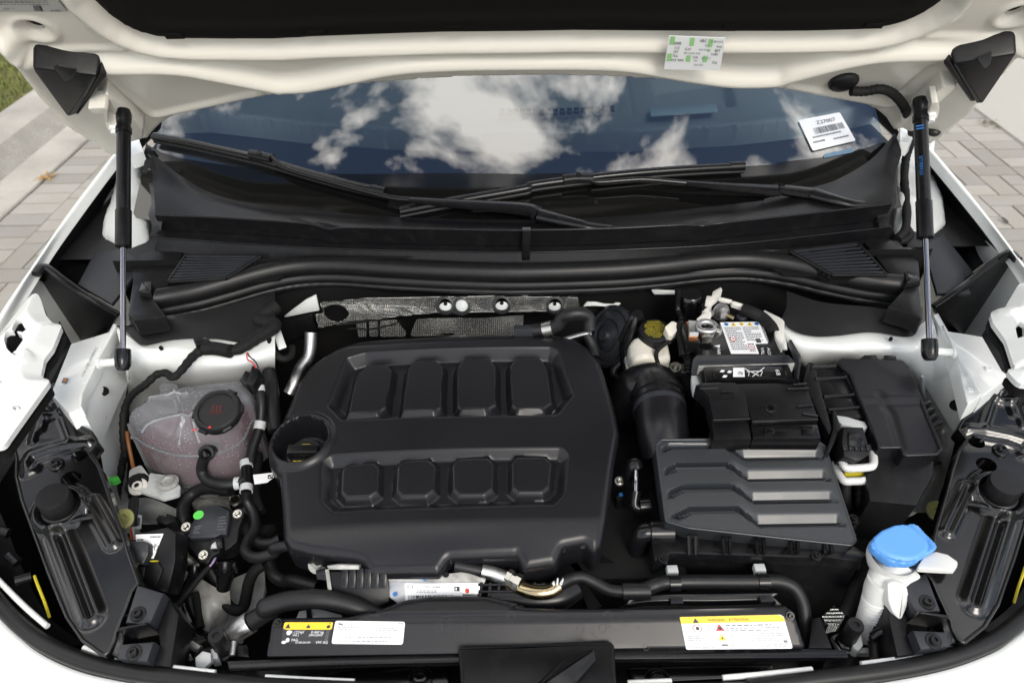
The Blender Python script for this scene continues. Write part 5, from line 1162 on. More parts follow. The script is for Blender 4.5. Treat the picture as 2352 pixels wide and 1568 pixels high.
# ------------------------------------------------------------------ air filter box
AF = tilt(.688, .875, 14.5)
af = thing('air_filter_box', 'black air filter box with stepped ribs across its lid', 'air filter box')
ao = rnd(ccw(AF.P('o: 1507,1022 1520,1009 1700,1008 1882,1015 1895,1024 1930,1130 1966,1240 1955,1251 1800,1235 1582,1211 1530,1196')), .004, 3)
ref = AF.P('22: 1165,118')[0]; rr = AF.P('22: 1215,415')[0]; pitch = (ref[1] - rr[1]) / 2
a1_, a2_ = AF.P('22: 1540,110')[0][0], AF.P('22: 1690,230')[0][0]; dlt = AF.P('22: 1540,110')[0][1] - AF.P('22: 1540,200')[0][1]
a0_ = AF.P('22: 1085,145')[0][0]
def lid_h(P):
    a, b = P[:, 0], P[:, 1]
    sh = dlt * np.clip((a - a1_) / (a2_ - a1_), 0, 1) + .012 * np.clip((a0_ + .028 - (a - (ref[1] - b) * .12)) / .028, 0, 1)
    ph = (ref[1] - (b + sh)) / pitch + .875; fr_ = ph - np.floor(ph); k = np.floor(ph)
    right = ss((a - a1_) / .03)
    saw = .010 * fr_ ** 1.0 - .010 * ss((fr_ - .80) / .08) * 1.0
    slot = -.012 * ((1 - right) * (ss((fr_ - .66) / .06) - ss((fr_ - .90) / .07)) + right * (ss((fr_ - .76) / .05) - ss((fr_ - .90) / .07)))
    tan_ = -.0075 * right * np.clip((fr_ - .38) / .40, 0, 1) * (fr_ < .78)
    lim = (ph > -1.0) & (ph < 3.0)
    e = ss((-sdf(P, ao) - .006) / .012)
    return (saw * .0 + (slot + tan_) * lim * e) - .006 * np.maximum(0, k + 2) * .0
hf('lid', AF, ao, lid_h, M['lidm'], af, step=.0024, skirt=.045, edge=.0, ang=28)
tube('lid_edge', [AF.w(p[0], p[1], -.001) for p in ao + ao[:1]], .0022, M['lidm'], af, 8, 1, cap=False)
BX = hz(.835)
bo = rnd(ccw([(p.x, p.y) for p in W('o: 1497,1222,.85 1525,1190,.85 1960,1240,.85 1992,1272,.84 1975,1300,.83 1885,1278,.84 1860,1280,.84 1600,1272,.84 1545,1270,.84 1500,1300,.83')]), .004, 2)
prism('flange', BX, bo, .006, -.014, M['satin'], af, bev=.002)
prism('base', hz(.82), [(p[0], p[1] + .006) for p in bo] , 0, -.16, M['black'], af, bev=.002)
bk = [(p.x, p.y) for p in W('o: 1510,1040,.88 1890,1030,.88 1965,1240,.85 1530,1190,.85')]; prism('filter_body', hz(.86), bk, 0, -.18, M['black'], af, bev=.002)
for q in ('22: 1272,570 1278,700', '22: 1320,570 1322,700', '22: 1500,585 1510,690', '22: 1548,585 1550,690', '22: 1728,595 1735,690', '22: 1775,595 1780,690', '23: 50,590 60,680', '23: 95,600 102,680', '23: 280,605 285,685', '23: 325,608 330,685', '23: 505,620 510,680', '23: 550,625 558,680'):
    p, q_ = T(q); tube('rib', [at(*p, .868), at(*q_, .843)], .0032, M['satin'], af, 6)
for q in ('22: 1100,728', '23: 455,712', '23: 700,462'): screw(af, W(q, z=.845)[0], (0, -.2, 1), .0046, 'satin')
t2 = prism('screw_ear', BX, '23: 655,470 690,430 740,445 745,500 690,520', .004, -.01, M['satin'], af, r=.004)
# drain elbow with corrugated hose at the left of the box
t_ = thing('corrugated_hose', 'corrugated black hose hanging from an elbow left of the filter box', 'hose')
tube('elbow', W('22: 1150,560,.84 1040,555,.84 960,560,.84 930,620,.82 925,680,.80'), .0145, M['satin'], t_, 20, 8)
lathe('collar', W('22: 1010,555,.84')[0], (1, 0, 0), [(.014, 0), (.0185, 0), (.0185, .035), (.014, .035)], M['satin'], t_, 24)
tube('bellows', W('22: 928,670,.80 925,760,.77 900,860,.73 885,930,.70'), corr(.0120, .0060, .0018), M['rubber'], t_, 18, n=40)
t_ = thing('vent_valve', 'small black vent valve with a bright tube left of the filter box', 'valve')
tube('elbow', W('22: 870,180,.84 885,115,.86 910,95,.865 925,130,.86'), .0115, M['satin'], t_, 14, 6); tube('tube', W('22: 915,140,.862 916,200,.856 915,280,.845'), .0055, M['rod'], t_, 12); tube('stem', W('22: 915,275,.85 905,370,.835 950,395,.83'), .009, M['satin'], t_, 12, 5)
tube('bracket', W('22: 940,380,.835 1010,375,.835'), .012, M['satin'], t_, 12); prism('tag', vert(.80), '22: 735,380 785,385 770,535 725,525', .0, -.003, M['lgrey'], t_)
t_ = thing('drive_belt', 'dark ribbed belt cover between engine cover and filter box', 'belt')
tube('cover', W('22: 800,340,.78 850,420,.77 850,560,.75 820,760,.72 800,880,.70'), .020, M['rubber'], t_, 12); tube('edge', W('22: 830,330,.80 870,420,.79 865,580,.77 825,800,.74'), corr(.0045, .006, .001), M['black'], t_, 8, n=30)
# ------------------------------------------------------------------ brake fluid reservoir and booster
rs = thing('brake_fluid_reservoir', 'milky brake fluid reservoir under a black cap with yellow print', 'reservoir')
RF = tilt(1.0, .90, 8)
ro = rnd(ccw(RF.P('M: 430,700 465,645 560,630 800,650 850,720 872,830 870,870 480,880 440,790')), .010, 4)
hf('body', RF, ro, lambda P: .004 * np.sin(P[:, 0] * 120), M['natural'], rs, step=.003, skirt=.10, edge=.012, ang=60)
tube('seam', [RF.w(p[0], p[1], -.045) for p in ro + ro[:1]], .0025, M['natural'], rs, 6, 1, cap=False)
c = RF.P('M: 695,640')[0]; cc = RF.w(c[0], c[1], .0)
cp = lathe('cap', cc, RF.n, [(.029, -.012), (.031, -.010), (.031, .012), (.030, .016), (.0272, .0175), (0, .0175)], M['rubber'], rs, 36)
P_ = Print(Frame(cc + RF.n * .0178, RF.ex, RF.ey), [(-.0265, -.0225), (.0265, -.0225), (.0265, .0245), (-.0265, .0245)], .0003)
for k, (t, wd) in enumerate((('WARNING', .5), ('CLEAN FILLER CAP', .8), ('BEFORE REMOVING USE', .92), ('ONLY DOT 4 FLUID FROM', 1), ('A SEALED CONTAINER', .85), ('AVERTISSEMENT NETTOYER LE', 1), ('BOUCHON AVANT DE L OUVRIR', 1), ('LIQUIDE DOT 4 PROVENANT', .95), ('D UN CONTENANT', .7), ('SCELLE', .4))): 
    P_.text(M['acid'], t, .5, .93 - k * .096, .105, 48 / 42, wide=wd * .9 / (len(t) * .058) * .92 if t else 1)
P_.done('cap_print', cp)
prism('neck', tilt(1.05, .93, 20), 'M: 800,560 880,495 945,520 940,590 880,660 840,650', .006, -.02, M['natural'], rs, r=.006); prism('lug', hz(.87), 'M: 385,855 445,850 455,905 400,910', 0, -.01, M['natwhite'], rs)
prism('bracket', hz(.86), 'M: 850,930 930,910 1100,945 1080,1035 940,1000 850,990', 0, -.006, M['castgrey'], rs, r=.003); screw(rs, W('M: 920,960,.865')[0], (0, -.2, 1), .007, 'steel')
tube('level_cable', W('M: 900,660,.93 800,725,.925 725,800,.915 725,890,.90 780,985,.885 900,1040,.87 1030,1050,.87 1060,1000,.875 1060,900,.89'), .0042, M['tape'], rs, 10); tube('cable_boot', W('M: 1060,1000,.876 1060,880,.90 1045,790,.925 1045,720,.935'), corr(.009, .007, .0012), M['rubber'], rs, 14, n=30)
hn = thing('brake_booster', 'dark grey ribbed brake booster disc behind the reservoir', 'brake booster')
c = W('M: 225,640,.87')[0]; ax = Vector((-.80, -.36, .48))
lathe('shell', c, ax, [(0, -.03), (.056, -.03), (.064, -.012), (.064, .0), (.057, .005), (.052, .002), (.045, .007), (.035, .008), (.031, .005), (.023, .010), (.014, .011), (.011, .018), (0, .018)], M['grey'], hn, 40)
for q in ('M: 345,680,.90 440,480,.95 480,430,.96', 'M: 385,760,.89 470,560,.94 500,440,.96'): tube('vacuum_pipe', W(q), .0055, M['rubber'], hn, 12)
tube('support_rod', W('M: 355,660,.90 365,880,.86 378,1110,.82'), .004, M['satin'], hn, 8); tube('hose', W('M: 520,420,.93 545,500,.90 560,560,.86'), .012, M['dark'], hn, 14)
tube('cable', W('M: 460,820,.86 300,960,.84 270,1030,.83 330,1090,.82'), .008, M['rubber'], hn, 10)
# ------------------------------------------------------------------ battery
bt = thing('battery', 'black car battery with white warning sticker below its clamp', 'battery')
BT = tilt(1.0, .945, 3)
prism('case', BT, 'M: 1120,690 1170,560 1370,490 1840,480 1930,540 2080,830 2180,1140 1200,1140 1130,830', 0, -.13, M['satin'], bt, bev=.005)
prism('lid_step', BT, 'M: 1200,950 2080,940 2170,1140 1230,1140', .008, -.01, M['satin'], bt, bev=.003); prism('lid_panel', BT, 'M: 1295,1050 1330,1010 1700,990 2020,1005 2060,1050 2080,1140 1310,1140', .012, 0, M['satin'], bt, bev=.002, r=.004)
sk = prism('warning_sticker', BT, 'M: 1385,497 1790,490 1885,715 1752,720 1792,824 1500,824', .0008, -.001, M['paper'], bt, bev=0)
P_ = Print(BT, BT.P('M: 1500,824 1920,824 1790,490 1385,497'), .0012)
P_.lines(M['greyink'], .06, .47, .10, .84, 13, 3, .5); P_.lines(M['greyink'], .52, .93, .38, .84, 9, 4, .5); P_.lines(M['greyink'], .50, .66, .05, .32, 4, 9, .5)
for x, m in ((.14, 'blueink'), (.32, 'yellow'), (.53, 'yellow'), (.74, 'yellow'), (.92, 'blueink')):
    if m == 'yellow': P_.poly(M[m], [(x - .07, .87), (x + .07, .87), (x, .985)] if x != .53 else [(x - .07, .93), (x, .87), (x + .07, .93), (x, .985)]); P_.poly(M['ink'], [(x - .015, .89), (x + .015, .89), (x, .95)], .0004)
    else: P_.poly(M[m], ell((x, .93), .055, .05, 16))
P_.rect(M['ink'], .74, .33, .86, .46); P_.done('sticker_print', sk)
P_ = Print(BT, BT.P('M: 1490,700 1560,700 1550,640 1480,640'), .0014); P_.poly(M['red'], ell((.5, .5), .48, .48, 20)); P_.poly(M['paper'], ell((.5, .5), .36, .36, 20), .0003); P_.poly(M['ink'], [(.3, .45), (.7, .35), (.7, .5), (.35, .62)], .0006); P_.done('sticker_print', sk)
P_ = Print(BT, BT.P('M: 1685,785 1755,785 1740,725 1670,725'), .0014); P_.poly(M['red'], ell((.5, .5), .48, .48, 20)); P_.poly(M['paper'], ell((.5, .5), .36, .36, 20), .0003); P_.poly(M['ink'], [(.3, .45), (.7, .35), (.7, .5), (.35, .62)], .0006); P_.done('sticker_print', sk)
P_ = Print(BT, BT.P('M: 1300,824 1420,824 1400,720 1290,720'), .0006); P_.text(M['whiteink'], 'VARTA', .6, .05, .48, 1.2, -math.pi / 2 - .12, align='CENTER'); P_.poly(M['whiteink'], [(.25, .78), (.85, .9), (.75, .65)]); P_.done('battery_print', bt)
P_ = Print(BT, BT.P('M: 1780,824 1930,824 1900,720 1760,720'), .0006); P_.text(M['whiteink'], 'AGM', .80, .12, .44, 1.4, -math.pi / 2 - .12); P_.text(M['whiteink'], 'VRLA', .35, .10, .44, 1.4, -math.pi / 2 - .12); P_.done('battery_print', bt)
P_ = Print(BT, BT.P('M: 1850,700 1900,700 1840,530 1790,530'), .0006); P_.text(M['whiteink'], 'DANGER POISON', .6, .45, .95 * .25, .30, -math.pi / 2, wide=.5); P_.poly(M['whiteink'], [(.1, .92), (.6, .95), (.3, 1.05)]); P_.done('battery_print', bt)
P_ = Print(BT, BT.P('M: 1360,1120 2060,1120 2030,1020 1370,1020'), .0126)
P_.rect(M['whiteink'], .21, .0, .385, .97); P_.text(M['ink'], 'Pb', .325, .35, .5, 7 / 1.0, 0.0, lift=.0006)
P_.text(M['whiteink'], '68', .89, .47, .62, 7, -math.pi / 2); 
for a, b in (((.36, .97), (.60, .12)), ((.50, .05), (.70, .99)), ((.42, .55), (.66, .62)), ((.44, .1), (.46, .55)), ((.62, .1), (.66, .55))):
    d = Vector(b) - Vector(a); n_ = Vector((-d.y / 7, d.x * 7)).normalized(); n_ = Vector((n_.x * .008, n_.y * .04)); P_.poly(M['whiteink'], [tuple(Vector(a) - n_), tuple(Vector(b) - n_), tuple(Vector(b) + n_), tuple(Vector(a) + n_)])
for k in range(3):
    a = k * 2.09 + .4; cx2, cy2 = .09 + .065 * math.cos(a), .42 + .34 * math.sin(a); P_.poly(M['whiteink'], [(cx2 - .035, cy2 - .1), (cx2 + .02, cy2 - .16), (cx2 + .05, cy2 + .05), (cx2 - .005, cy2 + .14)])
P_.done('battery_print', bt)
cl = thing('battery_clamp', 'grey steel clamp frame across the battery', 'clamp')
CF = tilt(1.0, .957, 3)
prism('bar', CF, 'M: 1105,870 1150,832 2100,830 2170,905 1160,930 1140,1035 1085,1030', 0, -.004, M['grey'], cl, bev=.0015, r=.004); prism('bar_face', CF, 'M: 1150,918 2165,898 2170,912 1165,945', -.003, -.022, M['castgrey'], cl, bev=.001)
a, b = W('M: 2105,690,.97 2195,1080,.955'); fr = facing(f3(a, b, a + Vector((.004, 0, -.05)))); prism('side_plate', fr, 'M: 2100,720 2118,672 2215,840 2222,900 2195,1090 2165,1100 2175,905', .002, -.002, M['grey'], cl, r=.003)
tm = thing('battery_terminal', 'fused battery terminal with copper bar and silver clamp', 'terminal')
TF = tilt(1.0, .962, 8)
prism('fuse_base', TF, 'M: 1000,500 1030,480 1140,485 1165,690 1060,685 1000,520', -.004, -.03, M['black'], tm); prism('fuse_bar', TF, 'M: 1030,485 1115,482 1155,600 1158,672 1062,675 1045,520', 0, -.006, M['copper'], tm); prism('fuse_cover', TF, 'M: 1048,495 1130,500 1158,590 1155,640 1060,640', .006, 0, M['alu'], tm, bev=.001); prism('fuse_edge', TF, 'M: 1060,622 1155,622 1155,642 1062,642', .0075, 0, M['lgrey'], tm)
tube('post_ring', [TF.w(*(Vector(TF.P('M: 1235,590')[0]) + Vector((math.cos(a) * .016, math.sin(a) * .013))), .012) for a in [k * .52 for k in range(13)]], .0055, M['alu'], tm, 8, 2); prism('clamp_arm', TF, 'M: 1170,600 1210,570 1290,555 1330,580 1320,640 1280,665 1200,665', .006, -.012, M['steel'], tm, r=.003)
lathe('clamp_nut', TF.w(*TF.P('M: 1345,605')[0], .006), (0, -.3, 1), [(.009, -.01), (.009, .006), (.007, .007), (.004, .007), (.004, .011), (0, .011)], M['steel'], tm, 6); prism('foam_tab', TF, 'M: 1130,490 1190,440 1285,402 1290,450 1240,530 1170,520', .008, .0, M['foam'], tm, r=.003)
ng = thing('ground_terminal', 'silver ground terminal with sensor at the rear of the battery', 'terminal')
NF = tilt(1.1, .955, 15)
prism('sensor', NF, 'M: 1180,300 1480,230 1500,260 1490,300 1340,330 1200,335', 0, -.02, M['black'], ng); prism('strap', NF, 'M: 1345,285 1390,272 1500,300 1480,320 1400,310', .012, .006, M['foam'], ng); prism('lug', NF, 'M: 1490,310 1520,305 1630,340 1620,375 1500,335', .010, .0, M['foam'], ng)
lathe('post', NF.w(*NF.P('M: 1400,380')[0], -.01), (0, -.2, 1), [(.016, 0), (.015, .012), (.012, .020), (.006, .022), (.006, .026), (0, .026)], M['alu'], ng, 18); prism('clamp', NF, 'M: 1310,380 1340,330 1460,330 1475,400 1440,420 1350,415', .004, -.014, M['alu'], ng, r=.003); tube('bolt', [NF.w(*NF.P('M: 1460,420')[0], 0), NF.w(*NF.P('M: 1530,450')[0], 0)], .004, M['brass'], ng, 8)
tube('cable', W('M: 1620,355,.965 1720,390,.965 1820,440,.96 1920,540,.955 1945,600,.95'), .011, M['tape'], ng, 12); lathe('vent_plug', BT.w(*BT.P('M: 1608,448')[0], 0), Z_, [(.010, 0), (.010, .004), (.007, .006), (.004, .004), (0, .004)], M['grey'], ng, 16)
prism('foam_block', hz(.975), 'M: 1230,280 1245,215 1300,215 1310,170 1395,120 1410,150 1370,240 1300,285', 0, -.02, M['foam'], ng, r=.003); prism('foam_block', hz(.955), 'M: 1200,370 1305,348 1310,390 1230,395', 0, -.01, M['foam'], ng)
t_ = thing('vacuum_canister', 'glossy black canister under the seal behind the battery', 'canister'); lathe('can', WY('M: 1060,330', y=1.17)[0], Z_, [(0, -.03), (.022, -.03), (.0235, .02), (.022, .028), (.020, .030), (0, .030)], M['gloss'], t_, 28); tube('bracket', WY('M: 945,150,1.16 945,360,1.15 990,480,1.12'), .006, M['satin'], t_, 8); tube('cable', WY('M: 990,480,1.10 960,560,1.09 985,720,1.06 1000,840,1.04'), .007, M['tape'], t_, 8)
tag(prism('foam_wedge', hz(.955), 'M: 1815,420 1845,360 2010,440 2060,480 2060,540 2045,800 1965,640 1955,560', 0, -.05, M['foam'], None, r=.003), 'white sealed body seam beside the battery', 'body seam')
# positive cover over the battery front
bc = thing('battery_cover', 'black two-part cover over the front of the battery', 'battery cover')
CV = tilt(.93, .955, 6)
prism('right_panel', CV, '12: 1620,1090 1895,1085 13: 250,1090 395,1095 480,1330 12: 1740,1360 1690,1210', 0, -.03, M['black'], bc, bev=.003); prism('left_panel', CV, '12: 1350,1105 1400,1090 1620,1090 1690,1165 1720,1330 1465,1335 1430,1180', .003, -.03, M['black'], bc, bev=.003)
prism('left_face', CV, '12: 1465,1345 1725,1330 1742,1450 1480,1448', -.008, -.04, M['black'], bc, bev=.003); prism('right_face', CV, '12: 1735,1365 1895,1362 13: 30,1355 480,1350 505,1450 12: 1750,1450', -.006, -.04, M['satin'], bc, bev=.003)
for q in ('12: 1375,1135 1500,1130', '12: 1380,1105 1520,1095', '12: 1465,1350 1720,1340', '12: 1735,1362 1895,1360', '13: 30,1358 470,1345', '13: 260,1135 410,1130', '13: 300,1105 395,1100', '13: 330,1255 440,1245', '13: 370,1305 470,1320'):
    P2 = CV.P(q); tube('rib', [CV.w(*P2[0], .002), CV.w(*P2[1], .002)], .002, M['satin'], bc, 6)
for q in ('13: 110,1400 180,1400 180,1430 110,1430', '13: 370,1385 450,1385 450,1430 375,1430', '12: 1830,1385 1890,1385 1890,1425 1835,1425'): prism('catch', CV, q, -.002, -.02, M['satin'], bc)
c = CV.P('13: 145,1265')[0]; lathe('boss', CV.w(c[0], c[1], 0), CV.n, [(.016, -.001), (.015, .001), (.009, .0012), (.008, .003), (.005, .003), (.004, 0), (0, 0)], M['satin'], bc, 20); c = CV.P('12: 1565,1172')[0]; box('latch', CV, c[0], c[1], .003, .022, .007, .004, M['satin'], bc)
prism('label', hz(.93), 'M: 1085,1045 1220,1045 1240,1120 1110,1240 1090,1150', 0, -.01, M['lgrey'], bc, r=.002)
t_ = thing('wiring_loom', 'black taped loom dropping between intake elbow and battery cover', 'wiring'); tube('loom', W('M: 1030,1060,.87 1060,1150,.86 1150,1300,.85 1260,1400,.84 12: 1440,1400,.83'), .012, M['tape'], t_, 10)
# ------------------------------------------------------------------ fuse box
fb = thing('fuse_box', 'black fuse box with grey-black lid on the right', 'fuse box')
FF = tilt(.85, .925, 8)
lo2 = rnd(ccw(FF.P('13: 605,950 640,932 1050,943 1090,985 1320,1545 1290,1580 1070,1590 1045,1532 895,1535 840,1380 765,1205 700,1035')), .004, 3)
lid_r = FF.P('13: 900,1180 980,1300 1050,1530')
hf('lid', FF, lo2, lambda P: .004 * ss((P[:, 1] - FF.P('13: 900,1250')[0][1]) / .02) - .002 * bump(pdist(P, lid_r) / .012), M['cover'], fb, step=.003, skirt=.035, edge=.0, ang=50)
tube('lid_edge', [FF.w(p[0], p[1], .001) for p in lo2 + lo2[:1]], .003, M['cover'], fb, 8, 1, cap=False)
bo2 = FF.P('13: 600,955 1060,950 1330,1560 23: 1290,100 1180,300 860,270 830,60 13: 780,1500 640,1300')
prism('base', FF, bo2, -.03, -.14, M['black'], fb, bev=.003)
for q in ('13: 755,930 790,905 870,905 885,930 870,940 765,940', '13: 920,930 925,905 1010,910 1012,938'): prism('hinge_lug', FF, q, .004, -.02, M['satin'], fb)
prism('side_plug', FF, '13: 1185,1200 1245,1185 1330,1330 1335,1370 1270,1400 1215,1290', -.01, -.05, M['black'], fb, bev=.002)
for k in range(4):
    c = FF.P('13: %d,%d' % (1225 + 25 * k, 1220 + 45 * k))[0]; box('plug_rib', FF, c[0], c[1], -.011, .020, .006, .008, M['satin'], fb, rot=.4)
for q in ('23: 850,90 1290,85', '23: 860,180 1000,178'): a, b = W(q, z=.82); tube('base_bead', [a, b], .003, M['satin'], fb, 6)
prism('base_lug', hz(.84), '23: 1030,70 1050,70 1060,120 1120,118 1110,65 1135,62 1165,130 1000,140', 0, -.02, M['satin'], fb)
for q in ('23: 880,330 940,310 945,350', '23: 950,280 1030,285 1000,350 955,320'): prism('base_wedge', hz(.76), q, 0, -.02, M['grey'], fb)
prism('tray', FF, '13: 425,960 640,955 800,1235 815,1310 760,1310 545,1275', -.007, -.05, M['satin'], fb, bev=.002)
for q in ('13: 430,970 640,960', '13: 460,1050 690,1035', '13: 520,1170 740,1155', '13: 550,1260 790,1240', '13: 640,955 810,1300'):
    P2 = FF.P(q); tube('tray_rib', [FF.w(*P2[0], -.005), FF.w(*P2[1], -.005)], .0035, M['satin'], fb, 6)
for q in ('13: 372,1080 415,930 455,935 460,960 580,1390 560,1440 500,1330 400,1110',): prism('partition', FF, q, -.004, -.06, M['black'], fb, bev=.003)
prism('partition_rib', FF, '13: 575,1275 600,1275 640,1400 600,1480 560,1560 525,1568 580,1400', .0, -.05, M['black'], fb, bev=.003)
lv = thing('connector', 'black multi-plug with white locking bows beside the fuse box', 'connector')
prism('lever', hz(.92), '13: 575,1285 605,1275 640,1300 680,1320 800,1355 820,1390 790,1400 640,1375 600,1330', 0, -.012, M['lgrey'], lv, r=.003)
KF = tilt(.75, .90, 25)
prism('body', KF, '13: 650,1385 790,1390 840,1568 23: 760,60 720,70 640,40 13: 640,1500', 0, -.04, M['black'], lv, bev=.003)
for k in range(5): 
    c = KF.P('13: %d,1535' % (660 + 40 * k))[0]; box('contact', KF, c[0], c[1], .0, .008, .010, .003, M['satin'], lv)
prism('body_panel', KF, '13: 680,1430 770,1430 790,1530 680,1530', .004, 0, M['satin'], lv)
for dz, q in ((.895, '23: 600,0 625,70 655,118 720,120 800,115 835,100 838,50 830,20'), (.875, '23: 572,90 600,150 640,205 700,208 770,205 800,190 800,150')):
    tube('locking_bow', W(q, z=dz), .0066, M['natwhite'], lv, 10, 6); 
prism('yellow_seal', hz(.878), '23: 640,142 805,135 808,158 650,160', 0, -.01, M['acid'], lv)
t_ = thing('wiring_loom', 'thick braided loom running down from the white bows', 'wiring'); tube('loom', W('23: 735,180,.865 745,260,.85 760,380,.83 790,480,.80 810,560,.77'), corr(.0090, .012, .0009), M['tape'], t_, 14, n=16); tube('loom', W('23: 650,230,.86 650,330,.84 670,430,.80'), .009, M['tape'], t_, 10)
prism('clip', hz(.85), '23: 605,250 640,245 665,270 640,300 610,300', 0, -.01, M['lgrey'], t_)
# ------------------------------------------------------------------ washer filler
wf = thing('washer_filler', 'white washer filler neck with a sky blue flip cap', 'washer filler')
WF = tilt(.65, .895, 10)
co = rnd(ccw(WF.P('23: 818,625 845,580 900,535 985,500 1110,487 1145,505 1275,640 1260,665 1170,715 1140,745 1080,765 965,755 900,710 830,650')), .006, 3)
ring = ell(WF.P('23: 1020,605')[0], .040, .030, 36)
hng = WF.P('23: 1090,500 1250,640')
cp = hf('cap', WF, co, lambda P: -.0035 * bump((np.abs(sdf(P, ring)) - .0) / .004) - .003 * ss((.05 - np.hypot(P[:, 0] - ring[0][0] + .04, P[:, 1] - ring[0][1])) / .05) * 0 - .0022 * bump(pdist(P, hng) / .004) - .002 * ss((.03 + sdf(P, ring)) / .03) * 0, M['blue'], wf, step=.0022, skirt=.010, edge=.003, ang=45)
prism('cap_rim', WF, offs(ccw(co), .003), -.008, -.020, M['blue'], wf, bev=.001)
lathe('collar', WF.w(*WF.P('23: 1010,660')[0], -.018), (0, -.15, 1), [(.033, 0), (.034, -.010), (.033, -.018), (.028, -.03)], M['natwhite'], wf, 28)
tube('funnel', W('23: 985,770,.852 950,820,.846 910,870,.840 880,930,.830'), lambda s, L: .029 - .009 * s / L, M['natwhite'], wf, 24, 6)
prism('funnel_wing', tilt(.60, .845, 25), '23: 960,800 1090,790 1165,860 1085,900 1020,960 940,930', .006, -.012, M['natwhite'], wf, bev=.004, r=.006)
prism('pour_lip', tilt(.58, .82, 50), '23: 905,880 960,860 1045,890 1060,960 1045,1050 1010,1128 985,1130 940,1080 912,1000', .010, -.010, M['natwhite'], wf, bev=.006, r=.02)
prism('bracket_arm', hz(.878), '23: 1125,795 1190,700 1260,680 1340,700 1410,750 1405,780 1385,808 1300,805', 0, -.008, M['natwhite'], wf, bev=.002, r=.004)
tube('neck', W('23: 890,880,.845 868,930,.832 856,1000,.815'), .0190, M['natwhite'], wf, 20, 5)
tube('bellows', W('23: 858,990,.82 835,1080,.79 810,1160,.76 795,1240,.73'), corr(.0180, .0062, .0015), M['natwhite'], wf, 20, n=36)
# ------------------------------------------------------------------ front panel over the radiator
PF = tilt(.53, .80, 35)
rp_ = thing('radiator_shroud', 'matt black shroud panel across the front with warning stickers', 'shroud')
po = rnd(ccw(PF.P('21: 150,1140 640,1130 850,1084 1040,1012 1200,990 1400,985 1600,992 1853,1050 22: 60,1052 150,1064 400,1076 1000,1070 1853,1052 23: 250,1050 300,1080 325,1150 385,1335 0,1338 22: 1853,1340 780,1342 21: 1390,1372 105,1395')), .004, 2)
crease = PF.P('21: 150,1150 900,1128 1853,1122 22: 600,1118 1200,1105 1853,1075')
def shroud_h(P):
    cb_ = np.interp(P[:, 0], [c[0] for c in crease], [c[1] for c in crease])
    return -.5 * np.maximum(0, P[:, 1] - cb_) - .003 * bump((P[:, 1] - cb_) / .006)
hf('panel', PF, po, shroud_h, M['cover'], rp_, step=.0035, skirt=.02, edge=.003, ang=50)
prism('lip', tilt(.515, .793, 12), 'o: 522,1517 800,1507 1398,1490 1412,1478 1945,1492 1948,1510 1400,1514 800,1526 526,1537', .002, -.012, M['satin'], rp_, bev=.002)
for q in ('21: 190,1162', '23: 275,1115'): a = PF.P(q)[0]; screw(rp_, PF.w(a[0], a[1], .001), PF.n, .0038, 'satin')
mk_m = pm('dried_water_mark', (.019, .019, .02), .5); rgm = random.Random(11); V = []; F = []
rect_ = [PF.P(q)[0] for q in ('21: 1100,1040', '22: 1150,1300')]
for k in range(46):
    u_, v_ = rgm.uniform(1000, 1560), rgm.uniform(1412, 1488); c = PF.px(u_, v_); r = rgm.choice((.002, .003, .004, .0055)); n0 = len(V); N_ = 16
    for i in range(N_):
        a = 6.2832 * i / N_
        for rr_ in (r, r * .86): V.append(tuple(PF.w(c[0] + rr_ * math.cos(a), c[1] + rr_ * math.sin(a), shroud_h(np.array([[c[0], c[1]]]))[0] + .0007)))
    F += [(n0 + 2 * i, n0 + 2 * ((i + 1) % N_), n0 + 2 * ((i + 1) % N_) + 1, n0 + 2 * i + 1) for i in range(N_)]
tag(mk('water_marks', V, F, mk_m, rp_, smooth=False), kind='stuff')
SU = PF.up(.0004)
# stickers
s1 = prism('coolant_sticker', SU, rnd(SU.P('P: 105,510 905,530 1000,165 975,150 185,150 160,170'), .002, 2), .0005, -.0005, M['ink'], rp_, bev=0)
P_ = Print(SU, SU.P('P: 100,530 910,530 1005,150 165,150'), .0009)
P_.poly(M['yellow'], [(.06, .65), (.97, .65), (1.0, .70), (.99, .98), (.03, .98), (.0, .93), (.0, .70)])
def tri(P_, x, y, w_, h_, m='ink', l=.0004): P_.poly(M[m], [(x - w_, y - h_), (x + w_, y - h_), (x, y + h_)], l)
tri(P_, .09, .82, .055, .11); P_.poly(M['ink'], [(.46, .72), (.55, .72), (.54, .86), (.52, .80), (.50, .90), (.48, .80)], .0004); P_.poly(M['ink'], ell((.92, .78), .04, .08, 12), .0004); P_.poly(M['ink'], ell((.935, .93), .015, .03, 8), .0004)
P_.text(M['whiteink'], 'R-1234yf', .30, .53, .17, 2.2); P_.text(M['whiteink'], '0.460 kg', .72, .53, .17, 2.2); P_.text(M['whiteink'], 'SAE J', .28, .40, .13, 2.2); P_.text(M['whiteink'], 'J2842/J2845', .70, .40, .13, 2.2); P_.text(M['whiteink'], 'PAG', .28, .18, .16, 2.2); P_.text(M['whiteink'], '35 000 054 009', .46, .07, .13, 2.2, wide=.85); P_.text(M['whiteink'], 'VW AG', .86, .07, .17, 2.2); P_.poly(M['whiteink'], ell((.13, .51), .05, .11, 10)); P_.poly(M['whiteink'], ell((.13, .18), .04, .10, 10)); P_.poly(M['whiteink'], ell((.06, .08), .05, .07, 10)); P_.bars(M['greyink'], .91, .97, .15, .62, 3); P_.done('sticker_print', s1)
s2 = prism('oil_sticker', SU, rnd(SU.P('P: 965,525 2185,540 2225,150 1035,132'), .003, 2), .0005, -.0005, M['paper'], rp_, bev=0)
P_ = Print(SU, SU.P('P: 970,525 2185,540 2225,150 1035,135'), .0009)
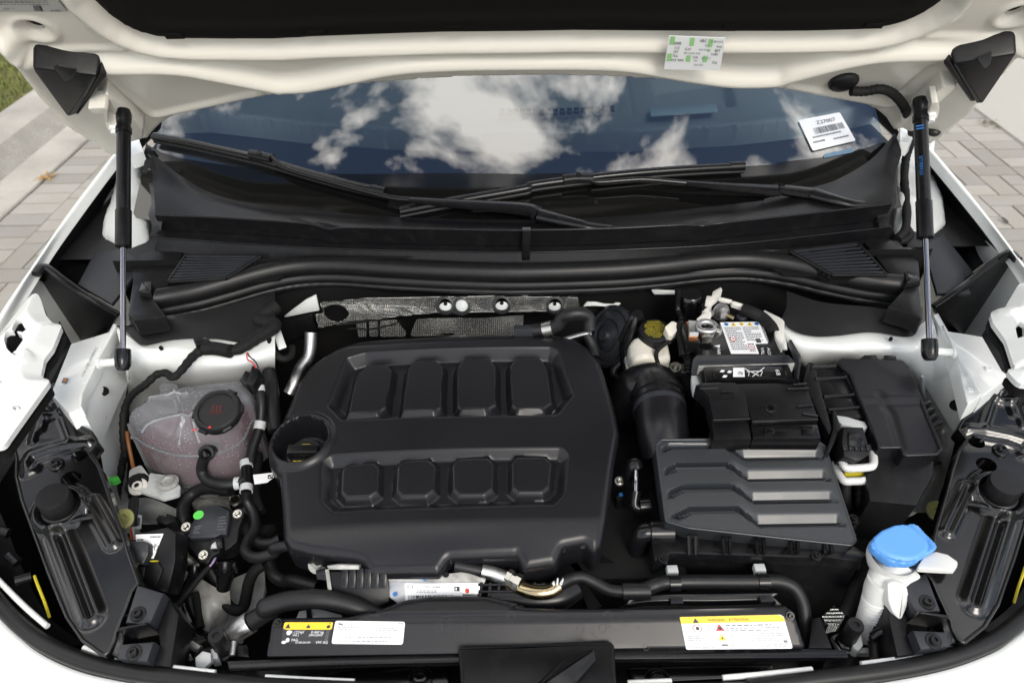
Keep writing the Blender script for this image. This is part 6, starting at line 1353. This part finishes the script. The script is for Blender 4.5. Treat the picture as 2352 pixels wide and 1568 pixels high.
P_.text(M['greyink'], 'Engine Oil', .28, .85, .13, 3.1); P_.text(M['greyink'], 'Huile moteur', .60, .85, .13, 3.1); P_.poly(M['greyink'], [(.06, .82), (.12, .80), (.12, .86), (.09, .90), (.04, .92)]); P_.rect(M['greyink'], .90, .76, .97, .94); P_.rect(M['paper'], .91, .79, .96, .91, .0004)
P_.lines(M['greyink'], .04, .42, .58, .76, 2, 1, .35); P_.lines(M['greyink'], .48, .92, .58, .76, 2, 2, .35); P_.text(M['greyink'], 'VW 508 00  &  SAE 0W-20', .50, .44, .12, 3.1); P_.lines(M['greyink'], .05, .90, .26, .34, 1, 3, .4); P_.lines(M['greyink'], .12, .80, .08, .18, 1, 4, .4); P_.rect(M['greyink'], .96, .14, .965, .62); P_.done('sticker_print', s2)
s3 = prism('warning_sticker', SU, rnd(SU.P('Q: 205,705 2130,685 1990,200 1960,110 1900,75 90,118'), .002, 2), .0005, -.0005, M['paper'], rp_, bev=0)
P_ = Print(SU, SU.P('Q: 205,705 2130,685 1955,76 82,118'), .0009)
P_.poly(M['yellow'], [(.0, .79), (1.0, .795), (.995, .93), (.96, 1.0), (.0, 1.0)]); tri(P_, .145, .885, .03, .075); P_.text(M['ink'], 'WARNING', .345, .88, .115, 3.3, lift=.0005); P_.text(M['ink'], 'ATTENTION', .56, .88, .115, 3.3, lift=.0005)
P_.poly(M['red'], ell((.145, .64), .046, .12, 24)); P_.poly(M['paper'], ell((.145, .64), .037, .098, 24), .0003); P_.poly(M['ink'], ell((.147, .64), .018, .06, 10), .0005)
tri(P_, .36, .66, .045, .11, 'red'); tri(P_, .36, .655, .035, .085, 'paper', .0003); P_.poly(M['ink'], ell((.362, .63), .02, .05, 10), .0005); tri(P_, .36, .36, .04, .10, 'yellow'); tri(P_, .362, .35, .010, .05, 'ink', .0005)
P_.rect(M['greyink'], .295, .02, .297, .76); P_.lines(M['greyink'], .03, .24, .24, .44, 3, 1, .35); P_.lines(M['greyink'], .03, .28, .03, .19, 3, 2, .35); P_.lines(M['greyink'], .42, .86, .66, .76, 1, 3, .4); P_.lines(M['greyink'], .42, .93, .52, .66, 2, 4, .4); P_.lines(M['greyink'], .42, .94, .36, .48, 2, 5, .35); P_.lines(M['greyink'], .42, .92, .22, .33, 2, 6, .35); P_.lines(M['greyink'], .42, .96, .03, .15, 2, 8, .35); P_.rect(M['greyink'], .93, .17, .97, .25); P_.rect(M['greyink'], .965, .4, .97, .7)
P_.poly(M['ink'], [(.33, .10), (.40, .10), (.41, .14), (.35, .15)]); P_.done('sticker_print', s3)
# hood latch cover with its release lever
lt = thing('latch_cover', 'black box over the hood latch at the bottom centre', 'latch cover')
prism('cover', hz(.815), rnd(ccw(hz(.815).P('21: 1405,1348 1853,1340 22: 745,1312 768,1335 790,1750 21: 1430,1750')), .005, 3), .012, -.06, M['black'], lt, bev=.005)
LF = tilt(.49, .842, 12); prism('lever', LF, '22: 425,1400 590,1345 635,1332 652,1420 520,1568 480,1640 180,1640', .006, -.022, M['satin'], lt, bev=.005, r=.004)
lt2 = thing('bumper_support', 'glossy black bumper support below the shroud lip', 'support')
prism('shelf', hz(.752), 'o: 500,1520 1395,1500 1945,1495 2000,1520 2000,1640 400,1640', 0, -.02, M['satin'], lt2, bev=.002)
for q in ('21: 520,1490 800,1470 1340,1440 1350,1568 540,1600', '22: 840,1450 1853,1430 1853,1520 900,1568'): prism('pocket', hz(.758), q, 0, -.01, M['gloss'], lt2, bev=.004, r=.006)
for q in ('21: 1150,1530', '22: 1060,1535'): screw(lt2, W(q, z=.762)[0], Z_, .010, 'gloss')
# front rubber seal and the painted edge behind it
fs_ = thing('front_seal', 'thick black rubber seal along the front edge of the bay', 'seal')
fsp = W('20: -160,830,.84 0,1005,.815 140,1150,.81 310,1280,.808 560,1395,.806 860,1468,.804 1200,1512,.802 1853,1572,.80 22: 0,1620,.80 1853,1598,.80 23: 0,1585,.80 400,1530,.802 900,1468,.804 1300,1388,.806 1600,1278,.808 1750,1180,.81 1853,1090,.815 2010,930,.84')
tube('roll', shift(fsp, .004, 0), .0115, M['seal'], fs_, 18, 8); tube('foot', shift(fsp, .006, -.014), .010, M['rubber'], fs_, 10, 6)
for q in ('20: -40,845,.825 0,885,.82 160,1045,.817 320,1185,.814', '20: 565,1328,.806 690,1372,.805', '20: 700,1382,.805 855,1418,.804', '20: 875,1424,.804 1150,1462,.803 1450,1497,.802', '21: 105,1528,.80 400,1545,.80 705,1558,.80', '22: 860,1568,.80 1155,1555,.80', '22: 1500,1532,.80 1853,1502,.80', '23: 0,1518,.80 425,1475,.80', '23: 755,1440,.802 1060,1400,.803 1325,1352,.804', '23: 1345,1338,.805 1500,1302,.806', '23: 1512,1290,.806 1640,1248,.808'):
    tube('painted_edge', W(q), .0042, M['white'], body, 8, 5)
# ------------------------------------------------------------------ pipes and control unit in front of the engine
t_, p_ = hose_t('coolant_line', 'long black line clipped across the front to the right corner', 'pipe', '21: 1380,775,.84 1500,800,.835 1600,820,.83 1700,850,.825 22: 0,835,.825 90,900,.82 180,940,.82 260,955,.82 340,945,.82 420,890,.825 490,860,.825 560,855,.825 640,890,.82 740,940,.815 850,950,.815 960,940,.815 1040,910,.82 1120,890,.82 1300,885,.82 1500,885,.82 1720,885,.82 1853,880,.82 23: 100,880,.82 210,885,.82 300,925,.815 355,1020,.80 375,1150,.78 390,1320,.75', lambda s, L: .0105 if s > .30 else .0088, part='line', seg=16)
lathe('sleeve', W('22: 870,950,.815')[0], (1, 0, 0), [(.009, -.01), (.0122, -.01), (.0122, .03), (.009, .03)], M['rubber'], t_, 20)
tube('brass_section', W('21: 1720,862,.827 22: 0,838,.827 90,903,.822 180,943,.822 260,958,.822 340,948,.822 400,910,.826'), .0108, M['brass'], t_, 16); tube('aluminium_section', W('21: 1560,812,.836 1640,830,.832 1720,860,.828'), .0105, M['alu'], t_, 14); lathe('coupling', W('22: 95,880,.827')[0], Vector((1, -.6, 0)), [(.011, -.012), (.0135, -.012), (.0135, -.004), (.0115, -.004), (.0115, .003), (.014, .003), (.014, .012), (.011, .012)], M['steel'], t_, 8)
for q in ('22: 350,895 365,880 372,905 360,915', '22: 385,860 395,862 392,905 378,915', '22: 400,900 425,860 430,870 415,912'): 
    fr = tilt(.62, .835, 40); prism('paint_tick', fr, q, .0015, -.006, M['whiteink'], t_)
for q, z in (('22: 1175,895', .82), ('22: 1770,885', .82)):
    p = W(q, z=z)[0]; cl2 = lathe('line_clip', p - Vector((.008, 0, 0)), (1, 0, 0), [(.0100, 0), (.0125, 0), (.0125, .016), (.0100, .016)], M['satin'], t_, 16); box('clip_head', hz(z), p.x, p.y + .020, -.004, .016, .012, .012, M['lgrey'], t_); box('clip_foot', hz(z), p.x, p.y - .024, -.012, .018, .010, .006, M['grey'], t_)
t_ = thing('radiator_fan_shroud', 'smooth black duct behind the warning sticker', 'duct')
sheet('duct', [W('22: 800,1060,.80 900,1000,.805 1100,975,.81 1400,970,.81 1853,965,.81 23: 140,970,.81 220,1040,.80'), W('22: 790,1085,.79 1000,1040,.80 1400,1040,.80 1853,1030,.80 23: 150,1050,.795'), W('22: 780,1130,.76 1853,1110,.76 23: 200,1110,.76')], M['satin'], t_, nu=30, nv=5)
sheet('duct_back', [W('22: 1000,985,.81 1400,960,.81 1853,955,.81 23: 200,965,.81'), W('22: 1000,960,.75 1853,940,.75 23: 230,950,.75')], M['grey'], t_, nu=10, nv=3)
ecu = thing('control_unit', 'aluminium control unit with a barcode label below the engine cover', 'control unit')
UF = tilt(.60, .80, 35)
prism('housing', UF, '21: 928,868 1590,882 1535,985 1400,1040 1000,1040 935,990', 0, -.03, M['alu'], ecu, bev=.003); prism('flange', UF, '21: 928,862 1330,830 1450,815 1590,868 1580,890 930,885', .002, -.01, M['castgrey'], ecu, bev=.002)
lb = prism('barcode_label', UF, rnd(UF.P('21: 1042,895 1432,905 1432,1020 1048,1020'), .002, 2), .0005, -.0005, M['paper'], ecu, bev=0)
P_ = Print(UF, UF.P('21: 1048,1010 1432,1000 1432,905 1042,895'), .0009); P_.text(M['ink'], "*OYL 153808*", .48, .80, .17, 3.4); P_.bars(M['ink'], .05, .85, .0, .28, 30); P_.lines(M['greyink'], .2, .55, .42, .62, 2, 3, .35); P_.rect(M['ink'], .86, .55, .95, .86); P_.rect(M['paper'], .88, .6, .90, .8, .0003); P_.rect(M['ink'], .05, .72, .14, .88); P_.rect(M['paper'], .06, .75, .13, .85, .0003); P_.done('label_print', lb)
for q, m in (('21: 1465,945', 'red'), ('21: 978,968', 'blueink'), ('21: 1180,862', 'blueink')): c = UF.P(q)[0]; prism('paint_dot', UF, ell(c, .0035, .0035, 12), .0028, -.002, M[m], ecu, bev=0)
for q in ('21: 1320,838',): c = UF.P(q)[0]; prism('bolt_hole', UF, ell(c, .005, .004, 12), .0026, -.002, M['dark'], ecu, bev=0)
pl_ = thing('control_unit_plug', 'black ribbed plug block at the left of the control unit', 'plug')
QF = tilt(.60, .80, 40); prism('block', QF, '21: 530,815 930,820 940,1020 860,1060 560,960 530,880', 0, -.05, M['black'], pl_, bev=.003)
for k in range(6): c = QF.P('21: %d,860' % (640 + 52 * k))[0]; box('block_rib', QF, c[0], c[1], 0, .010, .028, .004, M['satin'], pl_)
prism('plate', QF, '21: 525,775 600,765 740,770 742,800 540,800', .008, -.01, M['castgrey'], pl_); screw(pl_, W('21: 460,762,.82')[0], (0, -.4, 1), .009, 'castgrey'); tube('edge', [QF.w(*p, .001) for p in QF.P('21: 520,800 540,940')], .003, M['castgrey'], pl_, 6); prism('side_box', QF, '21: 440,810 520,800 530,880 450,870', .0, -.03, M['satin'], pl_)
gd = thing('intake_grid', 'black square-celled grid behind the brass pipe', 'grid')
GF = tilt(.60, .80, 35); bm = bmesh.new()
for k in range(9):
    for a_, b_ in ((('21: %d,890' % (1560 + 60 * k)), ('21: %d,1090' % (1540 + 62 * k))),):
        p, q_ = GF.P(a_)[0], GF.P(b_)[0]; tube_into(bm, [GF.w(*p, 0), GF.w(*q_, 0)], .0022, 6)
        if k % 9 == 8: pass
    mkb('bar', bm, M['satin'], gd); bm = bmesh.new()
bm.free()
for k in range(4): p, q_ = GF.P('21: 1540,%d' % (905 + 45 * k))[0], GF.P('22: 330,%d' % (905 + 45 * k))[0]; tube('cross_bar', [GF.w(*p, .001), GF.w(*q_, .001)], .0022, M['satin'], gd, 6)
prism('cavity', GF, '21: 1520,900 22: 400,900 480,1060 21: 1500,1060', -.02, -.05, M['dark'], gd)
hose('turbo_pipe', 'smooth black moulded pipe behind the shroud', 'pipe', '22: -60,1000,.80 80,1000,.80 250,1010,.80 400,990,.80 500,930,.80', .021, 'satin')
prism('bracket', hz(.79), '22: 520,900 580,900 690,1050 600,1080', 0, -.02, M['dark'], eb)
# radiator hose
rh = thing('radiator_hose', 'thick black radiator hose arching at the left of the shroud', 'hose')
rpts = W('20: 1700,1150,.78 1780,1100,.79 1853,1060,.80 21: 100,1060,.81 250,1015,.82 430,1000,.825 600,1020,.82 760,1070,.81 900,1130,.79'); tube('hose', rpts, .0140, M['rubber'], rh, 20, 8)
d = (rpts[1] - rpts[0]).normalized(); lathe('metal_neck', rpts[0] - d * .03, d, [(.010, -.03), (.0135, -.012), (.016, 0), (.0168, .026), (.0155, .028), (.014, .02)], M['alu'], rh, 28)
# ------------------------------------------------------------------ left front corner: valve, relay box, looms
vl = thing('purge_pump', 'slate grey pump unit with a green dot and three silver screws', 'pump')
VF = tilt(.72, .785, 18)
prism('base', VF, rnd(VF.P('D: 590,330 620,250 700,180 800,80 920,70 1010,110 1100,100 1120,170 1080,260 1060,400 980,470 900,500 830,540 780,620 700,560 640,480 590,440'), .004, 2), -.012, -.05, M['black'], vl, bev=.003)
prism('top', VF, 'D: 612,375 640,330 655,265 720,150 800,100 895,83 1008,140 1000,250 985,365 920,362 870,392 650,398', 0, -.02, M['grey'], vl, bev=.003, r=.003)
for q in ('D: 592,275', 'D: 1070,155', 'D: 752,535'):
    a = VF.P(q)[0]; tube('lug', [VF.w(a[0], a[1], -.03), VF.w(a[0], a[1], -.010)], .0100, M['black'], vl, 16); screw(vl, VF.w(a[0], a[1], -.008), VF.n, .0046, 'steel')
prism('green_dot', VF, ell(VF.P('D: 725,182')[0], .0085, .0075, 20, .3), .0008, -.001, M['dotgreen'], vl, bev=0)
P_ = Print(VF, VF.P('D: 650,380 985,360 1005,140 700,190'), .0006); P_.lines(pm('faint_emboss_ink', (.11, .12, .13), .5), .72, .95, .15, .80, 5, 2, .3); P_.lines(bpy.data.materials['faint_emboss_ink'], .05, .25, .1, .5, 4, 3, .5); P_.done('emboss', vl)
prism('connector', VF, 'D: 830,410 940,385 945,480 905,500 840,490', .0, -.04, M['satin'], vl, bev=.002); prism('latch', VF, 'D: 850,460 885,430 900,490 840,495', .004, 0, M['lgrey'], vl)
prism('metal_bracket', hz(.755), 'D: 492,352 585,338 592,440 640,545 700,590 748,642 640,645 555,590 510,500 490,430', 0, -.004, M['steel'], vl, bev=.001, r=.003)
tube('lead', W('D: 882,505,.77 870,590,.765 820,660,.76'), .0025, M['purple'], vl, 8); tube('sleeve', W('D: 830,650,.76 740,750,.75 620,900,.745 540,990,.74 450,1055,.74'), .0048, M['tape'], vl, 10); prism('lead_plug', hz(.745), 'D: 395,960 440,930 480,960 480,1060 420,1070 390,1020', 0, -.02, M['satin'], vl)
hose('steel_pipe', 'polished black pipe bending down from the pump bracket', 'pipe', 'D: 690,630,.75 680,740,.735 610,880,.71 580,980,.69 610,1090,.68 670,1200,.67 730,1285,.67 850,1315,.67', .0092, 'gloss')
rb = thing('relay_box', 'black relay box with a white handwritten label by the headlamp carrier', 'relay box')
KB = tilt(.66, .80, 30)
prism('box', KB, 'D: 130,352 420,290 505,340 500,600 430,900 165,830 110,640', -.004, -.05, M['black'], rb, bev=.003)
lb = prism('label', KB, 'D: 135,358 392,350 300,582 150,560', -.0030, -.006, M['paper'], rb, bev=0)
P_ = Print(KB, KB.P('D: 150,560 300,582 392,350 135,358'), -.0025); P_.lines(M['greyink'], .55, .95, .82, .92, 1, 3, .6); P_.text(M['ink'], 'RY', .93, .42, .32, 1.1, -.3); P_.lines(M['ink'], .05, .3, .70, .82, 1, 4); P_.done('label_print', lb)
prism('connector', KB, 'D: 70,430 240,425 295,450 298,540 245,650 100,640 70,560', .012, -.04, M['grey'], rb, bev=.004, r=.004); prism('connector_seal', KB, 'D: 130,632 195,632 195,645 135,645', .0135, .0, M['acid'], rb); prism('connector_seal', KB, 'D: 275,600 345,598 348,612 280,614', .002, -.01, M['acid'], rb)
prism('lower_connector', KB, 'D: 110,645 245,655 230,760 190,820 140,800', .004, -.04, M['satin'], rb, bev=.003); prism('lower_connector', KB, 'D: 245,640 350,610 395,680 330,860 220,820', .0, -.04, M['black'], rb, bev=.003)
prism('strap', hz(.80), 'D: 340,240 370,200 430,215 440,185 530,215 530,260 430,300 350,265', .008, -.02, M['black'], rb, bev=.004)
for i, q in enumerate(('D: 105,265,.81 110,340,.80 120,410,.79', 'D: 115,265,.81 125,340,.80 135,410,.79', 'D: 100,270,.81 98,340,.80 105,410,.79')): tube('wire', W(q), .0016, M[('red', 'lgrey', 'orange')[i]], rb, 6)
tube('wire_sleeve', W('D: 130,40,.81 120,130,.81 110,220,.815 108,290,.808'), .008, M['rubber'], rb, 10); prism('barcode_tag', hz(.775), 'D: 60,160 200,180 190,300 120,300', 0, -.003, M['paper'], rb); P_ = Print(hz(.775), hz(.775).P('D: 125,290 190,295 195,200 135,195'), .0008); P_.bars(M['ink'], .0, 1, .1, .9, 9); P_.done('tag_print', rb)
tag(lathe('yellow_grommet', W('D: 25,225,.83')[0], (.1, -.4, 1), [(.016, -.004), (.018, .002), (.014, .006), (.008, .004), (.006, 0), (0, 0)], pm('olive_rubber', (.33, .33, .12), .5), None, 20), 'pale olive rubber grommet beside the left headlamp carrier', 'grommet')
tag(lathe('yellow_grommet', W('23: 1270,412,.80')[0], (-.1, -.4, 1), [(.016, -.004), (.018, .002), (.014, .006), (.008, .004), (.006, 0), (0, 0)], bpy.data.materials['olive_rubber'], None, 20), 'pale olive rubber grommet beside the right headlamp carrier', 'grommet')
mp_ = thing('loom_connector', 'round black connector with loom curling below the pump', 'connector')
tube('barrel', W('D: 975,600,.76 970,680,.75 965,760,.735 955,850,.715'), lambda s, L: .0150 - .0035 * s / L, M['satin'], mp_, 20, 5); lathe('barrel_ring', W('D: 968,700,.747')[0], W('D: 975,600,.76')[0] - W('D: 955,850,.715')[0], [(.012, 0), (.0162, 0), (.0162, .006), (.012, .006)], M['satin'], mp_, 22); prism('tab', hz(.75), 'D: 1040,620 1080,650 1075,690 1045,680', .01, -.01, M['grey'], mp_)
tube('loom', W('D: 950,860,.71 960,950,.69 1010,1030,.68 1080,1060,.68 1140,1020,.68 1170,900,.70 1190,800,.72 1240,700,.74 1330,630,.75'), .0095, M['tape'], mp_, 14); tube('hose', W('D: 820,650,.72 870,740,.71 930,830,.70'), .010, M['rubber'], mp_, 12)
hose('heater_hose', 'dark hose passing under the left edge of the engine cover', 'hose', 'D: 1160,120,.78 1150,240,.77 1190,360,.77 1290,440,.77 1400,440,.775 1480,400,.78', .0090); hose('heater_hose', 'black hose with silver bands under the cover corner', 'hose', 'D: 1390,640,.75 1430,740,.75 1520,790,.75 21: 300,880,.76 460,920,.77', .0105); hose('heater_hose', 'black hose behind the printed loop hose', 'hose', '20: 1740,30,.80 1730,150,.79 1720,280,.78 1760,420,.77', .0085)
tag(prism('paper_tag', hz(.835), '20: 1705,165 1835,150 1845,180 1800,215 1715,228', 0, -.001, M['paper'], None, bev=0), 'white paper tag with a small code tied to the hose tee', 'tag')
P_ = Print(hz(.835), hz(.835).P('20: 1805,195 1840,190 1838,165 1805,168'), .0006); P_.rect(M['ink'], 0, 0, 1, 1); P_.rect(M['paper'], .2, .2, .5, .5, .0003); P_.rect(M['paper'], .6, .5, .9, .8, .0003); P_.done('tag_print', bpy.data.objects['paper_tag'])
for lab, q, zz in (('black rubber hood stop standing at the left end of the shroud', 'D: 955,1420', .765), ('black rubber hood stop standing right of the warning sticker', '23: 665,1270', .765)):
    t_ = thing('hood_stop', lab, 'hood stop', 'rubber hood stops'); p = W(q, z=zz)[0]
    lathe('post', p, (0, -.05, 1), [(.0118, -.01), (.0118, .0), (.0112, .025), (.0118, .038), (.0108, .042), (.005, .042), (.0045, .039), (0, .039)], M['rubber'], t_, 24); lathe('foot', p, (0, 0, 1), [(.016, -.012), (.016, -.004), (.0118, -.002)], M['satin'], t_, 6)
cg = thing('clip_rail', 'grey metal clip rail with plugs in the left front corner', 'rail')
prism('rail', hz(.76), 'D: 400,1500 440,1440 640,1450 660,1480 560,1520 540,1568 400,1568', .004, -.01, M['castgrey'], cg); tube('rod', W('D: 430,1240,.74 520,1310,.74 560,1330,.74'), .010, M['gloss'], cg, 12); tube('rod', W('D: 660,1370,.765 740,1425,.765'), .006, M['alu'], cg, 10); prism('white_plug', hz(.775), 'D: 835,1415 890,1400 905,1500 840,1510', 0, -.02, M['lgrey'], cg); prism('plug', hz(.77), 'D: 620,1310 760,1290 800,1330 700,1380 640,1370', 0, -.02, M['black'], cg); prism('plug', hz(.77), 'D: 680,1420 830,1380 880,1420 780,1560 660,1560', -.004, -.03, M['black'], cg); lathe('nut', W('D: 790,1530,.775')[0], (0, -.3, 1), [(.012, 0), (.012, .01), (.007, .012), (0, .012)], M['lgrey'], cg, 6)
prism('black_plug', hz(.775), 'D: 1085,1380 1170,1375 1195,1490 1080,1480', 0, -.03, M['satin'], cg); tube('strap', W('D: 1050,1350,.77 1040,1480,.765'), .006, M['alu'], cg, 8)
cg = thing('clip_rail', 'black cable clips on a grey rail in the right front corner', 'rail')
prism('rail', hz(.755), '23: 560,1250 600,1230 650,1330 1060,1320 1060,1370 620,1360', 0, -.01, M['castgrey'], cg); tube('clip', W('23: 830,1260,.78 900,1220,.79 980,1230,.79 1030,1290,.78'), .007, M['satin'], cg, 10); prism('plug', hz(.77), '23: 700,1240 750,1215 770,1310 740,1350 700,1330', .0, -.02, M['lgrey'], cg, r=.003); prism('plug', hz(.77), '23: 830,1150 880,1160 910,1200 870,1240 830,1220', .01, -.02, M['black'], cg); tube('clip', W('23: 840,1290,.77 850,1400,.765'), .008, M['black'], cg, 8); prism('silver_foil', hz(.79), '23: 480,1140 560,1070 640,1130 600,1190 520,1210', .01, -.01, M['foil'], cg)
prism('black_box', hz(.80), '23: 430,1130 480,1120 560,1330 400,1330', 0, -.05, M['black'], cg); tube('cable', W('23: 780,830,.78 720,930,.77 680,1030,.76 640,1100,.75'), .012, M['tape'], cg, 12)
# hood wiring loom with its grommet, right hinge
hl = thing('hood_loom', 'black loom with an oval grommet hanging from the hood at the right', 'wiring')
HP = H.up(.012); hp = [HP.w(*HP.px(*q), .006) for q in T('03: 700,610 800,610 900,595 980,620 1050,690 1085,760')]
hp += [gp(*uv('03', 1105, 840), .05), gp(*uv('03', 1125, 920), .02)] + W('03: 1110,1000,1.10 1080,1100,1.07 1070,1250,1.05 1085,1400,1.03 13: 1080,20,1.02 1020,100,1.01')
tube('loom', hp, lambda s, L: .0088 + .0006 * math.sin(s * 700), M['tape'], hl, 12, 10)
c = HP.px(*uv('03', 655, 598)); lathe('grommet', HP.w(c[0], c[1], -.012), HP.n, [(.027, 0), (.027, .005), (.023, .010), (.012, .014), (0, .015)], M['rubber'], hl, 28)
tube('tail', W('13: 1085,20,1.02 1110,70,1.01 1060,110,1.005 1000,120,1.0'), .008, M['tape'], hl, 10); prism('plug', hz(1.0), '13: 990,130 1060,110 1100,140 1090,165 1020,165', 0, -.02, M['satin'], hl)
# ------------------------------------------------------------------ things seen deep in the gaps
t_ = thing('gearbox_bracket', 'grey cast bracket low between the coolant tank and the pump', 'bracket')
prism('casting', hz(.70), 'D: 640,40 760,0 1000,0 1120,60 1100,130 930,90 800,60 700,120', 0, -.05, M['castgrey'], t_, bev=.004, r=.004)
lathe('bolt', W('D: 1070,70,.71')[0], Z_, [(.012, -.01), (.012, .004), (.008, .006), (.008, .012), (0, .012)], M['steel'], t_, 6)
prism('code_plate', hz(.712), 'D: 1000,0 1100,-10 1105,30 1010,45', 0, -.004, M['lgrey'], t_)
t_ = thing('floor_plate', 'pale grey painted floor metal at the foot of the shroud', 'floor plate')
prism('plate', hz(.66), '21: 330,1080 440,1060 640,1110 560,1150 300,1150', 0, -.01, M['lgrey'], t_, bev=.002); prism('slot', hz(.662), '21: 380,1075 410,1070 420,1150 385,1150', .002, -.004, M['dark'], t_, bev=0)
for lab, q, r, m in (('thin black cable crossing low beside the relay box', 'D: 480,560,.72 500,760,.70 545,900,.69 560,1090,.68', .005, 'tape'), ('thin grey pipe standing behind the left clip rail', 'D: 520,1050,.70 535,1200,.69 540,1300,.69', .007, 'castgrey'),
                     ('black cable dropping beside the polished pipe', 'D: 690,900,.70 720,1050,.69 740,1220,.68', .007, 'tape'), ('ribbed black conduit right of the loom connector', 'D: 1240,380,.74 1300,330,.75 1400,320,.76', .010, 'rubber'),
                     ('dark pipe low between engine cover and filter box', '22: 800,170,.76 840,260,.76 830,330,.75', .009, 'satin')):
    hose('cable' if m == 'tape' else 'pipe', lab, 'cable' if m == 'tape' else 'pipe', q, r, m)
t_ = thing('coil_plug', 'small black coil plug with blue tag beside the engine cover', 'plug'); prism('plug', hz(.82), '22: 775,300 830,290 840,330 790,345', 0, -.02, M['satin'], t_); prism('tag', hz(.823), '22: 800,285 825,280 830,300 805,305', 0, -.003, M['blueink'], t_); screw(t_, W('22: 805,208,.83')[0], (0, -.3, 1), .005, 'steel')
# spot welds and sealer beads on the white inner wings
for q, z, n_w in (('10: 690,860', .958, 0), ('10: 640,965', .957, 0), ('10: 590,1070', .957, 0), ('13: 1480,1040', .968, 0), ('13: 1530,1130', .968, 0), ('13: 1390,880', .97, 0), ('10: 180,1090', 1.0, 0), ('13: 1650,985', .958, 0)):
    lathe('spot_weld', W(q, z=z)[0], Z_, [(.005, -.003), (.005, .0004), (.004, .0008), (.0025, 0), (0, 0)], M['white'], body, 12)
tube('sealer_bead', W('13: 1195,1040,.905 1198,1140,.86 1215,1180,.84'), .003, M['pillar'], body, 8); tube('sealer_bead', W('10: 885,1060,.895 880,1000,.925 880,900,.945'), .003, M['pillar'], body, 8); tube('sealer_bead', W('13: 230,660,.945 240,760,.935 250,860,.92'), .004, M['pillar'], body, 8)
# ------------------------------------------------------------------ origins at the base of each thing
def finalize():
    bpy.context.view_layer.update()
    done = set(); org = {}
    for o in list(SC.objects):
        if o.type != 'MESH' or o.get('keep'): continue
        me = o.data
        if me.name in done or not me.vertices: continue
        done.add(me.name); n = len(me.vertices); co = np.empty(n * 3, np.float32); me.vertices.foreach_get('co', co); co = co.reshape(-1, 3)
        lo, hi = co.min(0), co.max(0); c = np.array([(lo[0] + hi[0]) / 2, (lo[1] + hi[1]) / 2, lo[2]], np.float32)
        me.vertices.foreach_set('co', (co - c).ravel()); me.update(); org[o] = Vector(c.tolist()); o['_lo'] = lo.tolist(); o['_hi'] = hi.tolist()
    for o in SC.objects:
        if o.type == 'EMPTY' and o.parent is None:
            ch = [c for c in o.children_recursive if c in org]
            if not ch: continue
            lo = np.min([c['_lo'] for c in ch], 0); hi = np.max([c['_hi'] for c in ch], 0); org[o] = Vector(((lo[0] + hi[0]) / 2, (lo[1] + hi[1]) / 2, lo[2]))
    for o, c in org.items():
        o.location = c - org[o.parent] if o.parent in org else c
    for o in SC.objects:
        for k in ('_lo', '_hi', 'keep'):
            if k in o: del o[k]
    # pavers keep their own place under the pavement's origin
    for o in PV.children:
        if o not in org: o.location -= org.get(PV, Vector())
finalize()
